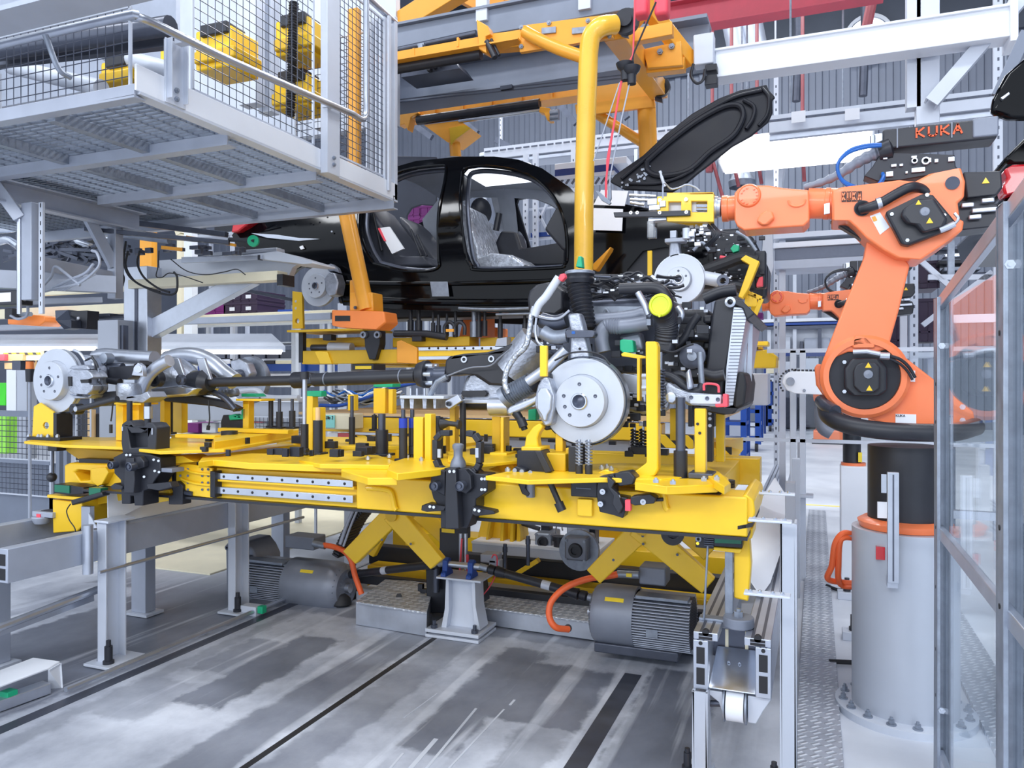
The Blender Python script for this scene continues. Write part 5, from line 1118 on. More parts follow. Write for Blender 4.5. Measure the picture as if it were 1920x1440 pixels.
MB().tube([(-3.44,2.9,.5),(-3.44,4.6,.5)],.01,8).build('linkage_rod', ALU, t)
MB().tube([(-3.55,2.0,.30),(-3.55,3.0,.38)],.02,10).beam((-3.62,2.0,.27),(-3.62,3.0,.33),.05,.04).build('guide_tube', ALU, t)
MB().tube([(-3.30,2.6,.03),(-3.30,4.75,.03)],.014,8).build('floor_rod', ALU, t)
m = MB(); g = MB()
for y in (3.9,4.25): m.bx(-3.40,-3.28, y, y + .07,.0,.06); g.bx(-3.275,-3.235, y + .01, y + .05,.02,.065)
m.build('sensor_bracket', LGR, t, bev=.003); g.build('green_sensor', GRN, t, bev=.002)
# pale bent guard sheet above the rail
one(MB().prism([(-3.52,3.02,.73),(-3.52,3.30,.80),(-3.56,3.05,.90),(-3.56,3.05,.9)][:3],(.006,0,0)).prism([(-3.53,3.1,.715),(-3.53,5.2,.715),(-3.62,5.2,.86),(-3.62,3.1,.86)],(.004,0,.004)), 'guard_sheet', WHT, 'bent white guard sheet above the left conveyor rail', 'guard sheet')
# bracket with green sensor, bottom left corner
t = thing('floor_bracket', 'white folded bracket with aluminium slide and green sensor in the bottom left corner', 'bracket', aZ(40,1300,0))
MB().prism([aZ(-60,1282,.12), aZ(62,1236,.12), aZ(112,1243,.12), aZ(90,1256,.12), aZ(-60,1312,.12)],(0,0,.008)).build('top_plate', WHT, t, bev=.002)
q = aZ(112,1243,.12); MB().prism([aZ(90,1256,.12), q, aZ(115,1290,.0), aZ(90,1292,.0)],(.006,.004,0)).build('side_plate', WHT, t)
MB().beam(aZ(-60,1340,.03), aZ(88,1288,.03),.07,.05).build('slide', ALU, t, bev=.003); MB().pb(-2,1298,14,1314, aZ(8,1318,.03).y,.05).build('green_sensor', GRN, t, bev=.003)
# mesh fence and beacon at far left
t = thing('mesh_fence', 'grey wire mesh safety fence at the left edge behind the yellow bracket', 'fence', aY(50,900,4.4))
Y = 4.6; a = aY(-40,990, Y); b = aY(96,990, Y); 
for (x0, x1, z0, z1) in ((a.x, b.x,.5, aY(50,868, Y).z),(a.x, b.x, aY(50,862, Y).z, aY(50,778, Y).z)):
    mesh_panel((x0, Y, z0),(x1 - x0,0,0),(0,0, z1 - z0),.05,.0025, parent=t)
MB().beam((a.x, Y, aY(50,776, Y).z),(b.x, Y, aY(50,776, Y).z),.04,.05).beam((a.x, Y, aY(50,866, Y).z),(b.x, Y, aY(50,866, Y).z),.03,.03).build('rail', BEAMG, t)
for x in (108,122): p = aY(x,800, Y); MB().bx(p.x - .02, p.x + .02, Y, Y + .04,0, aY(x,690, Y).z).build('post', BEAMG, t)
one(MB().bx(a.x, b.x, Y + .06, Y + .07,0, aY(50,868, Y).z), 'grey_backing_sheet', BEAMG, 'grey sheet behind the lower mesh at the left edge', 'sheet')
p = aY(56,692,4.2); t = thing('warning_beacon', 'orange warning beacon on a black mount left of the rear disc', 'beacon', p)
MB().lathe(p,(0,0,1),[(0,0),(0,.03),(.06,.028),(.06,.0)],18).build('beacon_lens', CLAMPO, t, bev=.002); MB().lathe(p - V((0,0,.1)),(0,0,1),[(0,0),(0,.028),(.1,.032),(.1,0)],18).build('mount', BLK2, t)
MB().lathe(p + V((0,0,.06)),(0,0,1),[(0,.0),(0,.031),(.008,.031),(.008,0)],18).build('cap', BLK2, t); MB().cyl(p - V((0,0,.1)), V((p.x, p.y,0)),.012,8).build('stem', GRY, t)
one(MB().pb(22,676,38,694,4.4,.06).pb(-10,677,60,680,4.45,.03), 'cable_drum', DSTL, 'dark ribbed connector on the thin rail beside the orange beacon', 'connector', bev=.004)
one(MB().pb(12,693,30,776,4.9,.1), 'white_pillar', WHT, 'white pillar behind the mesh at the left edge', 'pillar'); one(MB().pb(32,694,50,860,4.9,.1), 'grey_pillar', BOX, 'grey pillar behind the mesh beside the white pillar', 'pillar')
one(MB().pb(-30,718,10,760,5.6,.2), 'green_crate', mat('leaf_green_plastic',(70,215,50),.5), 'bright green crate at the very left edge', 'crate', bev=.006)
one(MB().pb(-30,780,12,850,5.6,.2), 'green_crate', mat('lime_green_plastic',(150,225,80),.5), 'lime green crate behind the mesh, below the bright green one', 'crate', bev=.006)
# ================================================================== BACKGROUND BETWEEN FLOOR AND WALL
def crate(x0, y0, x1, y1, Y, dp, m, lab, name='crate', group=None, tags=0, ribs=True):
    t = thing(name, lab, 'crate', aY((x0 + x1) / 2, y1, Y), group)
    a = aY(x0, y0, Y); b = aY(x1, y1, Y); X0, X1, Z0, Z1 = a.x, b.x, b.z, a.z
    MB().bx(X0, X1, Y, Y + dp, Z0, Z1).build('body', m, t, bev=.008)
    if ribs:
        MB().bx(X0 - .012, X1 + .012, Y - .012, Y + dp, Z1 - .035, Z1).bx(X0 - .008, X1 + .008, Y - .008, Y + dp, Z0 + .2 * (Z1 - Z0), Z0 + .2 * (Z1 - Z0) + .02).build('rim', m, t, bev=.003)
        n = max(2, int((X1 - X0) / .12)); r_ = MB()
        for i in range(n + 1): x = X0 + (X1 - X0) * i / n; r_.bx(x - .008, x + .008, Y - .008, Y, Z0, Z1)
        r_.build('ribs', m, t)
    for i in range(tags): x = X0 + (X1 - X0) * (i + .5) / tags; MB().bx(x - .045, x + .045, Y - .012, Y - .004,(Z0 + Z1) / 2 - .025,(Z0 + Z1) / 2 + .025).build('tag_card', PAPER, t)
    return t
def upright(x, Y, z1, lab, name='rack_upright', w=.07, z0=0, m=LGR):
    t = thing(name, lab, 'rack upright',(aY(x,700, Y).x, Y, z0)); X = aY(x,700, Y).x
    MB().bx(X - w / 2, X + w / 2, Y, Y + .06, z0, z1).build('upright', m, t); h = MB(); z = z0 + .1
    while z < z1 - .1: h.bx(X - .008, X + .008, Y - .002, Y, z, z + .03); z += .09
    h.build('slots', DSTL, t); return t
# cream rails and lamp troughs behind the rear axle (run along the line)
Y = 7.6
def bar(x0, y, x1, h, Y, dp, m, name, lab, cat='rail', bev=.004):
    a = aY(x0, y, Y); b = aY(x1, y, Y); return one(MB().bx(a.x, b.x, Y, Y + dp, a.z - h / 2, a.z + h / 2), name, m, lab, cat, bev=bev)
bar(-300,572,232,.05,6.0,.06, CREAM, 'cream_rail', 'upper cream rail behind the twin display boxes')
bar(-300,602,232,.11,6.4,.1, CREAM, 'cream_rail', 'lower cream rail carrying the orange tray at the left')
bar(330,601,625,.13,8.2,.1, CREAM, 'cream_rail', 'long cream rail left of the orange support pad')
bar(-300,625,620,.07,6.8,.12, GRY, 'grey_cable_duct', 'grey duct running above the bright light troughs', 'duct')
t = thing('orange_tray', 'orange plastic tray lying on the cream rail at the left edge', 'tray', aY(50,610,6.1)); MB().trace([(14,598),(60,590),(84,593),(84,603),(74,611),(14,608)],6.1,.25).build('body', CLAMPO, t, bev=.01)
MB().tube([aY(30,590,6.0), aY(58,589,6.0)],.025,12).build('cylinder', GALV, t); MB().pb(8,578,22,598,5.9,.12).build('motor', BLK2, t, bev=.01)
def trough(x0, x1, y0, y1, Y, lab, slant=0):
    t = thing('light_trough', lab, 'lamp', aY((x0 + x1) / 2, y1, Y)); 
    MB().prism([aY(x0, y0, Y + .25), aY(x1 - slant, y0, Y + .25), aY(x1, y1, Y), aY(x0, y1, Y)],(0,0,-.012)).build('reflector', WHT, t); MB().prism([aY(x0, y0, Y + .26), aY(x1 - slant, y0, Y + .26), aY(x1, y1, Y + .01), aY(x0, y1, Y + .01)],(0,0,.05)).build('housing', LGR, t)
    MB().prism([aY(x0 + 4, y0 + 3, Y + .22), aY(x1 - slant - 4, y0 + 3, Y + .22), aY(x1 - 6, y1 - 1, Y + .0), aY(x0 + 4, y1 - 1, Y + .0)],(0,-.012,-.04)).build('diffuser', LEDM, t); return t
trough(-300,186,634,652,6.6, 'bright light trough reaching the left edge behind the rear disc')
trough(276,535,634,658,6.6, 'bright light trough right of the pale column, above the propeller shaft',26)
# shelves with blue beams and boxes at the back, centre left
Y = 9.5
t = thing('parts_shelf', 'long parts shelf with blue beam and grey bins behind the propeller shaft', 'shelf', aY(450,760, Y))
a = aY(280,689, Y); b = aY(640,689, Y); MB().bx(a.x, b.x, Y, Y + .06, a.z - .07, a.z + .07).build('blue_beam', BLUE, t, bev=.004)
MB().bx(a.x, b.x, Y, Y + .9, aY(450,673, Y).z - .03, aY(450,673, Y).z).bx(a.x, b.x, Y + .05, Y + .9, aY(450,645, Y).z, aY(450,645, Y).z + .02).build('shelf_board', LGR, t)
for x in (284,553,640): p = aY(x,700, Y); MB().bx(p.x - .05, p.x + .05, Y - .02, Y + .06,0,2.6).build('upright', LGR, t)
MB().bx(aY(562,690, Y).x, aY(575,690, Y).x, Y - .05, Y, aY(570,712, Y).z, aY(570,672, Y).z).build('blue_bracket', BLUE, t)
k = 0
for i in range(10):
    x = 300 + i * 25
    crate(x,656, x + 22,672, Y + .02,.5, DSTL, 'dark grey bin on the shelf above the blue beam', 'grey_bin', 'grey bins on the long parts shelf', ribs=False)
for i,(x0, x1, mm) in enumerate(((468,492, PAPER),(516,545, CREAM),(400,430, PAPER),(436,462, BLK2),(494,514, BLK2))):
    crate(x0,676, x1,682, Y - .04,.3, mm,['short white carton lying on the blue beam', 'cream carton lying on the blue beam near the upright', 'white carton on the blue beam left of the far brake', 'dark carton on the blue beam left of the short white one', 'dark carton on the blue beam right of the short white one'][i], 'carton', None, ribs=False)
# cage boxes with small parts under the shaft, right to x = 560
t = thing('grey_machine_bed', 'long plain grey machine bed behind the yellow uprights', 'machine bed', aY(450,800,6.0)); MB().pb(330,752,560,790,6.0,.5).build('bed', BOX, t, bev=.01); MB().pb(330,746,560,753,5.98,.54).build('top_edge', WHT, t)
for i in range(6): crate(346 + i * 32,793,372 + i * 32,812,6.3,.3,[PUR, PAPER, PAPER, CORAL, PAPER, LGR][i],['plum small box in the row below the grey machine bed', 'first white small box right of the plum one', 'second white small box right of the plum one', 'coral small box in the row below the grey machine bed', 'white small box right of the coral one', 'pale grey small box at the right end of the row'][i], 'small_box', None, ribs=False)
t = thing('wire_basket_fence', 'fine white wire mesh behind the row of small boxes', 'mesh', aY(500,800,5.9)); mesh_panel(aY(430,815,5.9), V((1.0,0,0)), V((0,0,.18)),.045,.0025, parent=t)
t = thing('wire_mesh_panel', 'wire mesh panel with pale goods behind, right of the rear disc bracket', 'mesh', aY(160,820,5.6)); mesh_panel(aY(143,830,5.6), V((.2,0,0)), V((0,0,.5)),.06,.004, parent=t)
one(MB().pb(146,776,182,826,5.9,.2), 'stacked_goods', BLK2, 'dark goods behind the wire mesh right of the disc bracket', 'goods'); one(MB().pb(164,768,172,826,5.85,.05), 'wooden_strip', WOOD, 'wooden strip among the dark goods behind the mesh', 'board')
for i, x in enumerate((186,80)): one(MB().pb(x,672, x + 30 + 5 * i,826,5.4 + i * .4,.12), 'grey_cabinet', BOX,['pale grey cabinet door behind the rear axle damper', 'pale grey cabinet behind the left disc'][i], 'cabinet', bev=.004)
t = thing('hazard_board', 'beige board with black and yellow striped edge left of the rear disc', 'board', aY(40,660,6.9)); MB().pb(-20,652,76,676,6.9,.05).build('board', CREAM, t); MB().pb(6,661,74,665,6.88,.01).build('striped_edge', HAZ, t)
one(MB().pb(8,664,42,692,6.85,.2), 'wooden_case', WOOD, 'pale wooden case below the striped board', 'case', bev=.005); one(MB().pb(-20,664,8,676,6.8,.1), 'red_case', CORAL, 'red case at the left edge below the striped board', 'case', bev=.005)
# purple and dark crates, second row
crate(386,558,421,590,8.6,.6, PUR, 'bright purple crate left of the dark crates above the cream rail')
crate(421,548,482,566,8.6,.6, PUR2, 'upper dark plum crate with two white tags above the cream rail', tags=2)
crate(421,568,482,590,8.6,.6, PUR2, 'lower dark plum crate with two white tags above the cream rail', tags=2)
one(MB().pb(520,580,560,592,8.7,.4), 'blue_case', BLUE, 'blue case on the cream rail under the rear brake disc', 'case', bev=.01)
for i,(x0, x1) in enumerate(((360,386),(386,402),(402,436))): one(MB().pb(x0,404, x1,440,9.5,.4), 'dark_locker', BLK2 if i != 1 else DSTL,['leftmost dark locker behind the tail lamp', 'narrow slotted locker behind the tail lamp', 'dark locker directly left of the red tail lamp'][i], 'locker', bev=.005)
one(MB().pb(345,378,360,1000,8.0,.1), 'white_post', WHT, 'white upright post under the raised platform left of the tail lamp', 'post'); one(MB().beam(aY(322,382,8.2), aY(340,440,8.2),.1,.1).bx(aY(340,440,8.2).x - .04, aY(340,440,8.2).x + .04,8.16,8.24,0, aY(340,440,8.2).z), 'cream_strut', CREAM, 'cream strut leaning beside the white post', 'strut')
t = thing('amber_strut', 'amber steel piece glimpsed beneath the raised platform', 'frame', aY(270,420,8)); MB().trace([(262,412),(272,398),(280,394),(284,414),(284,980),(262,980)],8.0,.1).build('plate', ORA, t)
# plum crates seen through the rear door and behind the car
k = 0
for r_ in range(3):
    for c_ in range(2):
        x = 762 + c_ * 26; y = 386 + r_ * 23
        crate(x, y, x + 25, y + 22,9.6,.6, PUR,['top left', 'top right', 'middle left', 'middle right', 'bottom left', 'bottom right'][k] + ' of the purple crates seen through the rear door opening', 'purple_crate'); k += 1
# racking behind the car windows and right of it
for i, x in enumerate((985,1003,1075)): upright(x,9.9,4.6,['leftmost perforated upright seen through the front door opening', 'second perforated upright seen through the front door opening', 'perforated upright right of the front door opening'][i])
t = thing('rack_beam_set', 'blue and white rack beams seen through the windscreen opening', 'rack', aY(1000,440,10)); MB().pb(995,432,1130,440,10,.06).build('blue_beam', BLUE, t); MB().pb(985,442,1130,446,10,.06).pb(985,385,1130,388,10,.06).build('white_beam', LGR, t)
MB().beam(aY(1000,440,10), aY(1030,372,10),.05,.03).beam(aY(1030,440,10), aY(1003,385,10),.05,.03).build('cross_brace', LGR, t)
t = thing('dark_blue_hopper', 'navy blue hopper with striped sheet behind the amber tube', 'hopper', aY(1090,330,9)); MB().pb(1040,312,1148,330,9,.4).build('navy_panel', NAVY, t, bev=.005); MB().pb(1040,300,1175,312,9.0,.5).build('white_edge', WHT, t, bev=.005)
m = MB()
for i in range(12): m.beam(aY(1050 + i * 11,345,9), aY(1058 + i * 11,333,9),.03,.02)
m.build('striped_sheet', DSTL, t)
one(MB().pb(900,268,1200,286,11.5,.6), 'white_bin_row', LGR, 'row of pale bins under the far cable tray above the car roof', 'bins', bev=.01)
for i, x in enumerate((1440,1446)): pass
upright(938,12.5,7, 'thin pale upright against the cladding above the car roof', w=.05); upright(1092,12.0,7, 'pale upright behind the amber bent tube', w=.12)
# dark props fixed on the cladding above the roof
for i,(x0, y0, x1, y1) in enumerate(((775,233,810,258),(872,230,895,250),(1052,200,1080,232),(930,262,1000,300),(1168,210,1176,222))):
    one(MB().beam(aY(x0, y0,12.5), aY(x1, y1,12.5),.08,.1), 'wall_strut', DSTL,['dark strut on the cladding beside the mesh cage', 'dark strut on the cladding above the car roof middle', 'dark strut on the cladding right of the limit switches', 'long thin dark strut just above the far cable tray', 'small dark strut behind the bent amber tube'][i], 'strut')
# right of the car: grey lockers, rack with blue beams, white boxes
t = thing('tall_grey_rack', 'tall rack with blue beams and pale panels behind the second robot', 'rack', aY(1520,700,24)); Y = 24
for x in (1442,1490,1537,1572): p = aY(x,700, Y); MB().bx(p.x - .05, p.x + .05, Y, Y + .1,0,5.6).build('upright', LGR if x != 1537 else DSTL, t)
for y, mm in ((603, WHT),(609, BLUE),(615, DSTL),(567, DSTL),(662, LGR)): p = aY(1420, y, Y); q = aY(1590, y, Y); MB().bx(p.x, q.x, Y - .03, Y, p.z - .06, p.z + .06).build('beam', mm, t)
MB().bx(aY(1440,600, Y).x, aY(1590,600, Y).x, Y + .3, Y + .35, aY(1500,668, Y).z, aY(1500,565, Y).z).build('back_panel', BOX, t)
for i,(x0, y0, x1, y1) in enumerate(((1448,575,1486,600),(1493,573,1534,600),(1452,632,1482,656),(1508,634,1556,656),(1486,690,1512,700),(1500,640,1506,655))):
    crate(x0, y0, x1, y1, Y + .12,.6,[LGR, BOX, LGR, GRY, WHT, DSTL][i],['pale panel box on the rack, upper left', 'pale panel box on the rack, upper middle', 'pale box on the rack under the blue beam, left', 'grey box on the rack under the blue beam, middle', 'small white box on the lowest rack board', 'slim dark box on the rack under the blue beam'][i], 'rack_box', ribs=False)
t = thing('navy_bench_rail', 'navy blue rail behind the white belt arm', 'rail', aY(1520,664,22)); MB().pb(1432,659,1488,668,22,.1).pb(1505,659,1575,668,22,.1).build('rail', NAVY, t); [MB().bx(aY(x,700,22).x - .03, aY(x,700,22).x + .03,22.02,22.08,0,2.2).build('leg', NAVY, t) for x in (1434,1486,1507,1573)]
for i,(x0, y0, x1, y1) in enumerate(((1436,676,1466,700),(1470,678,1492,694),(1510,672,1535,696))): crate(x0, y0, x1, y1,23,.8,[CREAM, LGR, LGR][i],['cream carton behind the belt arm, left', 'pale carton behind the belt arm, middle', 'pale carton behind the belt arm, right'][i], 'carton', ribs=False)
for i,(x0, y0, x1, y1) in enumerate(((1507,744,1545,802),(1470,746,1496,803))): crate(x0, y0, x1, y1,24.4,1,[DSTL, DSTL][i],['dark grey covered pallet box below the belt arm', 'dark grey box left of the aluminium fence posts'][i], 'pallet_box', ribs=False)
# blue trolleys in the aisle
def trolley(x0, x1, y0, y1, Y, lab):
    t = thing('blue_trolley', lab, 'trolley', aY((x0 + x1) / 2, y1, Y)); a = aY(x0, y0, Y); b = aY(x1, y1, Y); zt = a.z; X0, X1 = a.x, b.x; dp = .7; k = Y / 7
    for X in (X0, X1 - .04):
        for yy in (Y, Y + dp): MB().bx(X - .02 * k, X + .03 * k, yy, yy + .04,.15, zt).build('upright', BLUE, t)
    n = 4
    for i in range(n): z = .25 + (zt - .3) * i / (n - 1); MB().bx(X0, X1, Y, Y + dp, z, z + .03 * k).build('shelf', BLUE if i % 2 == 0 else LGR, t)
    m_ = MB()
    for X in (X0 + .06, X1 - .06): m_ = MB().lathe((X - .03, Y + .04,.09),(1,0,0),[(0,0),(0,.09),(.06,.09),(.06,0)],16).build('castor', RUB, t)
    MB().bx(X0 + .05, X1 - .05, Y + .03, Y + dp - .05,.3,.5).build('tote', LGR, t, bev=.01)
    return t
trolley(1352,1398,760,885,12.4, 'nearest blue trolley partly behind the striped yellow frame')
trolley(1384,1424,745,840,16.5, 'second blue trolley, behind the nearest one'); trolley(1440,1466,712,800,23, 'farthest blue trolley next to the belt arm')
one(MB().pb(1330,760,1390,860,14,.8), 'grey_tote_box', BOX, 'large grey tote beside the nearest blue trolley', 'box', bev=.01); one(MB().pb(1405,700,1440,760,7.4,.4), 'pale_crate', LGR, 'pale crate behind the radiator above the blue trolleys', 'crate', bev=.01)
t = thing('yellow_hopper', 'bright yellow machine cover to the right of the radiator', 'machine cover', aY(1430,690,6.2))
MB().trace([(1404,660),(1440,655),(1456,668),(1455,690),(1404,690)],6.2,.35).build('cover', YEL, t, bev=.01); MB().trace([(1398,640),(1424,642),(1430,655),(1398,655)],6.3,.2).build('upper_block', YEL2, t, bev=.008)
MB().pb(1404,648,1420,655,6.15,.1).build('dark_gap', BLK2, t)
for i,(x, y) in enumerate(((1424,592),(1426,645))): crate(x - 8, y - 6, x + 6, y + 6,9.0,.2, PUR,['small purple bin above the yellow machine cover', 'small purple bin beside the yellow machine cover'][i], 'small_bin', ribs=False)
# grey lockers under the robot arm and dark plum rack behind it
t = thing('grey_machine_housing', 'wide pale machine housing below the robot forearm', 'machine housing', aY(1540,440,8.0)); Y = 8.0
MB().pb(1450,430,1700,440, Y,.5).build('hood_top', LGR, t); MB().pb(1450,448,1700,458, Y - .05,.6).build('front_lip', WHT, t); MB().pb(1452,458,1700,482, Y,.5).build('dark_front', DSTL, t); MB().pb(1452,484,1640,500, Y - .03,.5).build('grey_front', GRY, t)
[MB().bx(aY(x,700, Y).x, aY(x,700, Y).x + .06, Y + .1, Y + .16,0,2.9).build('leg', LGR, t) for x in (1460,1690)]; MB().trace([(1432,424),(1448,424),(1450,500),(1436,560),(1424,560)], Y - .2,.1).build('side_panel', LGR, t)
crate(1722,490,1760,540,9.0,.5, PUR2, 'dark plum crate in the rack behind the large robot link arm', ribs=True); crate(1724,560,1760,640,8.6,.5, PUR2, 'tall plum crate standing in the rack right of the link arm')
crate(1668,560,1700,660,8.6,.5, PUR2, 'tall plum crate seen just right of the orange link arm')
upright(1714,8.2,4.6, 'perforated pale upright between robot and safety fence'); upright(1872,8.2,6.0, 'perforated pale upright behind the black cable box'); upright(1455,9.4,5.0, 'pale upright behind the engine, left of the second robot', w=.05)
t = thing('rack_lattice', 'pale lattice braces behind the elbow of the large robot', 'lattice', aY(1800,480,8.4)); m = MB()
for a, b in (((1728,480),(1800,425)),((1700,500),(1790,430)),((1722,485),(1790,545)),((1760,440),(1900,430)),((1740,520),(1900,520)),((1730,610),(1860,510))): MB().beam(aY(*a,8.4), aY(*b,8.4),.05,.05).build('brace', LGR, t)
MB().pb(1778,430,1790,620,8.5,.08).build('pole', GALV, t)
for i in range(5): one(MB().pb(1760 + (i % 2) * 10,460 + i * 13,1840 + (i % 3) * 12,468 + i * 13,8.8,.3), 'stacked_tube_part',[DSTL, STL, BLK2, GALV, DSTL][i], 'metal part number in the stack'.replace('number in the stack',['at the top of the stack behind the robot elbow', 'second from the top of the stack behind the robot elbow', 'in the middle of the stack behind the robot elbow', 'fourth from the top of the stack behind the robot elbow', 'at the bottom of the stack behind the robot elbow'][i]), 'metal part', bev=.01)
# neighbouring red tail lamp and dark body at the right edge
t = thing('neighbouring_car', 'black body with red tail lamp cut off by the right edge', 'car body', aY(1900,330,4.6))
MB().trace([(1882,318),(1900,308),(1940,306),(1940,350),(1884,366),(1880,350),(1890,336)],4.6,.15).build('tail_lamp', RED, t, bev=.012)
MB().trace([(1880,300),(1940,240),(2080,215),(2260,210),(2260,420),(1900,430),(1882,372),(1945,350),(1945,306),(1890,306)],4.7,1.5).build('body_panel', GLO, t, bev=.02)
t = thing('raised_boot_lid', 'black raised panel with small catch in the top right corner', 'car panel', aY(1900,200,4.4)); MB().trace([(1858,210),(1862,185),(1885,140),(1925,105),(1990,70),(2080,60),(2100,90),(2080,222),(1890,222)],4.4,.06).build('panel', GLO, t, bev=.02)
MB().trace([(1876,183),(1892,172),(1894,176),(1880,187)],4.38,.02).build('catch', ALU, t, bev=.002)
one(MB().beam(aY(1870,180,5), aY(1925,60,5),.03,.06), 'grey_support_strut', BEAMG, 'grey strut slanting above the raised black panel', 'strut')
# far left workplaces under the cream rails / pallets of white boxes
one(MB().pb(480,700,560,726,9.6,.4), 'white_boxes_row', PAPER, 'row of white boxes below the blue beam', 'boxes', bev=.01)
# cream machine floor and pallets behind the left conveyor
struct(MB().bx(-9,-4.3,4.6,9.2,.0,.012), 'trim_6', CREAM)

# legs and boards that carry the goods in the background
def stand(lab, name, x0, x1, y, Y, dp, m_=LGR):
    a = aY(x0, y, Y); b = aY(x1, y, Y); t = thing(name, lab, 'stand', V(((a.x + b.x) / 2, Y + dp / 2,0)))
    MB().bx(a.x - .05, b.x + .05, Y - .02, Y + dp, a.z - .05, a.z - .002).build('board', m_, t)
    for X in (a.x, b.x - .05):
        for yy in (Y, Y + dp - .06): MB().bx(X, X + .05, yy, yy + .05,0, a.z - .05).build('leg', m_, t)
stand('stand under the purple crates seen through the rear door', 'crate_stand',762,813,455.5,9.6,.6); stand('stand under the plum crates above the cream rail', 'crate_stand',386,560,592.5,8.6,.6)
stand('stand under the navy hopper behind the amber tube', 'hopper_stand',1045,1145,331,9,.4); stand('stand under the dark lockers behind the tail lamp', 'locker_stand',362,436,441,9.5,.4)
stand('stand under the tall plum crates behind the robot', 'crate_stand',1668,1762,661,8.6,.5); stand('stand under the cartons beyond the belt arm', 'carton_stand',1436,1536,701,23,.8); stand('stand under the pale bins above the car roof', 'bin_stand',905,1195,287,11.5,.6)
stand('stand under the row of small boxes below the grey machine bed', 'box_stand',346,532,812.5,6.3,.3); stand('stand under the dark goods behind the wire mesh', 'goods_stand',146,184,827,5.9,.2)
stand('stand under the cabinet door behind the rear axle damper', 'cabinet_stand',187,215,827,5.41,.1); stand('stand under the long cream rail left of the orange pad', 'rail_stand',335,620,608,8.3,.1)
MB().cyl(aY(1785,620,8.55), V((aY(1785,620,8.55).x,8.55,0)),.03,8).build('pole_foot', GALV, bpy.data.objects['rack_lattice'])
# ================================================================== NEAR ASSEMBLY CARRIAGE (yellow)
CYF = 2.95; ZB0, ZB1 = .915,1.062
car1 = thing('assembly_carriage', 'near yellow assembly carriage carrying the axles and engine in front of the camera', 'carriage',(-1.6,3.6, ZB0))
t = car1
XL, XR = -3.62,-.235
def zx(x, Y): return aY(x,710, Y).x
def Z(x, y, Y): return aY(x, y, Y).z
# frame
fb = MB().bx(zx(668, CYF), XR, CYF, CYF + .2, ZB0, ZB1).build('front_beam', YEL, t, bev=.006)
MB().bx(XL, XR, CYF - .004, CYF + .2, ZB0 - .012, ZB0).build('beam_seal', BLK2, t)
MB().bx(zx(400, CYF), zx(668, CYF), CYF + .02, CYF + .2, ZB0, ZB1).build('module_body', YEL, t, bev=.004)
def lin_rail(x0, x1, y0, Y, h, m=STL):
    a = aY(x0, y0, Y); X1 = zx(x1, Y); r = MB().bx(a.x, X1, Y - .02, Y + .01, a.z - h / 2, a.z + h / 2).build('linear_rail', m, t, bev=.002)
    n = 9; hm = MB()
    for i in range(n): x = a.x + (X1 - a.x) * (i + .5) / n; hm.cyl((x, Y - .0195, a.z),(x, Y - .0212, a.z), h * .2,10)
    hm.build('rail_holes', RUB, r); return r
zr1 = 1.5 - 187 * 3.73 / 1440
lin_rail(412,666,892, CYF + .01,.034); lin_rail(412,666,918, CYF + .01,.034)
MB().bx(zx(400, CYF), zx(666, CYF), CYF - .01, CYF + .02,1.0,1.016).build('module_rib', YEL, t, bev=.003)
MB().bx(zx(402, CYF), zx(411, CYF), CYF - .03, CYF + .02, ZB0 + .01, ZB1 - .01).build('module_stop', BLK, t, bev=.003)
# gusset bracket left of the module
g = MB().trace([(330,876),(345,868),(398,878),(398,934),(330,926)], CYF,.012).build('gusset_plate', YEL, t, bev=.003)
for y in (888,908): MB().tube(bp([(340, y - 10,-.03),(356, y - 4,-.03),(374, y,-.03),(397, y + 2,-.03)], CYF + .02),.006,8).build('gusset_rib', YEL, g)
m = MB()
for x in (338,352,379,390):
    for y in (880,892,905,918): m.cyl(aY(x, y, CYF), aY(x, y, CYF - .006),.006,8)
m.build('rivets', DSTL, g)
MB().trace([(302,856),(342,855),(364,866),(302,872)], CYF - .03,.14).build('cover_plate', YEL, t, bev=.003)
# left head of the frame
lh = MB().trace([(120,872),(130,868),(232,870),(270,875),(270,916),(120,906)], CYF + .12,.22,[[(138,886),(150,880),(168,882),(168,900),(150,902)]]).build('left_head', YEL, t, bev=.01)
MB().trace([(170,879),(198,876),(203,886),(192,908),(182,912),(172,904)], CYF + .08,.06).build('folded_plate', YEL, lh, bev=.004)
MB().trace([(114,838),(228,846),(262,850),(262,868),(148,862),(130,850)], CYF + .2,.3).build('upper_bracket', YEL2, t, bev=.005)
MB().trace([(148,860),(205,862),(205,870),(148,868)], CYF + .14,.2).build('black_shim', BLK2, t)
# beams across the line and the rear beam
for x in (-3.45,-2.72,-1.75,-.55): MB().bx(x, x + .16, CYF + .12,4.5, ZB0 + .01, ZB1 - .01).build('cross_beam', YEL, t, bev=.005)
MB().bx(XL + .1, XR - .05,4.4,4.55, ZB0, ZB1).build('rear_beam', YEL, t, bev=.006)
# right end
MB().trace([(1383,940),(1397,926),(1413,938),(1416,960),(1411,984),(1383,992)], CYF + .02,.5).build('end_cap', YEL, t, bev=.008)
MB().trace([(1383,986),(1411,981),(1411,988),(1383,993)], CYF + .0,.3).trace([(1411,962),(1416,962),(1414,982),(1411,982)], CYF + .2,.3).build('end_buffer', RUB, t)
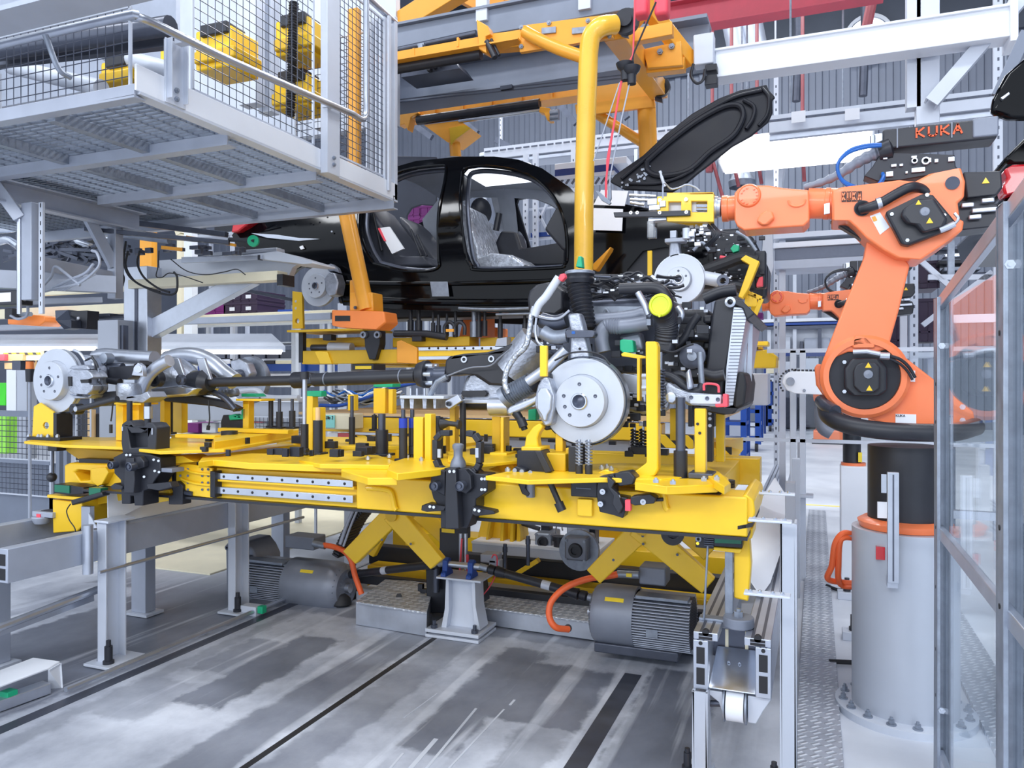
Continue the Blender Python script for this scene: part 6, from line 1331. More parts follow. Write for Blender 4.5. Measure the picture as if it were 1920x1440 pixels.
# deck plates
def slab(px, z, th, name='deck_plate', m=YEL, bev=.003, parent=None): return MB().prism([aZ(x, y, z) for x, y in px],(0,0,-th)).build(name, m, parent or t, bev=bev)
slab([(45,827),(120,834),(232,838),(300,846),(420,842),(560,818),(560,806),(420,812),(300,816),(200,820),(100,818)],1.155,.016)
slab([(372,866),(400,862),(470,868),(596,872),(690,874),(700,862),(600,852),(470,850),(380,856)],1.115,.03)
slab([(560,862),(600,870),(730,872),(742,865),(700,850),(610,848)],1.125,.02)
slab([(726,880),(745,888),(820,880),(905,862),(960,858),(940,846),(800,846),(735,866)],1.13,.028)
slab([(640,882),(690,896),(745,896),(745,878),(700,872),(640,868)],1.105,.03)
slab([(910,892),(990,900),(1130,896),(1240,898),(1300,892),(1310,872),(1160,868),(1000,874)],1.12,.018)
slab([(1190,904),(1250,912),(1345,908),(1366,896),(1345,884),(1240,884)],1.115,.03)
slab([(1340,902),(1358,912),(1370,905),(1350,885),(1320,872),(1316,882)],1.13,.03)
slab([(840,862),(905,870),(990,862),(985,846),(900,838),(840,846)],1.145,.014)
slab([(550,828),(640,836),(820,836),(900,828),(900,818),(700,820),(560,818)],1.15,.02, m=YEL)
# front skirts below the deck plates
MB().trace([(562,872),(600,870),(690,878),(740,882),(740,894),(690,905),(600,898),(562,880)], CYF + .06,.02).build('deck_skirt', YEL, t, bev=.004)
MB().trace([(372,868),(398,866),(562,876),(562,890),(410,888),(398,880)], CYF + .12,.02).build('deck_skirt', YEL, t, bev=.004)
MB().trace([(905,898),(1055,905),(1210,910),(1210,925),(905,910)], CYF + .12,.02).build('deck_skirt', YEL, t, bev=.004)
MB().trace([(915,880),(985,856),(985,868),(940,888)], CYF + .3,.02).trace([(925,868),(950,862),(970,880),(940,886)], CYF + .2,.02).build('deck_gusset', YEL, t, bev=.004)
# rubber pads
def pad(x, y, r, h, Y, name='rubber_pad', m=BLK2, parent=t): p = aY(x, y, Y); return MB().lathe(p,(0,0,-1),[(0,0),(0, r),(h * .45, r),(h * .5, r * .9),(h * .55, r),(h, r),(h,0)],20).build(name, m, parent)
pad(161,847,.052,.045,3.25); pad(161,866,.06,.03,3.2); pad(388,866,.05,.045,3.1, m=DGR); pad(720,896,.062,.03,3.05); pad(718,903,.05,.02,3.05)
pad(1333,912,.06,.036,3.1); pad(1362,900,.035,.03,3.3); pad(430,808,.045,.07,3.4); pad(505,802,.035,.07,3.6, m=BLK)
MB().bx(zx(690,3.0), zx(746,3.0),2.98,3.1, Z(720,905,3.0), Z(720,897,3.0)).build('pad_block', BLK2, t, bev=.003); MB().bx(zx(1306,3.0), zx(1352,3.0),2.98,3.1, Z(1330,934,3.0), Z(1330,924,3.0)).build('pad_block', BLK2, t, bev=.003)
# openings with bent tubes in the beam faces
for x in (688,1196):
    MB().tube(bp([(x,916),(x + 4,915),(x + 35,918),(x + 46,925),(x + 52,950),(x + 56,956)], CYF - .01),.012,10).build('bent_rib', YEL, t)
# uprights
def up(x0, y0, x1, y1, Y, dp=.05, m=YEL, hole=None, name='upright'):
    o = MB().pb(x0, y0, x1, y1, Y, dp).build(name, m, t, bev=.003)
    if hole: MB().cyl(aY(hole[0], hole[1], Y + .001), aY(hole[0], hole[1], Y - .002), hole[2],20).build('hole', DSTL, o)
    return o
q = MB().trace([(63,762),(75,755),(100,772),(100,822),(60,820)],3.06,.012,[[(86 + 6 * math.cos(a * .785),798 + 7 * math.sin(a * .785)) for a in range(8)]]).build('disc_bracket', YEL, t, bev=.002)
MB().trace([(100,774),(106,776),(106,824),(100,824)],3.05,.1).build('bracket_edge', BLK, t); MB().pb(50,820,112,826,3.02,.14).build('bracket_foot', BLK, t, bev=.002)
m = MB()
for x in (54,72,78,90,108): m.bolt(aY(x,820,3.04),(0,0,1),.012,.012)
m.build('foot_bolts', ALU, t)
MB().pb(89,832,106,846,3.08,.06).build('sensor_body', BLK2, t, bev=.003); MB().tube([aY(99,846,3.1), aY(99,888,3.1)],.007,8).tube([aY(101,895,3.1), aY(101,960,3.1)],.003,6).build('sensor_rod', DSTL, t); MB().sph(aY(97,895,3.1),.028,12,8).build('sensor_ball', BLK2, t)
for a in ((217,757,230,826,3.15),(246,757,260,826,3.2),(300,745,308,818,3.5),(324,741,341,812,3.7),(455,752,466,808,3.6),(574,742,586,846,3.35),(586,764,600,850,3.25),(775,782,793,862,3.15),(796,776,808,866,3.1),(843,762,853,852,3.5),(825,790,836,855,3.6),(1041,812,1055,850,3.1),(1302,766,1323,890,3.05),(1342,776,1358,866,3.6),(1256,766,1274,826,4.0),(700,728,722,775,4.1),(728,730,736,776,4.1),(652,740,664,770,4.2)):
    up(*a)
up(922,781,938,852,3.4,.01, YEL2); up(938,783,944,852,3.35,.08); MB().pb(918,849,950,855,3.3,.15).build('upright_foot', YEL, t, bev=.003)
MB().pb(214,755,264,759,3.12,.12).build('saddle_plate', YEL, t, bev=.002)
MB().pb(442,748,490,752,3.55,.12).build('saddle_plate', YEL, t, bev=.002)
for x, y in ((1308,795),(1312,812)): MB().cyl(aY(x, y,3.05), aY(x, y,3.046),.006,8).build('hole', RUB, t)
MB().pb(1290,888,1336,898,3.0,.12).build('clamp_block', DSTL, t, bev=.003)
# front square tube with bent foot
MB().prism([aY(1210,640,2.98), aY(1230,640,2.98), aY(1233,650,2.98), aY(1234,880,2.98), aY(1228,892,2.98), aY(1188,906,2.98), aY(1182,890,2.98), aY(1212,868,2.98)],(0,.06,0)).build('guard_post', YEL, t, bev=.006)
MB().trace([(1164,664),(1170,660),(1211,668),(1211,672),(1200,672),(1200,752),(1194,752),(1194,672),(1166,668)],3.08,.04).build('angle_bracket', YEL, t, bev=.003)
m = MB()
for y in (706,728): m.bolt(aY(1204, y,3.08),(1,0,0),.013,.02)
m.build('bracket_bolts', ALU, t)
MB().pb(1012,648,1025,706,2.92,.02).build('locating_strip', YEL, t, bev=.002)
MB().trace([(982,842),(986,818),(1000,800),(1012,793),(1018,800),(1010,812),(1007,822),(1010,842)],3.02,.05).build('curved_support', YEL, t, bev=.006)
MB().pb(977,838,1014,848,2.98,.12).build('support_foot', YEL, t, bev=.004); MB().pb(1024,850,1060,884,3.0,.14).pb(1060,840,1068,880,3.04,.1).build('side_bracket', YEL2, t, bev=.005)
# green rests
def green(px, Y, dp=.05): return MB().trace(px, Y, dp).build('green_rest', GRN, t, bev=.004)
green([(428,779),(440,776),(444,781),(452,777),(452,766),(460,765),(460,786),(430,788)],3.6); green([(572,733),(602,733),(602,744),(572,744)],3.35); green([(700,719),(736,719),(736,726),(700,726)],4.1,.1)
green([(1162,638),(1168,636),(1186,638),(1189,660),(1168,662),(1162,656)],3.2,.06); green([(990,768),(1005,766),(1005,788),(990,788)],3.2)
green([(452,738),(478,738),(484,744),(452,744)],3.6,.08)
MB().trace([(414,790),(418,778),(456,778),(456,812),(414,812)],3.62,.03).build('black_plate', BLK, t, bev=.004)
# spring pins and sleeves:  x, top, sleeve top, foot, rod px, sleeve px, plane
def pin(x, y0, ys, y1, rp, sp, Y, band=None, foot=True, rodm=DSTL, top=None):
    k = ppm(x, Y); a = aY(x, y0, Y); s_ = aY(x, ys, Y); b = aY(x, y1, Y)
    o = MB().lathe(b,(0,0,1),[(0,0),(0, sp * k),(s_.z - b.z, sp * k),(s_.z - b.z,0)],16).build('guide_pin', BLK2, t)
    MB().cyl(s_, a, rp * k,14).build('rod', rodm, o)
    if top: MB().lathe(a,(0,0,1),[(-.03, top * k),(.005, top * k),(.005,0)],14).build('pin_head', BLK2, o)
    if band: MB().lathe(aY(x, band[1], Y),(0,0,1),[(0, sp * k * .9),(0, sp * k * 1.02),((band[1] - band[0]) * k, sp * k * 1.02),((band[1] - band[0]) * k, sp * k * .9)],16).build('blue_band', BLUE2, o)
    if foot: MB().bx(b.x - sp * k * 1.6, b.x + sp * k * 1.6, b.y - sp * k * 1.4, b.y + sp * k * 1.4, b.z - .006, b.z + .006).build('pin_flange', BLK, o, bev=.002)
    return o
for a in ((508,748,750,800,2,4.5,3.7),(468,754,768,808,3,6,3.65),(524,748,772,802,3,6,3.7),(548,748,770,802,3,6,3.7),(660,742,782,838,3.4,6,3.5),(702,776,778,806,2,5,4.2),(868,752,756,860,3,6,3.4),(318,745,752,812,3,6,3.6),(836,795,800,850,3,5,3.8),(1090,800,838,880,3,9,3.9),(1318,742,745,765,2,8,3.1)):
    pin(*a)
pin(571,700,795,850,4,7.5,3.22, rodm=ALU, top=8); pin(596,764,788,850,4.5,9,3.2, rodm=WOOD)
pin(756,768,786,862,4,8,3.15, band=(784,802)); pin(773,768,786,862,4,7,3.2, band=(784,802)); pin(716,776,806,852,7,12,3.3); pin(820,780,782,866,6,11,3.2)
pin(1276,745,845,945,9,13,3.03); MB().tube([aY(1277,945,3.05), aY(1277,985,3.05)],.011,10).build('lower_rod', DSTL, t); MB().lathe(aY(1276,898,3.03),(0,0,1),[(0,.0),(0,.036),(.008,.036),(.008,0)],20).build('collar', BLK, t)
MB().tube([aY(1276,975,3.05), aY(1276,992,3.05), aY(1266,1000,3.05), aY(1255,998,3.05)],.02,12).build('rod_foot', BLK2, t)
up(1290,750,1298,800,3.3,.05, BLK, name='black_arm'); MB().pb(1300,742,1340,800,3.5,.05).pb(1325,765,1336,866,3.48,.06).build('black_mast', BLK2, t, bev=.003)
m = MB()
for x, y in ((1331,775),(1331,785),(1331,798)): m.cyl(aY(x, y,3.48), aY(x, y,3.47),.008,8)
m.build('mast_bolts', ALU, t)
# valve knob beside the black rod
MB().tube([aY(828,795,3.2), aY(842,794,3.2), aY(858,796,3.2)],[.028,.012,.012],12).lathe(aY(858,796,3.2),(1,0,0),[(0,0),(0,.022),(.012,.022),(.012,0)],12).build('valve_knob', BLK2, t)
# ---- clamps
def roller(x, y, Y, r=.02, parent=None): 
    p = aY(x, y, Y); o = MB().lathe(p,(0,-1,0),[(0,0),(0, r),(.035, r),(.037, r * .85),(.03, r * .8),(.03, r * .45),(.036, r * .4),(.036,0)],20).build('roller', DSTL, parent); return o
def clamp_c(cx, cy, Y, k=1.):
    def T(px): return [(cx + (x - 860) * k, cy + (y - 910) * k) for x, y in px]
    c = MB().trace(T([(808,892),(828,878),(880,878),(892,888),(914,890),(914,922),(892,936),(892,952),(876,990),(826,990),(826,955),(812,935),(806,912)]), Y,.09).build('clamp_body', BLK, t, bev=.004)
    MB().trace(T([(836,878),(854,878),(857,930),(860,992),(834,992),(834,930)]), Y - .05,.05).build('centre_rib', DSTL if False else BLK2, c, bev=.004)
    MB().trace(T([(812,890),(824,880),(834,884),(834,930),(822,924),(808,908)]), Y - .03,.03).trace(T([(858,880),(872,880),(882,892),(884,916),(874,926),(858,920)]), Y - .03,.03).build('cheek_plate', BLK, c, bev=.003)
    for x in (820,868): q = T([(x,910)])[0]; roller(q[0], q[1], Y - .03,.02 * k, c)
    MB().trace(T([(790,948),(800,944),(836,950),(832,958),(800,960),(789,957)]), Y - .03,.05).trace(T([(884,950),(926,958),(928,964),(892,968),(882,962)]), Y - .03,.05).build('lock_arm', BLK2, c, bev=.004)
    m = MB()
    for x, y in ((843,884),(851,884),(806,950),(813,951),(890,956),(898,958),(903,898),(909,898),(903,918),(909,918)): q = T([(x, y)])[0]; m.cyl(aY(q[0], q[1], Y - .03), aY(q[0], q[1], Y - .058),.006 * k,10)
    m.build('clamp_bolts', ALU, c); return c
c = clamp_c(860,910,2.86)
for pts in ([(846,812),(828,812),(818,824),(818,862),(824,876),(836,884)],[(876,812),(890,814),(900,828),(900,868),(894,880),(880,888)]):
    pp = [(x, y) for x, y in pts]; m = MB()
    for a, b in zip(pp, pp[1:]): m.beam(aY(*a,2.88), aY(*b,2.88),.036,.024)
    m.build('clamp_handle', BLK2, c, bev=.004)
MB().pb(820,842,826,858,2.86,.01).pb(891,840,897,858,2.86,.01).build('handle_plates', ALU, c)
p = aY(859,878,2.9); MB().lathe(p,(0,0,1),[(-.01,.034),(.015,.034),(.03,.03),(.05,.019),(.075,.019),(.085,.024),(.098,.024),(.104,.016),(.104,0)],24).build('locating_knob', DGR, c)
# left clamp
c2 = MB().trace([(212,858),(228,850),(282,852),(300,858),(301,886),(292,898),(282,916),(268,920),(268,948),(252,948),(250,930),(244,930),(244,945),(228,945),(226,900),(214,888)],2.82,.1).build('clamp_body', BLK, t, bev=.004)
MB().trace([(228,795),(238,788),(244,790),(252,800),(268,800),(276,792),(286,794),(293,802),(292,846),(284,852),(230,850),(227,830)],2.84,.09,[[(240,805),(245,812),(268,812),(276,806),(276,838),(244,840)]]).build('clamp_head', BLK2, c2, bev=.006)
MB().pb(238,806,280,842,2.88,.04).build('head_web', BLK, c2); MB().trace([(236,858),(250,858),(252,900),(250,925),(232,925),(232,895)],2.78,.05).build('centre_rib', BLK2, c2, bev=.004)
roller(218,871,2.80,.02, c2); roller(252,874,2.77,.022, c2); MB().trace([(252,858),(262,856),(270,866),(270,876),(258,880),(250,872)],2.79,.03).build('rocker', BLK2, c2, bev=.003)
m = MB()
for x, y in ((237,853),(244,853),(288,862),(297,864),(290,883),(298,885),(270,894)): m.cyl(aY(x, y,2.81), aY(x, y,2.775 if x < 250 else 2.808),.006,10)
m.build('clamp_bolts', ALU, c2)
MB().pb(284,803,286,815,2.835,.006).pb(228,800,230,808,2.835,.006).build('head_plates', ALU, c2)
MB().trace([(206,912),(214,906),(230,912),(228,918),(210,918)],2.80,.05).trace([(274,908),(318,904),(322,914),(300,920),(276,916)],2.80,.05).build('lock_arm', BLK2, c2, bev=.004)
for x, y0, y1, r_, m_ in ((243,752,790,5, BLK2),(243,768,780,4.5, ALU),(277,755,800,6, BLK2),(278,762,785,8, STL)): MB().cyl(aY(x, y0,2.88), aY(x, y1,2.88), r_ * ppm(x,2.88),16).build('lift_rod', m_, c2)
MB().trace([(323,905),(333,902),(342,910),(342,946),(316,946),(316,930),(324,928)],2.93,.06).build('stop_block', BLK, t, bev=.003); MB().tube([aY(340,922,2.95), aY(362,926,2.95)],.012,10).build('stop_screw', DSTL, t)
MB().pb(302,878,322,886,2.82,.08).build('steel_block', DGR, t, bev=.003); MB().pb(322,874,328,920,2.96,.1).build('black_post', BLK, t, bev=.002); MB().trace([(284,890),(320,884),(322,898),(290,900)],2.99,.08).build('yellow_slide', YEL, t, bev=.003)
MB().trace([(286,924),(318,918),(320,938),(290,944)],3.0,.1).build('lower_slide', YEL, t, bev=.003)
# right clamp under the disc
c3 = MB().trace([(969,845),(1014,845),(1026,868),(1034,886),(1030,890),(968,888)],2.96,.1).build('clamp_body', BLK, t, bev=.004)
MB().trace([(968,874),(984,880),(988,900),(984,915),(994,926),(990,932),(978,926),(970,905),(960,886),(961,878)],2.92,.04).build('hook_arm', BLK2, c3, bev=.005)
MB().trace([(1002,846),(1014,846),(1034,884),(1022,888)],2.93,.03).build('cheek_plate', BLK2, c3, bev=.003)
MB().cyl(aY(995,898,2.94), aY(995,932,2.94),.018,16).cyl(aY(995,896,2.94), aY(995,903,2.94),.024,16).build('clamp_cylinder', DGR, c3)
MB().tube([aY(1026,892,2.9), aY(1052,952,2.9)],.012,12).tube([aY(1047,942,2.9), aY(1054,958,2.9)],.019,12).build('lever', BLK2, c3)
m = MB(); 
for x, y in ((965,882),(978,884),(994,886)): m.cyl(aY(x, y,2.92), aY(x, y,2.91),.009,10)
m.build('clamp_bolts', GALV, c3)
# twin spring columns
tw = MB().pb(1070,900,1120,932,2.9,.1).build('spring_block', BLK, t, bev=.004)
for x in (1086,1104):
    MB().cyl(aY(x,824,2.96), aY(x,872,2.96),.007,12).build('spring_rod', STL, tw); MB().spring(aY(x,872,2.96), aY(x,826,2.96),.0125,.0035,8).build('coil_spring', DGR, tw)
    MB().cyl(aY(x,872,2.96), aY(x,902,2.96),.015,14).build('sleeve', BLK2, tw); MB().cyl(aY(x - 4,932,2.96), aY(x - 4,962,2.96),.010,12).build('lower_rod', GALV, tw)
MB().pb(1080,915,1108,917,2.898,.004).build('block_plate', DSTL, tw); MB().pb(1066,838,1080,890,3.0,.05).build('side_column', BLK2, tw)
MB().pb(1082,936,1110,968,2.93,.04).build('lower_guide', YEL, tw, bev=.003)
for x in (1190,1206):
    MB().spring(aY(x,845,3.5), aY(x,805,3.5),.016,.0045,7).build('coil_spring', BLK2, t); MB().cyl(aY(x,845,3.5), aY(x,800,3.5),.006,10).build('spring_rod', STL, t)
MB().pb(1182,838,1214,852,3.45,.08).build('spring_seat', BLK, t, bev=.003)
c4 = MB().trace([(1120,895),(1150,890),(1156,902),(1150,910),(1152,930),(1176,934),(1175,952),(1168,972),(1150,966),(1124,960),(1118,930)],2.88,.08).build('clamp_body', BLK, t, bev=.004)
MB().trace([(1138,892),(1152,904),(1146,915),(1158,925),(1168,950),(1160,965),(1148,945),(1150,930),(1140,915)],2.85,.03).build('rocker', BLK2, c4, bev=.003)
MB().trace([(1152,888),(1180,884),(1192,896),(1188,908),(1160,912),(1152,900)],2.88,.08).build('clamp_nose', BLK2, c4, bev=.006)
MB().pb(1172,938,1182,958,2.86,.03).build('red_label', CORAL, c4); MB().trace([(1182,932),(1218,926),(1230,934),(1226,944),(1190,948),(1182,944)],2.86,.06).tube([aY(1228,937,2.9), aY(1244,936,2.9)],.008,8).build('lock_arm', BLK2, c4, bev=.004)
m = MB()
for x, y in ((1130,922),(1126,945),(1158,932),(1206,941)): m.lathe(aY(x, y,2.86),(0,-1,0),[(0,.011),(.004,.011),(.004,.005),(.001,.001)],14)
m.build('clamp_bolts', ALU, c4)
MB().pb(1202,900,1216,935,2.97,.05).build('black_post', BLK2, t, bev=.003)
MB().trace([(1120,886),(1136,880),(1150,884),(1150,898),(1124,894)],3.02,.1).build('yellow_block', YEL, t, bev=.006)
m = MB()
for x, y in ((1128,880),(1138,878),(1146,882),(1230,905),(1262,908),(1320,902),(1344,900),(952,884),(906,846),(925,852),(690,862),(730,858),(764,858),(790,864),(478,800),(492,812),(612,838)): m.bolt(aZ(x, y,1.13),(0,0,1),.011,.012)
m.build('deck_bolts', ALU, t)
# small fittings in the middle of the deck
MB().sph(aY(310,821,3.1),.024,16,8,(1.8,.7,.7)).build('steel_bulb', STL, t); MB().pb(328,815,402,822,3.2,.05).pb(408,812,540,804,3.5,.05).build('raised_bar', YEL, t, bev=.003)
MB().prism([aZ(400,818,1.19), aZ(560,800,1.19), aZ(560,806,1.19), aZ(402,828,1.19)],(0,0,-.04)).build('raised_bar', YEL, t, bev=.003)
m = MB(); rnd = random.Random(5)
for i in range(60):
    x = 380 + rnd.random() * 860; y = 822 + rnd.random() * 34; p = aZ(x, y,1.15); s = .01 + rnd.random() * .025; m.bx(p.x - s, p.x + s, p.y - s * .6, p.y + s * .6,1.145,1.16 + rnd.random() * .03)
m.build('deck_fittings', BLK, t, bev=.002)
# feet of the carriage on both conveyors
f = MB().trace([(98,936),(130,940),(152,930),(156,985),(145,996),(99,1000)],3.0,.3).build('left_foot', YEL, t, bev=.006)
MB().pb(88,930,150,936,2.98,.2).build('foot_plate', YEL, f, bev=.003)
MB().trace([(102,909),(130,911),(130,925),(102,922)],2.96,.005).build('green_panel', DGRN, f); MB().trace([(100,908),(132,910),(156,914),(156,926),(132,928),(100,925)],2.965,.1).build('panel_box', BLK, f, bev=.003)
MB().trace([(150,934),(228,920),(228,938),(156,952)],3.1,.05).build('yellow_arm', YEL, f, bev=.003)
f = MB().trace([(1376,1008),(1404,1000),(1408,1060),(1403,1128),(1376,1122)],3.12,.08).build('right_foot', YEL, t, bev=.006)
MB().trace([(1338,1026),(1392,1030),(1388,1038),(1338,1032)],3.08,.12).trace([(1378,998),(1412,990),(1410,1010),(1378,1012)],3.1,.2).build('foot_plate', YEL, f, bev=.003)
MB().trace([(1340,1001),(1390,1003),(1390,1020),(1340,1018)],3.06,.005).build('green_panel', DGRN, f); MB().trace([(1338,1000),(1392,1002),(1392,1028),(1338,1024)],3.065,.1).build('panel_box', BLK, f, bev=.003)
MB().pb(1304,998,1340,1028,3.1,.08).build('electronics_box', BLK2, f, bev=.003)
for x, y, mm in ((1304,1001, LEDY),(1317,1002, LEDG),(1308,1019, LEDY)): MB().sph(aY(x, y,3.1),.006,8,6).build('indicator', mm, f)
m = MB()
for i in range(6): m.pb(1320,1002 + i * 4,1338,1004 + i * 4,3.09,.01)
m.build('cooling_ribs', DSTL, f); MB().lathe(aY(1310,1010,3.1),(0,-1,0),[(0,.012),(.01,.012),(.01,.006)],14).build('socket', GALV, f)
p = V((aY(1384,1140,3.05).x,3.07, ZT + .002)); MB().lathe(p,(0,0,1),[(0,0),(0,.055),(.004,.058),(.034,.058),(.038,.055),(.038,0)],32).build('guide_roller', DGR, f)
MB().bolt(p + V((0,0,.038)),(0,0,1),.018,.02).build('roller_nut', GALV, f)
one(MB().bx(CX0 + .0, CX0 + .13,3.1,3.15, ZT, ZT + .01).bx(CX0 + .1, CX0 + .13,3.1,3.12, ZT, ZT + .28).tube([(CX0 + .02,3.1, ZT),(CX0 + .035,3.1, ZT + .3)],.005,6), 'rail_bracket', GALV, 'galvanised angle bracket on the right conveyor beside the yellow foot', 'bracket', bev=.002)
# grey cable bracket standing behind the left foot
t5 = thing('sensor_stand', 'grey sensor stand with black cylinder between the yellow left foot and the guard sheet', 'sensor stand', aY(160,1000,2.95))
MB().pb(152,950,168,996,2.96,.03).build('stand', GRY, t5, bev=.002); MB().trace([(132,938),(190,922),(192,930),(134,948)],2.92,.05).build('cylinder', BLK2, t5, bev=.006); MB().pb(166,915,188,930,2.94,.05).build('green_face', DGRN, t5, bev=.003)
MB().tube(bp([(132,945),(125,958),(130,975),(140,990),(142,1004)],2.9),.003,6).build('cable', RUB, t5); MB().trace([(166,962),(182,990),(166,992)],2.95,.006).build('gusset', LGR, t5)
t6 = thing('connector_plug', 'grey and black plug with red button on the left conveyor', 'connector', aY(78,972,3.0))
MB().lathe(aY(78,975,3.0),(0,0,1),[(-.02,0),(-.02,.035),(.01,.05),(.02,.05),(.02,0)],16).pb(60,960,98,970,2.98,.06).build('plug_body', GRY, t6, bev=.003); MB().pb(68,964,75,971,2.975,.01).build('red_button', CORAL, t6); MB().pb(76,958,100,972,3.0,.06).build('black_block', BLK2, t6, bev=.003)
# ================================================================== SCISSOR LIFT, BASE AND MOTORS
t = thing('scissor_lift', 'yellow scissor lift with crossing legs standing under the carriage', 'lift',(-1.3,4.1,0))
def leg(x0, y0, x1, y1, Y, w0=34, w1=26, hub=True):
    a = V((x0, y0)); b = V((x1, y1)); d = (b - a).normalized(); n = V((-d.y, d.x)) if False else None
    dx, dy = x1 - x0, y1 - y0; L = math.hypot(dx, dy); nx, ny = -dy / L, dx / L
    return MB().trace([(x0 + nx * w0 / 2, y0 + ny * w0 / 2),(x0 - nx * w0 / 2, y0 - ny * w0 / 2),(x1 - nx * w1 / 2, y1 - ny * w1 / 2),(x1 + nx * w1 / 2, y1 + ny * w1 / 2)], Y,.05).build('scissor_leg', YEL, t, bev=.006)
leg(738,962,654,1046,3.85,38,34); leg(733,962,818,1058,3.8,38,30); leg(785,960,850,1022,4.3,34,28); leg(722,980,690,1040,4.4,22,22)
leg(1210,985,1112,1082,3.85,46,36); leg(1195,985,1328,1100,3.8,48,36); leg(1270,985,1330,1040,4.3,34,30)
for x, y in ((736,966),(1204,990)): MB().lathe(aY(x, y,3.8),(0,-1,0),[(0,0),(0,.035),(.02,.035),(.022,0)],20).build('pivot_hub', YEL2, t)
MB().lathe(aY(1262,1000,3.4),(0,-1,0),[(0,.02),(0,.05),(.02,.05),(.02,.02)],24).build('pulley', BLK2, t)
m = MB()
for x, y in ((716,1012),(770,1020),(1150,1050),(1205,1005),(1270,1040),(1206,1020)): m.cyl(aY(x, y,3.79), aY(x, y,3.78),.007,8)
m.build('leg_screws', DSTL, t)
# base frame
z0 = .02
MB().bx(-3.0,-.45,4.75,4.9,.0,.16).build('base_beam', YEL, t, bev=.005); MB().bx(-3.0,-.45,5.3,5.5,.1,.3).build('base_beam', YEL, t, bev=.005)
MB().bx(-3.1,-.45,4.93,5.02,.12,.26).build('black_rail', BLK2, t, bev=.004); MB().bx(-3.0,-.45,4.5,4.56,.1,.16).build('black_rail', BLK2, t, bev=.004)
MB().beam((-2.9,4.6,.03),(-.5,4.6,.03),.3,.06).build('base_plate', LGR, t, bev=.004); MB().beam(aY(970,1075,4.6), aY(1010,1050,4.6),.05,.03).build('yellow_strut', YEL, t, bev=.003)
for i,(x, y0, y1) in enumerate(((947,1020,1080),(990,1005,1060))): MB().cyl(aY(x, y0,4.4), aY(x, y1,4.4),.012,10).lathe(aY(x, y0 + 6,4.4),(0,0,1),[(-.03,.016),(0,.016)],10).build('threaded_rod', DSTL, t)
# yellow pylon
t = thing('yellow_pylon', 'ribbed yellow pylon block standing on a pale base behind the central clamp', 'pylon', aY(935,1022,4.9))
MB().trace([(905,965),(968,970),(974,1022),(893,1018)],4.9,.2).build('block', YEL, t, bev=.005)
for x in (918,940,958): MB().trace([(x,966),(x + 5,966),(x + (3 if x > 930 else -5),1022),(x - 6 + (3 if x > 930 else -3),1021)],4.82,.08).build('rib', YEL2, t, bev=.003)
MB().trace([(970,965),(976,1000),(974,1030),(968,1030)],4.85,.15).build('side_plate', YEL2, t)
t = thing('pale_base_beam', 'pale steel base beam under the yellow pylon carrying two gear units', 'beam', aY(1000,1045,4.85)); MB().bx(zx(885,4.75), zx(1120,4.75),4.75,5.2, Z(1000,1046,4.75), Z(1000,1028,4.75)).build('beam', LGR, t, bev=.004); MB().bx(zx(885,4.75), zx(1120,4.75),4.74,5.2, Z(1000,1028,4.75), Z(1000,1024,4.75)).build('top_plate', WHT, t)
def gear(x0, y0, x1, y1, Y, lab, m_=DGR):
    t = thing('gear_unit', lab, 'gearbox', aY((x0 + x1) / 2, y1, Y)); MB().pb(x0, y0, x1, y1, Y,.2).build('housing', m_, t, bev=.012); c = aY((x0 + x1) / 2,(y0 + y1) / 2 + 2, Y); r = (x1 - x0) * .3 * ppm(x0, Y)
    MB().lathe(c,(0,-1,0),[(0, r * 1.1),(.02, r),(.02, r * .6),(.005, r * .6),(.005,0)],24).build('bearing_cover', BLK2, t); m = MB()
    for sx in (-1,1):
        for sy in (-1,1): m.bolt(c + V((sx * r * 1.4,0, sy * r * 1.4)),(0,-1,0),.009,.01)
    m.build('bolts', GALV, t)
gear(1002,1000,1034,1028,4.8, 'smaller square gear unit on the pale beam next to the pylon', GALV); gear(1058,1008,1100,1052,4.6, 'larger dark square gear unit right of the pylon')
t = thing('pump_unit', 'black and silver pump unit between the two square gear units', 'pump', aY(1048,1030,4.8)); MB().lathe(aY(1048,1028,4.8),(0,0,1),[(0,0),(0,.035),(.05,.035),(.05,.045),(.08,.045),(.08,.0)],18).build('body', BLK2, t); MB().pb(1062,985,1094,1010,4.75,.15).build('motor', GRY, t, bev=.01); MB().tube(bp([(1042,1000),(1044,985),(1052,984),(1055,995)],4.8),.005,6).build('line', STL, t)
MB().pb(1014,972,1030,1000,4.9,.08).pb(1095,980,1116,1040,4.9,.1).build('side_post', BLK, t, bev=.003); MB().lathe(aY(1085,1032,4.68),(0,1,0),[(0,.0),(0,.13),(.03,.13),(.03,0)],30).build('flywheel', GALV, t)
one(MB().tube([aY(968,978,4.9), aY(1012,992,4.9)],.015,10), 'black_hose', BLK2, 'black hose running from the pylon to the smaller gear unit', 'hose')
# chequer plate platforms
t = thing('chequer_plate_box', 'raised chequer plate box left of the central pedestal', 'floor plate',(-2.0,4.2,0))
P = [(667,1120),(712,1085),(800,1092),(798,1130),(782,1136)]
MB().prism([aZ(x, y,.155) for x, y in ((667,1128),(722,1086),(815,1092),(800,1148))],(0,0,-.012)).build('top_plate', PLATE, t, bev=.002)
MB().prism([aZ(x, y,.143) for x, y in ((667,1128),(722,1086),(815,1092),(800,1148))],(0,0,-.14)).build('box_side', ALU, t, bev=.002); MB().cyl(aZ(748,1118,.156), aZ(748,1118,.16),.02,6).build('lift_eye', RUB, t)
t = thing('chequer_plate_platform', 'long low chequer plate platform under the right motor', 'floor plate',(-1.0,4.4,0))
MB().prism([aZ(x, y,.12) for x, y in ((885,1136),(905,1098),(1290,1142),(1330,1196))],(0,0,-.01)).build('top_plate', PLATE, t, bev=.002)
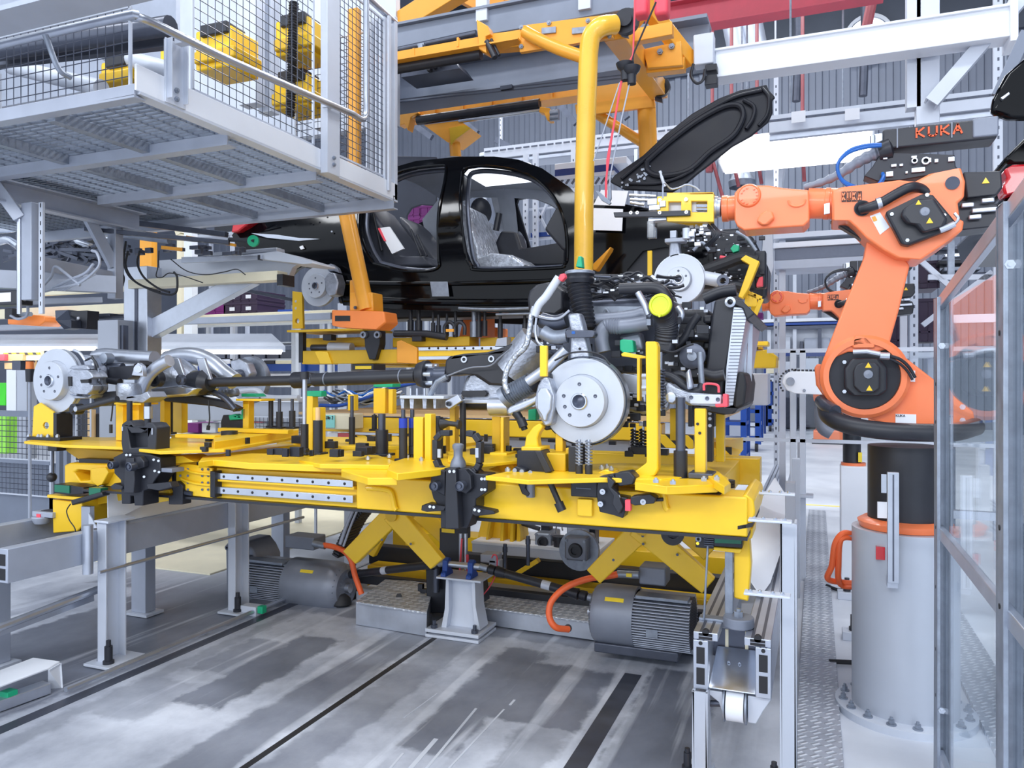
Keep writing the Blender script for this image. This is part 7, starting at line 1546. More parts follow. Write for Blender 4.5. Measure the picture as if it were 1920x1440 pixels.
MB().prism([aZ(x, y,.11) for x, y in ((885,1137),(905,1100),(1290,1144),(1330,1197))],(0,0,-.1)).build('box_side', ALU, t, bev=.002)
p = aZ(1062,1150,.121); MB().cyl(aY(1065,1178, p.y - .22), aY(1065,1178, p.y - .23),.022,16).build('cable_hole', RUB, t)
one(MB().bx(-2.45,-.5,4.62,4.9,.0,.13), 'pale_floor_channel', LGR, 'pale floor channel behind the chequer plates', 'channel', bev=.004)
# pedestal with blue bearings
t = thing('bearing_pedestal', 'light steel I-section pedestal carrying two blue bearings in the centre foreground', 'pedestal',(aZ(862,1180,0)))
PY = 4.02; zt = Z(862,1083, PY)
MB().trace([(836,1086),(890,1086),(892,1150),(903,1182),(826,1182),(834,1150)], PY + .05,.012).build('web', LGR, t, bev=.002)
for s_ in (0,1): MB().trace([((836,1086),(841,1086),(842,1140),(836,1182),(826,1182),(834,1140)),((884,1086),(890,1086),(892,1140),(900,1182),(890,1182),(886,1140))][s_], PY,.12).build('flange', LGR, t, bev=.002)
MB().bx(zx(822, PY), zx(905, PY), PY - .03, PY + .16, zt - .012, zt).build('top_plate', LGR, t, bev=.002); MB().bx(zx(806, PY), zx(905, PY), PY - .06, PY + .2,.03,.05).bx(zx(806, PY), zx(905, PY), PY - .06, PY + .2,.002,.018).build('foot_plate', LGR, t, bev=.002)
for x in (814,890): MB().lathe((zx(x, PY - .03), PY - .03,.05),(0,0,1),[(0,0),(0,.02),(.02,.02),(.02,.011),(.045,.011),(.045,0)],10).build('foot_bolt', DSTL, t)
for x in (839,886):
    p = V((zx(x, PY + .03), PY + .03, zt)); b = MB().prism([p + V((-.02,-.055,0)), p + V((-.02,.055,0)), p + V((-.02,.05,.02)), p + V((-.02,.03,.03)), p + V((-.02,.028,.09)), p + V((-.02,0,.105)), p + V((-.02,-.028,.09)), p + V((-.02,-.03,.03)), p + V((-.02,-.05,.02))],(.032,0,0)).build('bearing_block', BLUE, t, bev=.004, segs=3)
    MB().bolt(p + V((0,-.045,.012)),(0,0,1),.009,.012).bolt(p + V((0,.045,.012)),(0,0,1),.009,.012).build('bolt', BLUE, b)
sz = zt + .065
one(MB().tube([(zx(826, PY), PY + .03, sz),(zx(900, PY), PY + .03, sz)],.018,14), 'bearing_shaft', ALU, 'bright shaft running through the two blue bearings', 'shaft')
def cardan(p, q, lab, r=.024):
    t = thing('cardan_shaft', lab, 'shaft',(p + q) / 2); d = (q - p).normalized()
    MB().tube([p + d * .12, q - d * .12], r,16).build('tube', BLK2, t); 
    for a, s_ in ((p,1),(q,-1)):
        MB().tube([a + d * s_ * .085, a + d * s_ * .14],[r * 1.35, r * 1.1],14).lathe(a + d * s_ * .03, d * s_,[(0, r * .7),(.01, r * 1.2),(.045, r * 1.1),(.05, r * .8)],14).build('joint', BLK, t)
        MB().lathe(a, d * s_,[(-.02, r * .8),(.03, r * .8)],14).build('end_shaft', GALV, t)
    MB().lathe(p.lerp(q,.55), d,[(0, r),(0, r * 1.04),(.05, r * 1.04),(.05, r)],14).build('white_band', LGR, t); return t
MYL = 4.35
pL = aY(652,1078, MYL); pR = aY(1112,1122,4.05)
cardan(V((zx(826, PY), PY + .03, sz)), pL, 'black cardan shaft between the left motor and the blue bearings')
cardan(V((zx(902, PY), PY + .03, sz)), pR, 'black cardan shaft sloping down to the right motor')
def motor(x0, xc, x1, yc, rpx, Y, lab, cover_right, box, face):
    t = thing('electric_motor', lab, 'motor', aY((x0 + x1) / 2, yc + rpx, Y)); a = aY(x0, yc, Y); X0, Xc, X1 = a.x, zx(xc, Y), zx(x1, Y); r = rpx * ppm((x0 + x1) / 2, Y); z = a.z
    cv = (Xc, X1) if cover_right else (X0, Xc); fn = (X0, Xc) if cover_right else (Xc, X1); e = 1 if cover_right else -1
    o = V((cv[0] if cover_right else cv[1], Y, z)); L = cv[1] - cv[0]
    c = MB().lathe(o,(e,0,0),[(0, r * .9),(0, r),(L * .8, r),(L * .93, r * .92),(L, r * .72),(L, r * .3),(L * 1.0,0)],40).build('fan_cover', DGR, t)
    g = MB()
    for k in range(22): th = 2 * math.pi * k / 22; dv = V((0, math.cos(th), math.sin(th))); g.beam(o + V((e * (L * .955),0,0)) + dv * r * .86, o + V((e * (L + .002),0,0)) + dv * r * .42,.006,.005, up=V((1,0,0)))
    g.build('fan_grille', GALV, c); xm = (cv[0] + cv[1]) / 2 - e * .02; nl = V((0,-.72,.694)); MB().beam(V((xm - .05, Y, z)) + nl * r * 1.001, V((xm + .05, Y, z)) + nl * r * 1.001,.003,.022, up=V((0,.694,.72))).build('yellow_label', LABELY, c)
    MB().cyl((fn[0], Y, z),(fn[1], Y, z), r * .84,36).build('stator', BLK2, t)
    f = MB()
    for k in range(-9,10):
        zz = k * r * .088
        if abs(zz) < r * .9: yy = math.sqrt(max(0,(r * .98) ** 2 - zz ** 2)); f.bx(fn[0], fn[1], Y - yy, Y + yy, z + zz - .0025, z + zz + .0025)
    f.build('cooling_fins', GRY, t)
    pc = V(((fn[0] + fn[1]) / 2, Y, z)); MB().bx(pc.x - .07, pc.x - .01, Y - r * 1.0, Y - r * .9, z - r * .3, z - r * .05).build('name_plate', GALV, t)
    MB().bx(fn[0] + .01, fn[1] - .01, Y - r * .72, Y - r * .2, z + r * .8, z + r * .92).build('top_lug', GALV, t, bev=.004)
    bx0, by0, bx1, by1 = box; b = MB().pb(bx0, by0, bx1, by1, Y - r * .35,.14).build('terminal_box', DGR, t, bev=.008)
    if face: MB().cyl(o + V((e * L,0,0)), o + V((e * (L + .03),0,0)), r * .18,16).build('shaft_end', ALU, t)
    MB().bx(X0 + .03, X1 - .06, Y - r * .7, Y + r * .7, z - r * 1.12, z - r * .8).build('motor_foot', DSTL, t, bev=.006)
    return t
motor(478,552,650,1082,46, MYL, 'dark grey electric motor left of the centre with its fan end facing right', True,(534,1006,588,1030), True)
motor(1114,1196,1300,1147,56,4.05, 'dark grey electric motor at the right with smooth cover facing left', False,(1198,1064,1248,1098), True)
# gear case behind the left motor
t = thing('motor_gear_case', 'large dark cast gear case attached behind the left motor', 'gearbox', aY(450,1120, MYL + .1)); Y = MYL - .02
MB().trace([(422,1020),(440,1014),(462,1016),(474,1032),(482,1050),(482,1110),(470,1122),(424,1120)], Y,.26).build('case', DGR, t, bev=.02, segs=3)
for x in (429,462): MB().lathe(aY(x,1026, Y),(0,-1,0),[(0,.02),(.02,.018),(.02,.008),(.002,.008)],16).build('lug', DSTL, t)
MB().trace([(428,1040),(470,1042),(474,1062),(466,1078),(430,1076)], Y - .03,.03).build('case_rib', DSTL, t, bev=.01); MB().pb(424,1118,470,1124, Y - .04,.3).build('foot', DSTL, t)
one(MB().lathe(aY(640,1122,4.3),(0,0,1),[(-.04,0),(-.04,.07),(0,.06),(.03,.03),(.03,0)],14).pb(530,1106,640,1130,4.3,.2), 'motor_bracket', RUB, 'black rubber mount under the left motor', 'mount', bev=.01)
t = thing('plug_connector', 'silver plug on the left motor joining the orange hose', 'connector', aY(600,1024, MYL)); MB().tube([aY(588,1019, MYL - .1), aY(610,1024, MYL - .1)],.022,12).build('plug', GALV, t)
one(MB().tube(bp([(608,1022,-.1),(628,1026,-.12),(646,1034,-.14),(658,1050,-.14),(666,1080,-.14),(678,1114,-.14)], MYL,8),.018,14), 'orange_motor_hose', HOSE, 'orange hose looping from the left motor down to the floor', 'hose')
t = thing('plug_connector', 'silver plug with yellow tag on the right motor joining the orange hose', 'connector', aY(1180,1080,4.0)); MB().tube([aY(1158,1076,3.95), aY(1198,1078,3.95)],.02,12).build('plug', GALV, t); MB().pb(1174,1076,1184,1082,3.92,.01).build('tag', LABELY, t)
one(MB().tube(bp([(1162,1076),(1140,1080,-.02),(1100,1086,-.06),(1060,1102,-.1),(1034,1128,-.14),(1030,1156,-.16),(1042,1176,-.16),(1066,1180,-.1)],3.95,8),.017,14), 'orange_motor_hose', HOSE, 'orange hose curving from the right motor to a hole in the platform', 'hose')
# black lifting column behind the pedestal
t = thing('lifting_column', 'black lifting column with yellow label between central clamp and pedestal', 'column', aY(842,1150,4.25)); Y = 4.2
MB().pb(824,992,862,1050, Y,.12).build('housing', BLK2, t, bev=.004); MB().pb(828,992,852,999, Y - .004,.004).build('yellow_label', LABELY, t); MB().cyl(aY(845,940, Y + .05), aY(845,992, Y + .05),.035,18).build('upper_tube', DGR, t)
MB().trace([(798,1066),(830,1056),(840,1064),(838,1150),(800,1150)], Y + .02,.2).build('lower_housing', BLK, t, bev=.006); MB().tube([aY(818,1062, Y - .02), aY(818,1110, Y - .02)],.02,12).build('cylinder', DSTL, t)
MB().tube([aY(864,1000, Y), aY(864,1070, Y)],.012,10).tube([aY(873,1000, Y), aY(873,1075, Y)],.012,10).build('push_rods', ALU, t); MB().tube([aY(866,1010, Y - .02), aY(862,1072, Y - .02)],.006,8).tube([aY(876,1040, Y - .02), aY(878,1075, Y - .02)],.009,8).build('red_line', CORAL, t)
MB().trace([(884,1082),(900,1076),(906,1130),(884,1140)], Y + .05,.1).build('perforated_plate', DSTL, t); MB().pb(860,975,876,1010, Y,.05).build('valve', BLK, t, bev=.003)
MB().pb(900,1040,930,1056, Y,.1).pb(916,1050,936,1076, Y,.06).build('grey_fitting', GRY, t, bev=.006); MB().tube(bp([(922,1046),(926,1040),(932,1046),(930,1075),(918,1100),(902,1120)], Y),.004,6).build('line', CORAL, t)
m = MB(); rnd = random.Random(8)
for i in range(16): x = 780 + rnd.random() * 40; m.cb(aY(x,1100 + rnd.random() * 60,4.2 + rnd.random() * .2),(.02 + rnd.random() * .03,.03,.02 + rnd.random() * .03))
m.build('bolted_blocks', BLK, t, bev=.003)
# drag chain at the left of the lift
t = thing('cable_chain', 'black cable chain rising behind the left scissor legs', 'cable chain', aY(650,1000,4.3)); m = MB(); pts = bp([(690,950),(670,975),(652,1010),(640,1040)],4.3,6)
for p, q in zip(pts, pts[1:]): m.beam(p, p.lerp(q,.8),.16,.05)
m.build('links', BLK2, t, bev=.004); MB().tube(bp([(664,952),(650,985),(638,1020)],4.2),.012,8).tube(bp([(672,952),(658,985),(644,1024)],4.2),.008,8).build('hoses', GRY, t)
# ================================================================== SECOND CARRIAGE and lift table behind it
Y = 5.75
t = thing('rear_assembly_carriage', 'second yellow assembly carriage raised under the black car', 'carriage', aY(760,690,6))
zt2 = Z(700,632, Y)
MB().pb(566,656,800,682, Y,.2).pb(835,676,1010,684, Y,.2).build('front_beam', YEL2, t, bev=.006); MB().pb(570,633,700,650, Y + .2,.2).pb(736,632,880,650, Y + .1,.2).pb(900,632,1010,650, Y + .2,.2).build('upper_beam', YEL2, t, bev=.006)
MB().trace([(744,640),(752,638),(782,652),(782,682),(744,680)], Y - .02,.02).build('gusset_plate', ORA, t, bev=.003)
t_ = t
r = MB().pb(785,650,960,656, Y - .02,.03).build('linear_rail', STL, t); MB().pb(785,668,860,674, Y - .02,.03).build('linear_rail', STL, t); MB().pb(785,657,940,667, Y - .01,.1).build('module_rib', YEL, t)
m = MB()
for i in range(8): m.cyl(aY(805 + i * 16.5,653, Y - .02), aY(805 + i * 16.5,653, Y - .024),.01,8)
m.build('rail_holes', RUB, r)
MB().trace([(548,546),(566,548),(568,616),(548,616)], Y,.03,[[(557 + 4 * math.cos(a * .785),602 + 5 * math.sin(a * .785)) for a in range(8)]]).build('disc_bracket', YEL2, t, bev=.003)
m = MB()
for y in (565,578): m.cyl(aY(555, y, Y), aY(555, y, Y - .003),.012,10)
m.build('bracket_holes', LGR, t)
MB().pb(538,617,680,621, Y - .1,.5).build('deck_plate', YEL2, t); MB().pb(560,622,568,680, Y,.05).build('black_rod', BLK2, t); MB().pb(605,627,621,638, Y,.08).build('rubber_pad', BLK2, t, bev=.004)
MB().trace([(590,660),(598,658),(614,660),(622,682),(600,682)], Y - .02,.03).build('folded_plate', YEL, t, bev=.003)
MB().tube([aY(585,652, Y + .1), aY(618,652, Y + .1)],.03,12).build('cylinder', DSTL, t); MB().tube([aY(618,651, Y + .1), aY(660,652, Y + .1)],.045,14).build('white_cylinder', LGR, t)
MB().trace([(682,620),(712,620),(712,645),(704,674),(692,674),(684,650)], Y - .05,.1).build('clamp_body', BLK, t, bev=.005)
for x in (684,710): MB().lathe(aY(x,628, Y - .05),(0,-1,0),[(0,.03),(.03,.03),(.03,.015),(.0,.015)],16).build('roller', GALV, t)
MB().pb(660,682,700,694, Y - .15,.2).build('black_box', BLK2, t, bev=.004); MB().pb(666,686,696,692, Y - .155,.01).build('yellow_label', LABELY, t); MB().pb(634,682,658,696, Y - .1,.2).build('grey_block', GRY, t)
MB().tube([aY(740,626, Y), aY(800,626, Y), aY(838,632, Y)],.03,12).build('black_hose', BLK2, t); MB().pb(772,630,790,640, Y - .02,.08).build('rubber_pad', BLK2, t, bev=.004)
for i,(x, y0, y1, s_) in enumerate(((785,582,620,7),(812,585,625,4),(822,590,630,5),(854,574,632,5),(889,575,632,8),(898,572,632,6),(909,572,630,5),(938,578,634,5),(984,580,632,5),(770,580,620,6),(838,588,630,4))):
    MB().cyl(aY(x, y0, Y + .1), aY(x, y1, Y + .1), s_ * ppm(x, Y) * .6,12).cyl(aY(x,(y0 + y1) / 2, Y + .1), aY(x, y1, Y + .1), s_ * ppm(x, Y),12).build('guide_pin', BLK2 if i != 4 else GALV, t)
for x in (843,862): MB().tube(bp([(x - 9,628),(x - 9,612),(x,604),(x + 9,612),(x + 9,628)], Y,5),.016,8).build('hoop_handle', BLK2, t)
MB().pb(836,617,850,622, Y - .03,.02).build('amber_tag', ORA, t); MB().trace([(932,635),(950,632),(950,650),(928,650)], Y - .02,.1).build('steel_block', GRY, t)
MB().bx(zx(560,5.8), zx(1380,5.8),7.1,7.3, Z(700,684, Y), Z(700,656, Y)).build('rear_beam', YEL2, t, bev=.006)
for x in (600,800,1000,1200): MB().bx(zx(x, Y), zx(x, Y) + .15, Y + .1,7.2, Z(700,682, Y), Z(700,660, Y)).build('cross_beam', YEL2, t, bev=.006)
one(MB().trace([(868,572),(905,592),(905,632),(860,632),(868,600)],6.6,.3), 'amber_machine_post', CLAMPO, 'amber machine post seen between the black pins under the car', 'post', bev=.01)
one(MB().pb(912,614,932,632,7.2,.3), 'orange_box', CLAMPO, 'small orange box right of the amber machine post', 'box', bev=.01)
# second carriage right end pieces
MB().trace([(1398,478),(1424,490),(1404,540),(1392,560),(1384,556),(1405,496),(1388,486)],5.2,.08).build('right_angle_bracket', YEL, t, bev=.005)
MB().pb(1214,470,1222,516,5.55,.03).build('locating_strip', YEL, t); MB().pb(1408,560,1418,640,5.4,.1).pb(1398,640,1440,648,5.3,.2).build('right_upright', YEL, t, bev=.004)
m = MB()
for i in range(3): m.beam(aY(1402 + i * 6,545 + i * 3,5.3), aY(1400 + i * 8,575,5.3),.02,.03)
m.beam(aY(1398,548,5.3), aY(1428,560,5.3),.02,.03).beam(aY(1428,560,5.3), aY(1416,590,5.3),.02,.03).build('open_bracket', YEL, t, bev=.003)
# lift table with hazard stripes
t = thing('lift_table', 'yellow lift table with black hazard stripes behind the near carriage', 'lift table', aY(850,840,5.2)); Y = 5.2
MB().pb(600,788,1240,818, Y,.15).build('front_beam', YEL, t, bev=.006); MB().bx(zx(560, Y), zx(1340, Y), Y,7.0, Z(900,784, Y) - .0, Z(900,784, Y) + .02).build('table_top', WOOD, t)
MB().pb(655,818,760,838, Y - .05,.1).pb(1188,815,1300,840, Y - .05,.1).build('striped_beam', HAZ, t, bev=.004); MB().pb(760,820,1180,850, Y + .1,.4).build('grey_panel', GRY, t, bev=.004)
MB().prism([aY(1318,822,4.6), aY(1372,824,4.6), aY(1392,822,5.3), aY(1392,845,5.3), aY(1372,868,4.6), aY(1318,868,4.6)],(0,.06,0)).build('right_wing', YEL, t, bev=.006)
MB().pb(1345,838,1372,852,4.59,.01).build('wing_marking', HAZ, t)
MB().bx(zx(700, Y), zx(800, Y), Y + .3, Y + .6,.1, Z(900,830, Y)).bx(zx(1100, Y), zx(1180, Y), Y + .3, Y + .6,.1, Z(900,830, Y)).build('leg', YEL2, t)
crate(604,776,655,806,5.0,.2, CREAM, 'pale box with turquoise label below the propeller shaft', 'labelled_box', ribs=False)
p = aY(606,778,4.99); q = aY(628,802,4.99); one(MB().bx(p.x, q.x,4.985,4.99, q.z, p.z), 'turquoise_label', mat('turquoise_paper',(150,226,220),.6), 'turquoise label on the pale box below the propeller shaft', 'label')
one(letters(MB(), 'LLLNo 2', aY(606.5,785.5,4.982),(1,0,0),(0,0,1),.022,.62,.2,.001,1.0), 'label_lettering', TEXTD, 'dark lettering on the turquoise label', 'lettering')
one(MB().pb(634,812,655,822,5.1,.04), 'red_tag', RED, 'red tag lying on the yellow beam below the labelled box', 'tag'); one(MB().pb(616,812,633,822,5.1,.04), 'white_tag', PAPER, 'white tag beside the red tag on the yellow beam', 'tag')
# bundle of wires and silver plugs under the propeller shaft
t = thing('wire_bundle', 'tangled bundle of blue, black and silver wires under the propeller shaft', 'cable bundle', aY(660,745,4.4)); rnd = random.Random(6)
for nm, mm, n, rr in (('blue_wire', AIR,7,.007),('black_wire', RUB,8,.007),('silver_wire', GALV,10,.006),('white_wire', PAPER,6,.005)):
    m = MB()
    for i in range(n):
        x = 602 + rnd.random() * 60; y = 728 + rnd.random() * 20; m.tube(bp([(x, y),(x + 20, y + 4 + rnd.random() * 10),(x + 45, y - 6 + rnd.random() * 22),(x + 70, y + rnd.random() * 14 - 4),(x + 100, y - rnd.random() * 12)],4.4 + rnd.random() * .2,5), rr,6)
    m.build(nm, mm, t)
MB().tube(bp([(600,760),(640,760),(690,745),(735,728),(790,716)],4.3),.012,8).build('thick_cable', BLUE, t)
# ================================================================== AXLES, SHAFT, ENGINE
def brake_disc(c, r, parent, hat=.6, m=DISC):
    c = V(c); ax = V((0,-1,0))
    d = MB().lathe(c, ax,[(-.03, r * .42),(-.03, r),(-.012, r),(-.011, r * .965),(-.007, r * .965),(-.006, r),(.004, r),(.006, r * .99),(.006, r * (hat + .03)),(.004, r * (hat + .025)),(.012, r * (hat + .01)),(.04, r * hat),(.044, r * (hat - .015)),(.044, r * .2)],72).build('brake_disc', m, parent)
    MB().lathe(c, ax,[(-.008, r * .955),(-.008, r * .995)],60).build('vent_groove', RUB, d)
    hb = MB().lathe(c, ax,[(.02, r * .2),(.05, r * .2),(.054, r * .18),(.054, r * .155),(.03, r * .15),(.03,0)],32).build('hub', STL, d)
    MB().lathe(c, ax,[(.031, r * .15),(.033, r * .1),(.038, r * .05),(.038,0)],24).build('hub_nut', DSTL, hb)
    for k in range(6):
        a = R(90 + 72 * k) if k < 5 else R(200); rr = r * (hat * .66 if k < 5 else hat * .62)
        p = c + V((math.cos(a) * rr,-.0435, math.sin(a) * rr)); MB().lathe(p, ax,[(0,0),(.002, r * .028),(.0022, r * .038),(.001, r * .045)],16).build('bolt_hole', DSTL, d)
    return d
def shield(c, r, parent): MB().lathe(V(c) + V((0,.045,0)),(0,1,0),[(0, r * .2),(0, r * 1.02),(-.03, r * 1.05),(-.032, r * 1.05),(.004, r * 1.07),(.02, r * .2)],48).build('dust_shield', ALU, parent)
AY = 3.09
# ---- front module
fm = thing('engine_module', 'near engine and front axle module with large front brake disc on the yellow carriage', 'engine', aY(1090,770,3.8)); t = fm
cF = aY(1092,752, AY); rF = .179
brake_disc(cF, rF, t); shield(cF, rF, t)
cal = MB().trace([(1008,722),(1014,712),(1024,706),(1030,712),(1034,724),(1040,742),(1038,770),(1034,795),(1026,800),(1018,796),(1010,780),(1002,760),(1004,738)], AY - .07,.09).build('brake_caliper', CAST, t, bev=.014, segs=3)
MB().trace([(1006,738),(1012,728),(1026,728),(1034,742),(1032,768),(1026,778),(1024,790),(1018,790),(1014,778),(1006,766)], AY - .09,.03).build('caliper_bridge', ALU, cal, bev=.01, segs=3)
MB().trace([(1026,698),(1032,700),(1034,712),(1028,716),(1022,712)], AY - .03,.06).trace([(1020,796),(1028,798),(1030,804),(1024,808),(1016,802)], AY - .03,.06).build('caliper_clip', BLK2, cal, bev=.006)
# knuckle upright and top clamp bar
kn = MB().trace([(1063,588),(1086,586),(1092,606),(1106,674),(1068,676),(1069,620)], AY + .03,.07).build('knuckle_arm', CAST, t, bev=.012, segs=3)
MB().trace([(1058,622),(1064,618),(1110,619),(1116,624),(1114,632),(1060,633)], AY - .01,.05).build('clamp_bar', DSTL, kn, bev=.006); MB().pb(1072,621,1078,626, AY - .012,.004).build('blue_mark', AIR, kn); MB().cyl(aY(1087,654, AY + .03), aY(1087,654, AY + .026),.006,8).build('hole', RUB, kn)
# strut with bellows and top mount
sa = aY(1100,618, AY + .16); sb = aY(1083,528, AY + .2); n = 26; pts = [sa.lerp(sb, i / n) for i in range(n + 1)]
st = MB().tube(pts,[.036 + (.008 if i % 2 else 0) + .012 * (i / n) for i in range(n + 1)],22).build('strut_bellows', BLK2, t)
tm = aY(1087,520, AY + .2); MB().lathe(tm,(0,0,1),[(-.03,.03),(-.028,.06),(-.01,.066),(.0,.062),(.012,.066),(.02,.058),(.022,.05),(.03,.02),(.03,0)],32).build('top_mount', BLK, t)
MB().lathe(tm + V((0,0,.008)),(0,0,1),[(0,.062),(.006,.067),(.016,.067),(.02,.058)],32).build('mount_ring', GALV, t); MB().trace([(1079,500),(1084,480),(1090,480),(1092,502)], AY + .15,.04).build('green_cap', GRN, t, bev=.004)
# engine block and covers
eb = MB().bx(zx(1015,3.45), zx(1255,3.45),3.45,4.25, Z(1100,700,3.45), Z(1100,560,3.45)).build('engine_block', DSTL, t, bev=.03, segs=3)
MB().trace([(1040,512),(1210,515),(1232,540),(1232,575),(1040,575)],3.55,.6).build('cylinder_head', BLK2, t, bev=.03, segs=3)
MB().trace([(988,560),(992,545),(1004,534),(1030,528),(1055,545),(1056,580),(1046,588),(990,584)],3.35,.3).build('intake_cover', BLK2, t, bev=.03, segs=3)
MB().trace([(1103,574),(1205,574),(1212,590),(1205,600),(1104,600)],3.4,.1).build('heat_shield', GALV, t, bev=.012, segs=3); MB().tube(bp([(1132,590),(1136,580),(1144,590)],3.38,4),.006,6).build('shield_rib', GALV, t)
# pipes
def pipe(px, Y, r, name, m, seg=16, rib=None, n=8):
    pts = bp(px, Y, n); rr = r
    if rib: rr = [r * (1.12 if (i % 2 and rib[0] <= i / len(pts) <= rib[1]) else 1) for i in range(len(pts))]
    return MB().tube(pts, rr, seg).build(name, m, t)
pipe([(1162,542),(1190,541),(1222,540),(1240,545),(1250,560),(1254,580)],3.3,.026, 'charge_pipe', BLK2)
pipe([(1104,600),(1150,597),(1190,592),(1205,588),(1222,594)],3.3,.028, 'coolant_pipe', DGR)
pipe([(1132,660),(1128,640),(1130,622),(1140,612),(1160,612),(1185,610),(1215,605)],3.25,.032, 'exhaust_pipe', DGR, rib=(.45,.7), n=10)
pipe([(1015,600),(1040,606),(1062,600)],3.2,.035, 'manifold', DSTL, n=6); pipe([(1018,622),(1038,632),(1064,630)],3.15,.03, 'manifold', GALV, n=6)
pipe([(1196,548),(1208,570),(1216,590)],3.2,.014, 'steel_brace', ALU)
pipe([(1270,575),(1278,590),(1270,608),(1262,640)],3.3,.014, 'silver_hose', ALU); pipe([(1248,648),(1262,650),(1282,636),(1296,610),(1310,590)],3.35,.018, 'coolant_hose', BLK2)
pipe([(1250,636),(1270,640),(1300,630),(1345,632)],3.4,.028, 'coolant_hose', BLK2); pipe([(1320,560),(1350,548),(1380,543)],3.5,.028, 'upper_hose', BLK2)
pipe([(1244,702),(1262,708),(1284,724),(1296,734),(1312,732),(1318,720)],3.15,.018, 'lower_hose', BLK2); pipe([(1256,708),(1275,702),(1292,712)],3.2,.016, 'lower_hose', BLK2)
pipe([(1316,700),(1338,705),(1358,702)],3.3,.026, 'lower_hose', BLK2); pipe([(1313,660),(1314,690),(1316,725)],3.2,.012, 'steel_pipe', GALV)
pipe([(1240,655),(1262,660),(1285,650),(1300,645)],3.15,.005, 'thin_line', BLK2,6); pipe([(1040,676),(1070,662),(1105,660),(1130,668),(1144,684)],3.0,.004, 'thin_line', BLK2,6)
# corrugated air duct with lime cap
pts = bez([aY(1238,572,3.12), aY(1246,590,3.2), aY(1250,612,3.24), aY(1248,640,3.26)],9); o = MB().tube(pts,[.046 * (1.07 if i % 2 else 1) for i in range(len(pts))],26).build('air_duct', BLK2, t)
cp = aY(1238,572,3.1); MB().lathe(cp,(-.12,-1,.12),[(-.012,.046),(.004,.047),(.008,.043),(.008,.036),(.004,.034),(.004,0)],32).build('lime_cap', LIME, o); MB().trace([(1233,589),(1239,589),(1238,594),(1235,595)],3.08,.01).build('cap_tab', LIME, o)
MB().pb(1212,598,1220,610,3.22,.05).build('clamp', GALV, t); MB().trace([(1228,640),(1262,640),(1258,660),(1232,662)],3.22,.1).build('duct_foot', BLK2, t, bev=.01)
MB().trace([(1160,630),(1200,622),(1206,655),(1176,660)],3.3,.08).build('alternator_cover', GALV, t, bev=.012, segs=3)
MB().lathe(aY(1300,668,3.35),(0,-1,0),[(0,.0),(0,.055),(.03,.055),(.035,.04),(.035,0)],26).build('pulley', DSTL, t); MB().lathe(aY(1298,668,3.31),(0,-1,0),[(0,.02),(.01,.02),(.012,0)],18).build('pulley_hub', GALV, t); MB().lathe(aY(1268,688,3.45),(0,-1,0),[(0,.0),(0,.07),(.03,.07),(.03,0)],26).build('belt_wheel', BLK, t)
MB().bx(zx(1240,3.6), zx(1330,3.6),3.6,4.3, Z(1290,720,3.6), Z(1290,580,3.6)).build('front_drive', BLK2, t, bev=.02)
# dark gearbox cradle reaching left
cr = MB().trace([(833,695),(834,675),(842,668),(868,663),(912,660),(930,655),(972,638),(992,628),(1000,636),(994,652),(975,664),(962,690),(945,724),(915,722),(886,703),(870,702),(835,706)],3.38,.14).build('gearbox_cradle', BLK2, t, bev=.014, segs=3)
for x, y, ww in ((871,674,1.6),(922,673,1.0)): 
    m = MB(); m.lathe(aY(x, y,3.38),(0,-1,0),[(0,.016),(.008,.016),(.008,.009),(.001,.008)],20); m.build('cradle_bush', ALU, cr)
MB().tube(bp([(838,705,-.02),(880,690,-.02),(918,686,-.02),(935,672,-.02),(955,656,-.02)],3.36),.004,6).build('cradle_line', DGR, cr)
gb = MB().trace([(868,718),(874,704),(900,700),(930,712),(960,724),(960,750),(866,750),(866,730)],3.42,.4).build('gearbox_case', CAST, t, bev=.02, segs=3)
MB().trace([(866,733),(910,732),(914,738),(910,744),(868,744),(864,738)],3.40,.03).build('case_slot', BLK2, gb, bev=.004); MB().trace([(846,752),(870,748),(960,750),(960,757),(850,757)],3.40,.05).build('case_flange', ALU, gb, bev=.004)
MB().tube([aY(962,700,3.45), aY(1010,640,3.45)],.1,20).build('bell_housing', CAST, t)
MB().trace([(955,730),(962,690),(976,662),(1000,650),(1030,660),(1036,700),(1010,730),(980,745)],3.5,.3).build('oil_pan', CAST, t, bev=.02, segs=3)
MB().tube([aY(868,757,3.45), aY(920,757,3.45)],.03,14).build('exhaust_stub', BLK2, t); MB().tube([aY(920,762,3.4), aY(956,762,3.4)],.045,20).build('silver_sleeve', ALU, t)
MB().trace([(834,752),(858,740),(866,752),(842,768),(834,762)],3.32,.03).build('steel_tab', ALU, t, bev=.004); MB().lathe(aY(842,757,3.32),(0,-1,0),[(0,.012),(.012,.012),(.012,.005),(.002,.005)],16).build('tab_bush', BLK2, t)
# ribbed boot and tie rod, control arm
a = aY(952,742,3.2); b = aY(998,718,3.2); n = 22; MB().tube([a.lerp(b, i / n) for i in range(n + 1)],[(.048 if i % 2 else .038) for i in range(n + 1)],22).build('ribbed_boot', GALV, t)
MB().tube([aY(952,742,3.2), aY(944,748,3.2)],.05,20).build('boot_clamp', GALV, t); MB().tube([b, aY(1008,712,3.2)],[.05,.03],18).build('boot_neck', BLK2, t)
MB().tube([aY(990,716,3.15), aY(1030,688,3.15), aY(1062,655,3.15)],.024,14).build('steering_tube', ALU, t)
MB().trace([(950,768),(956,762),(1000,745),(1010,736),(1020,740),(1010,752),(985,766),(958,778),(950,776)], AY - .02,.05).build('control_arm', ALU, t, bev=.014, segs=3)
MB().tube([aY(966,772, AY), aY(978,790, AY), aY(984,806, AY)],[.02,.016,.014],12).build('ball_joint', BLK, t)
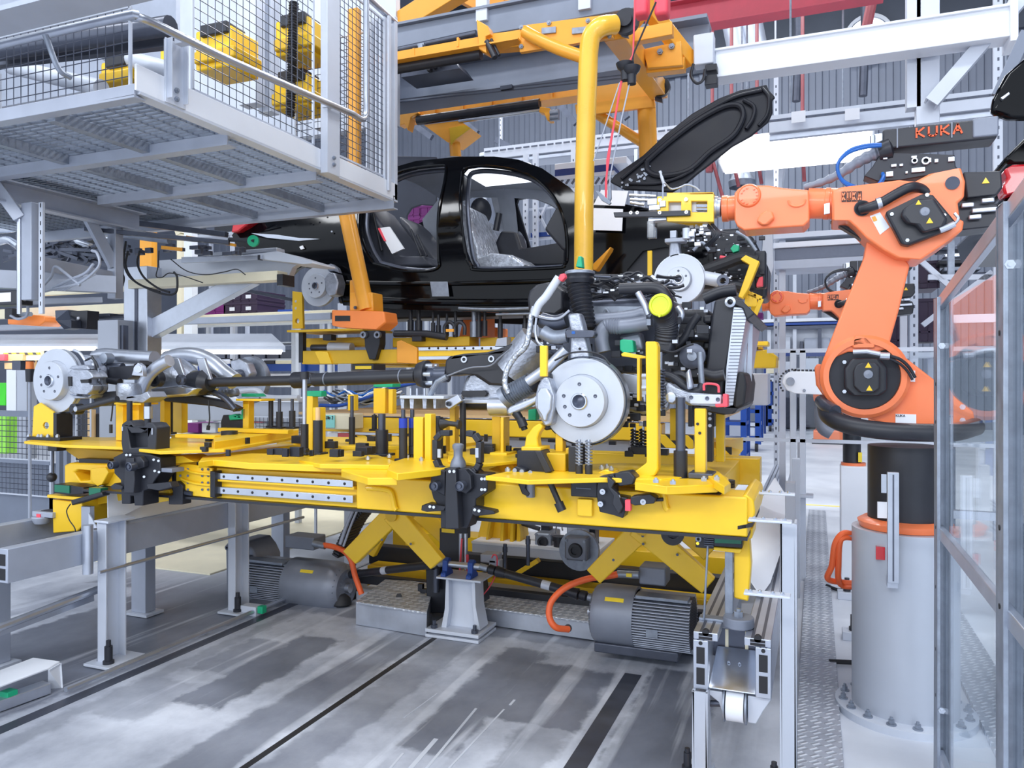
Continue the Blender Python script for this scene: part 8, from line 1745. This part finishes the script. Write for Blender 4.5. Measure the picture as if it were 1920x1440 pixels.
MB().tube([aY(976,785, AY - .02), aY(982,800, AY - .02)],.02,12).build('joint_boot', BLK2, t)
MB().tube(bp([(1100,790),(1160,778),(1200,775),(1240,762)],3.4),.012,10).build('anti_roll_bar', BLK2, t)
# lower arms right of the disc
MB().trace([(1168,700),(1210,706),(1240,712),(1256,722),(1240,745),(1180,735),(1168,724)],3.25,.06).build('lower_arm', ALU, t, bev=.02, segs=3)
MB().trace([(1166,745),(1196,752),(1240,760),(1256,748),(1250,772),(1206,778),(1170,770)],3.3,.06).build('rear_arm', CAST, t, bev=.016, segs=3)
# springs on the guard post
MB().spring(aY(1238,765,3.06), aY(1238,690,3.06),.016,.005,13).build('coil_spring', DSTL, t); MB().cyl(aY(1238,770,3.06), aY(1238,660,3.06),.008,10).build('spring_rod', GALV, t)
# front subframe horn with coral cap
hn = MB().trace([(1244,722),(1252,716),(1270,728),(1290,736),(1350,740),(1356,752),(1350,764),(1290,760),(1272,748),(1262,760),(1248,752)],3.08,.06).build('subframe_horn', CAST, t, bev=.01, segs=3)
MB().trace([(1293,740),(1352,740),(1352,758),(1293,757)],3.05,.03).build('horn_plate', LGR, hn, bev=.003); MB().trace([(1340,758),(1355,757),(1355,738),(1364,740),(1364,763),(1342,764)],3.03,.06).build('coral_cap', CORAL, hn, bev=.004)
for x, y in ((1296,745),(1326,747),(1346,749)): MB().lathe(aY(x, y,3.05),(0,-1,0),[(0,.008),(.003,.008),(.003,.004),(.001,.0)],12).build('horn_bolt', DSTL, hn)
MB().lathe(aY(1258,745,3.07),(0,-1,0),[(0,.02),(.008,.02),(.01,.01),(.01,0)],20).build('horn_bush', STL, hn); MB().trace([(1285,700),(1292,690),(1300,728),(1288,732)],3.1,.04).build('cast_lug', ALU, hn, bev=.01)
MB().tube(bp([(1320,732),(1322,720),(1345,722),(1348,736)],3.0),.005,6).build('pink_line', CORAL, hn)
# foil wrapped hose and the white protective sleeve with red clip
MB().tube(bp([(954,738),(947,720),(950,696),(965,670),(985,650),(993,620),(996,595),(1002,575)],3.16,8),.013,12).build('foil_hose', FOIL, t); MB().tube(bp([(1002,592),(1010,572),(1024,556),(1038,535),(1048,520)],3.1,6),.018,12).build('wrapped_sleeve', LGR, t)
MB().trace([(1046,522),(1050,514),(1058,512),(1060,520),(1052,528)],3.08,.03).build('red_clip', CORAL, t, bev=.003)
for px in ([(1003,592),(1030,598),(1050,596),(1068,582)],[(1006,596),(1004,620),(1008,640),(1020,650)]): MB().tube(bp(px,3.15),.006,8).build('grey_line', ALU, t)
# harness clutter on top of the engine
rnd = random.Random(21)
for nm, mm, n in (('harness', BLK2,46),('harness_tape', DSTL,18),('bare_clips', ALU,44)):
    m = MB()
    for i in range(n):
        x = 1050 + rnd.random() * 190; y = 515 + rnd.random() * 44; Y = 3.35 + rnd.random() * .25
        if nm == 'bare_clips': m.cb(aY(x, y, Y),(.012 + rnd.random() * .02,.012,.006 + rnd.random() * .01))
        else: m.tube(bp([(x, y),(x + 14, y - 6 + rnd.random() * 14),(x + 30, y + rnd.random() * 14 - 8),(x + 44, y + rnd.random() * 10 - 4)], Y,4),.004 + rnd.random() * .006,6)
    m.build(nm, mm, t)
for nm, mm, n in (('small_brackets', BLK,60),('small_fasteners', ALU,66)):
    m = MB()
    for i in range(n):
        x, y = ((1010 + rnd.random() * 240,640 + rnd.random() * 60),(1250 + rnd.random() * 80,560 + rnd.random() * 150),(1150 + rnd.random() * 90,740 + rnd.random() * 60))[i % 3]; s = .006 + rnd.random() * (.02 if mm is BLK else .006)
        m.cb(aY(x, y,3.22 + rnd.random() * .25),(s * 2, s, s * 1.4))
    m.build(nm, mm, t, bev=.002)
# radiator pack
rd = thing('radiator_pack', 'tilted radiator pack with ribbed silver face at the front of the engine', 'radiator', aY(1350,770,3.5)); Y = 3.35
MB().trace([(1340,562),(1372,556),(1392,572),(1380,600),(1362,700),(1350,765),(1312,762),(1322,700),(1330,620)], Y,.9).build('fan_shroud', BLK2, rd, bev=.012, segs=3)
MB().prism([aY(1376,576, Y - .02), aY(1402,578, Y - .02), aY(1388,660, Y - .02), aY(1374,760, Y - .02), aY(1358,764, Y - .02), aY(1362,690, Y - .02)],(0,.85,0)).build('core', ALU, rd)
m = MB()
for i in range(30):
    f = i / 29; x0 = 1376 - 17 * f; x1 = 1402 - 28 * f; y = 580 + 180 * f; m.beam(aY(x0, y, Y - .022), aY(x1, y, Y - .022),.002,.0025)
m.build('core_ribs', DSTL, rd)
MB().trace([(1362,556),(1390,562),(1416,588),(1400,600),(1392,578),(1366,566)], Y - .04,.92).build('top_frame', BLK2, rd, bev=.006); MB().lathe(aY(1370,567, Y - .02),(0,-1,0),[(0,.022),(.02,.022),(.024,.012),(.004,.01)],20).build('mount_bush', ALU, rd)
MB().trace([(1385,696),(1396,700),(1400,720),(1396,760),(1384,766),(1374,762),(1376,740)], Y - .03,.5).build('lower_duct', RUB, rd, bev=.01); MB().trace([(1310,758),(1360,764),(1385,765),(1376,776),(1356,778),(1312,770)], Y - .02,.85).build('bottom_tray', BLK2, rd, bev=.006)
for y in (590,615,640,665): MB().pb(1318, y,1336, y + 16, Y + .05,.3).build('motor_housing', BLK2, rd, bev=.01)
for x0, x1 in ((1398,1402),(1404,1412)): one(MB().prism([aY(x0,590,3.6), aY(x1,590,3.6), aY(x1 - 3,716,3.6), aY(x0 - 4,716,3.6)],(0,.02,0)), 'radiator_stay', ALU,['slim' if x0 < 1400 else 'wider'][0] + ' aluminium stay strip beside the radiator', 'strip')
# ---- rear axle
ra = thing('rear_axle_module', 'near rear axle module with disc, caliper and silver differential at the left', 'axle', aY(250,790,3.6)); t = ra
cR = aY(106,714, AY); rR = .182
brake_disc(cR, rR, t)
cal = MB().trace([(126,700),(132,694),(142,692),(164,694),(172,702),(174,708),(166,711),(166,720),(174,722),(172,732),(164,740),(136,738),(128,732),(134,724),(134,708)], AY - .06,.1).build('brake_caliper', CAST, t, bev=.012, segs=3)
MB().trace([(128,692),(134,686),(152,684),(162,686),(168,692),(160,694),(138,692)], AY - .03,.08).trace([(128,738),(136,742),(160,744),(172,740),(168,746),(140,748)], AY - .03,.08).build('pad_carrier', CAST, cal, bev=.008)
MB().trace([(127,706),(134,706),(134,724),(128,724)], AY - .065,.02).trace([(150,712),(166,711),(166,718),(152,718)], AY - .063,.02).build('caliper_gap', RUB, cal)
MB().trace([(150,664),(170,668),(180,690),(182,730),(176,748),(165,748),(160,700)], AY + .03,.08).build('wheel_carrier', CAST, t, bev=.015, segs=3)
for px, r_, mm in (([(172,668),(178,680),(180,700),(185,715),(192,728),(186,736)],.006, BLK2),([(160,676),(172,672),(182,684),(184,706)],.006, BLK2),([(184,690),(186,712),(182,730)],.004, GALV),([(138,656),(150,662),(160,676)],.008, ALU)): MB().tube(bp(px, AY), r_,8).build('brake_line', mm, t)
MB().tube([aY(176,690,3.2), aY(230,692,3.25)],.035,14).build('half_shaft', DSTL, t); MB().tube(bp([(176,702),(200,712),(225,716)],3.2),.02,12).build('lower_link', BLK2, t)
MB().trace([(172,745),(190,735),(228,732),(232,748),(190,762),(176,762)],3.15,.1).build('lower_wishbone', BLK2, t, bev=.02, segs=3)
MB().tube(bp([(142,768),(160,764),(190,756),(220,748)],3.0),.016,12).build('toe_link', BLK2, t); MB().lathe(aY(143,767,3.02),(0,-1,0),[(-.03,.03),(.02,.03),(.024,.018),(.03,.016),(.03,0)],22).build('toe_bush', BLK, t); MB().lathe(aY(143,767,2.99),(0,-1,0),[(0,.014),(.006,.014),(.006,0)],16).build('toe_bolt', ALU, t)
# upper carrier, subframe tubes
MB().tube(bp([(180,668),(196,664),(222,667),(245,670),(290,672)],3.3),[.05] * 25,18).build('subframe_tube', CAST, t) if False else MB().tube(bp([(180,670),(196,666),(222,668),(250,670),(290,672)],3.3,6),.042,18).build('subframe_tube', ALU, t)
MB().lathe(aY(202,672,3.2),(0,-1,0),[(-.02,.03),(.03,.03),(.034,.02),(.034,0)],20).build('tube_bush', GALV, t)
MB().trace([(186,690),(250,685),(262,676),(266,684),(248,706),(236,712),(190,706)],3.2,.08).build('dark_link', BLK2, t, bev=.012, segs=3)
MB().trace([(246,704),(252,686),(258,680),(266,686),(268,706)],3.12,.03).build('link_gusset', ALU, t, bev=.004); MB().cyl(aY(258,692,3.12), aY(258,692,3.10),.02,14).build('gusset_bolt', STL, t)
dm = aY(243,734,3.15); MB().lathe(dm,(0,0,1),[(-.045,.0),(-.045,.058),(-.01,.066),(.03,.066),(.045,.06),(.048,.0)],34).build('air_spring_mount', CAST, t); MB().lathe(dm,(0,0,1),[(-.055,.0),(-.055,.058),(-.047,.06),(-.045,.05)],30).build('mount_seal', RUB, t)
MB().trace([(222,736),(232,744),(262,740),(275,734),(282,745),(268,755),(240,752),(226,752)],3.1,.12).build('spring_seat', CAST, t, bev=.012, segs=3)
MB().tube(bp([(262,738),(272,715),(284,698),(302,684),(318,676)],3.2,6),.034,18).build('curved_arm', ALU, t)
df = MB().tube(bp([(275,722),(300,712),(330,706),(362,716)],3.5,6),[.07 + .05 * math.sin(math.pi * i / 18) for i in range(19)],24).build('differential', CAST, t)
MB().trace([(280,730),(300,724),(340,722),(368,728),(352,742),(300,746),(284,740)],3.35,.2).build('differential_sump', STL, t, bev=.03, segs=3)
MB().tube(bp([(314,674),(340,668),(370,669),(396,680),(420,700),(440,715)],3.6,8),.052,22).build('rear_crossmember', ALU, t)
for x in (328,376): MB().trace([(x - 8,672),(x + 6,671),(x + 14,694),(x + 20,712),(x + 6,712),(x - 2,695)],3.42,.02).build('crossmember_strap', ALU, t, bev=.004)
MB().lathe(aY(294,710,3.3),(0,-1,0),[(-.02,.046),(.02,.046),(.022,.034),(-.02,.03),(-.02,0)],26).build('rubber_bush', BLK2, t); MB().lathe(aY(342,712,3.35),(0,-1,0),[(0,.03),(.02,.03),(.024,.016),(.03,.014),(.03,0)],22).build('steel_bush', DSTL, t)
MB().tube([aY(356,712,3.45), aY(385,716,3.45)],[.04,.075],24).tube([aY(385,716,3.45), aY(396,717,3.45)],[.075,.05],24).build('flexible_coupling', BLK2, t)
MB().trace([(282,745),(370,742),(420,752),(448,765),(440,772),(400,762),(300,752)],3.5,.05).build('lower_arm', BLK2, t, bev=.008)
for x in (425,432,439): MB().lathe(aY(x,740,3.7),(.3,0,-1),[(-.03,.03),(-.02,.034),(0,.034),(.01,.028)],14).build('boot_ring', GALV, t)
MB().tube(bp([(388,730),(420,745),(442,768)],3.5),.018,12).build('trailing_link', DSTL, t)
MB().tube(bp([(391,750),(392,765),(393,785),(391,800)],3.4),.004,6).tube([aY(391,798,3.4), aY(390,806,3.4)],.01,8).build('hanging_cable', RUB, t); MB().tube(bp([(212,752),(210,775),(208,790)],3.1),.004,6).tube([aY(208,796,3.1), aY(208,812,3.1)],.009,8).build('hanging_cable', RUB, t)
# far side of the near rear axle
cB = aY(470,712,4.65); bd = MB().lathe(cB,(0,1,0),[(-.03,.02),(-.03,.17),(0,.18),(.01,.18),(.01,0)],44).build('far_brake', GALV, t); MB().trace([(430,676),(446,672),(462,680),(470,700),(460,716),(436,712)],4.5,.08).build('far_carrier', CAST, t, bev=.012); MB().lathe(aY(450,705,4.5),(0,-1,0),[(0,.05),(.04,.045),(.04,0)],18).build('far_caliper', DSTL, t)
MB().tube(bp([(440,735),(480,732),(500,745),(560,746)],4.3),.02,10).build('silver_link', LGR, t)
# ---- propeller shaft
ps = thing('propeller_shaft', 'black propeller shaft running level between rear axle and gearbox', 'shaft', aY(600,720,3.45)); t = ps; Y = 3.45
MB().tube([aY(392,717, Y), aY(560,713, Y)],.027,20).build('rear_tube', BLK2, t); MB().tube([aY(552,713, Y), aY(576,712, Y)],.045,20).build('centre_bearing', BLK, t)
a = aY(576,712, Y); b = aY(592,711, Y); MB().tube([a.lerp(b, i / 8) for i in range(9)],[.034 if i % 2 else .028 for i in range(9)],20).build('bellows', DSTL, t)
MB().tube([aY(590,712, Y), aY(780,705, Y)],.036,22).build('front_tube', BLK2, t); MB().tube([aY(612,711, Y), aY(614,711, Y)],.0375,22).tube([aY(752,706, Y), aY(754,706, Y)],.0375,22).build('weld_bead', DGR, t)
MB().trace([(552,706),(560,697),(580,699),(586,706),(586,720),(560,722)], Y - .03,.06).build('bearing_bracket', BLK, t, bev=.008)
MB().lathe(aY(786,702, Y),(1,0,0),[(0,0),(0,.06),(.03,.07),(.05,.07),(.055,.045),(.055,0)],26).build('rubber_disc', BLK2, t); m = MB()
for k in range(6): a = 2 * math.pi * k / 6; m.cyl(aY(796,702, Y) + V((.02, math.cos(a) * .048, math.sin(a) * .048)), aY(810,702, Y) + V((.02, math.cos(a) * .048, math.sin(a) * .048)),.014,10)
m.build('flange_bolts', STL, t); MB().tube([aY(805,703, Y), aY(840,702, Y)],.04,16).build('output_flange', DSTL, t)
MB().tube([aY(572,713,3.3), aY(571,790,3.22)],.011,12).build('support_rod', ALU, car1)
t = thing('silver_tray', 'flat silver casting carried on pins between shaft and gearbox', 'casting', aY(785,750,3.3)); MB().pb(749,742,832,748,3.3,.3).build('plate', LGR, t, bev=.003)
for x0, x1 in ((751,758),(768,776),(792,800),(812,818)): MB().trace([(x0,748),(x1,748),(x1 - 1,766),(x0 + 1,766)],3.32,.2).build('rib', CAST, t)
m = MB()
for x in (770,782,796): m.cyl(aY(x,742,3.4), aY(x,728,3.4),.006,8)
m.build('studs', ALU, t); MB().tube([aY(806,742,3.35), aY(820,716,3.35), aY(838,706,3.35)],.014,10).build('bracket', GALV, t)
# ---- powertrain of the second carriage, seen beneath the car
sp = thing('rear_powertrain', 'second engine and axle module with two brake discs already under the black car', 'engine', aY(1000,570,6.0)); t = sp
brake_disc(aY(597,537,5.62),.175, t); MB().trace([(608,522),(616,510),(628,512),(634,530),(630,552),(616,556),(610,545)],5.56,.12).build('brake_caliper', CAST, t, bev=.01); MB().trace([(608,498),(620,494),(632,502),(636,512),(626,508),(616,508)],5.6,.05).build('bracket_loop', DGR, t, bev=.006)
brake_disc(aY(1274,524,5.2),.165, t,.48); MB().lathe(aY(1274,524,5.25),(0,1,0),[(0,.03),(0,.175),(.04,.17),(.04,.03)],40).build('dust_shield', ALU, t)
MB().trace([(1255,450),(1272,450),(1276,480),(1284,492),(1252,492),(1254,470)],5.25,.08).build('knuckle_arm', CAST, t, bev=.012, segs=3); MB().pb(1246,446,1284,454,5.22,.1).build('clamp_bar', GRY, t, bev=.006); MB().pb(1256,432,1268,446,5.25,.05).build('clamp_top', ALU, t, bev=.003)
MB().tube([aY(1318,520,5.25), aY(1350,526,5.25)],.045,16).tube([aY(1316,508,5.3), aY(1342,510,5.3)],.02,10).build('front_arm', LGR, t); MB().lathe(aY(1356,527,5.2),(0,-1,0),[(-.03,.04),(.02,.04),(.02,.02),(.0,.02)],20).build('arm_bush', DSTL, t)
MB().trace([(1214,524),(1222,514),(1238,522),(1240,532),(1218,534)],5.2,.05).build('caliper_edge', ALU, t, bev=.006)
MB().bx(zx(1120,5.6), zx(1390,5.6),5.75,6.7, Z(1250,540,5.6), Z(1250,428,5.6)).build('engine_block', BLK2, t, bev=.04, segs=3)
MB().bx(zx(640,5.9), zx(1120,5.9),6.1,6.4, Z(900,590,5.9), Z(900,560,5.9)).build('underbody_tunnel', BLK2, t, bev=.02); MB().tube([aY(640,560,5.8), aY(1000,562,5.8)],.045,14).build('propeller_shaft', BLK2, t)
MB().tube(bp([(860,578),(920,580),(1000,578)],5.7),.012,8).tube(bp([(930,590),(1000,588)],5.7),.01,8).build('brake_lines', GALV, t)
MB().trace([(1330,430),(1410,440),(1440,500),(1438,560),(1400,560),(1340,520)],5.6,.4).build('front_end', BLK2, t, bev=.03, segs=3); MB().pb(1415,470,1436,540,5.4,.1).build('front_module', BLK, t, bev=.01)
MB().trace([(1423,520),(1430,518),(1430,536),(1418,538),(1418,532)],5.3,.06).build('coral_cap', CORAL, t, bev=.004); MB().trace([(1369,466),(1376,458),(1386,460),(1385,470),(1374,474)],5.3,.06).build('green_cap', GRN, t, bev=.004)
for px, r_, mm in (([(1346,540),(1380,536),(1395,540)],.035, BLK2),([(1320,508),(1360,494),(1390,484),(1420,490)],.04, RUB),([(1330,500),(1370,485),(1400,478)],.025, BLK2),([(1340,492),(1360,488),(1376,486)],.012, CORAL),([(1350,482),(1364,484),(1378,484)],.012, CORAL),([(1380,435),(1400,446),(1418,470)],.012, GALV),([(1300,470),(1316,455),(1330,470)],.012, GALV)): MB().tube(bp(px,5.3), r_,10).build('hose', mm, t)
rnd = random.Random(31)
for nm, mm, n, s0 in (('small_housings', BLK,46,.03),('small_clips', ALU,50,.012)):
    m = MB()
    for i in range(n): x = 1280 + rnd.random() * 150; y = 425 + rnd.random() * 110; s = s0 * (.4 + rnd.random()); m.cb(aY(x, y,5.35 + rnd.random() * .2),(s * 1.6, s, s))
    m.build(nm, mm, t, bev=.003)
MB().spring(aY(1325,548,5.2), aY(1322,515,5.2),.04,.008,6).build('coil_spring', BLK2, t) if False else None
one(MB().beam(aY(430,538,5.6), aY(560,565,5.9),.02,.03), 'black_test_rod', DSTL, 'dark slender rod below the car tail pointing to the yellow bracket', 'rod')
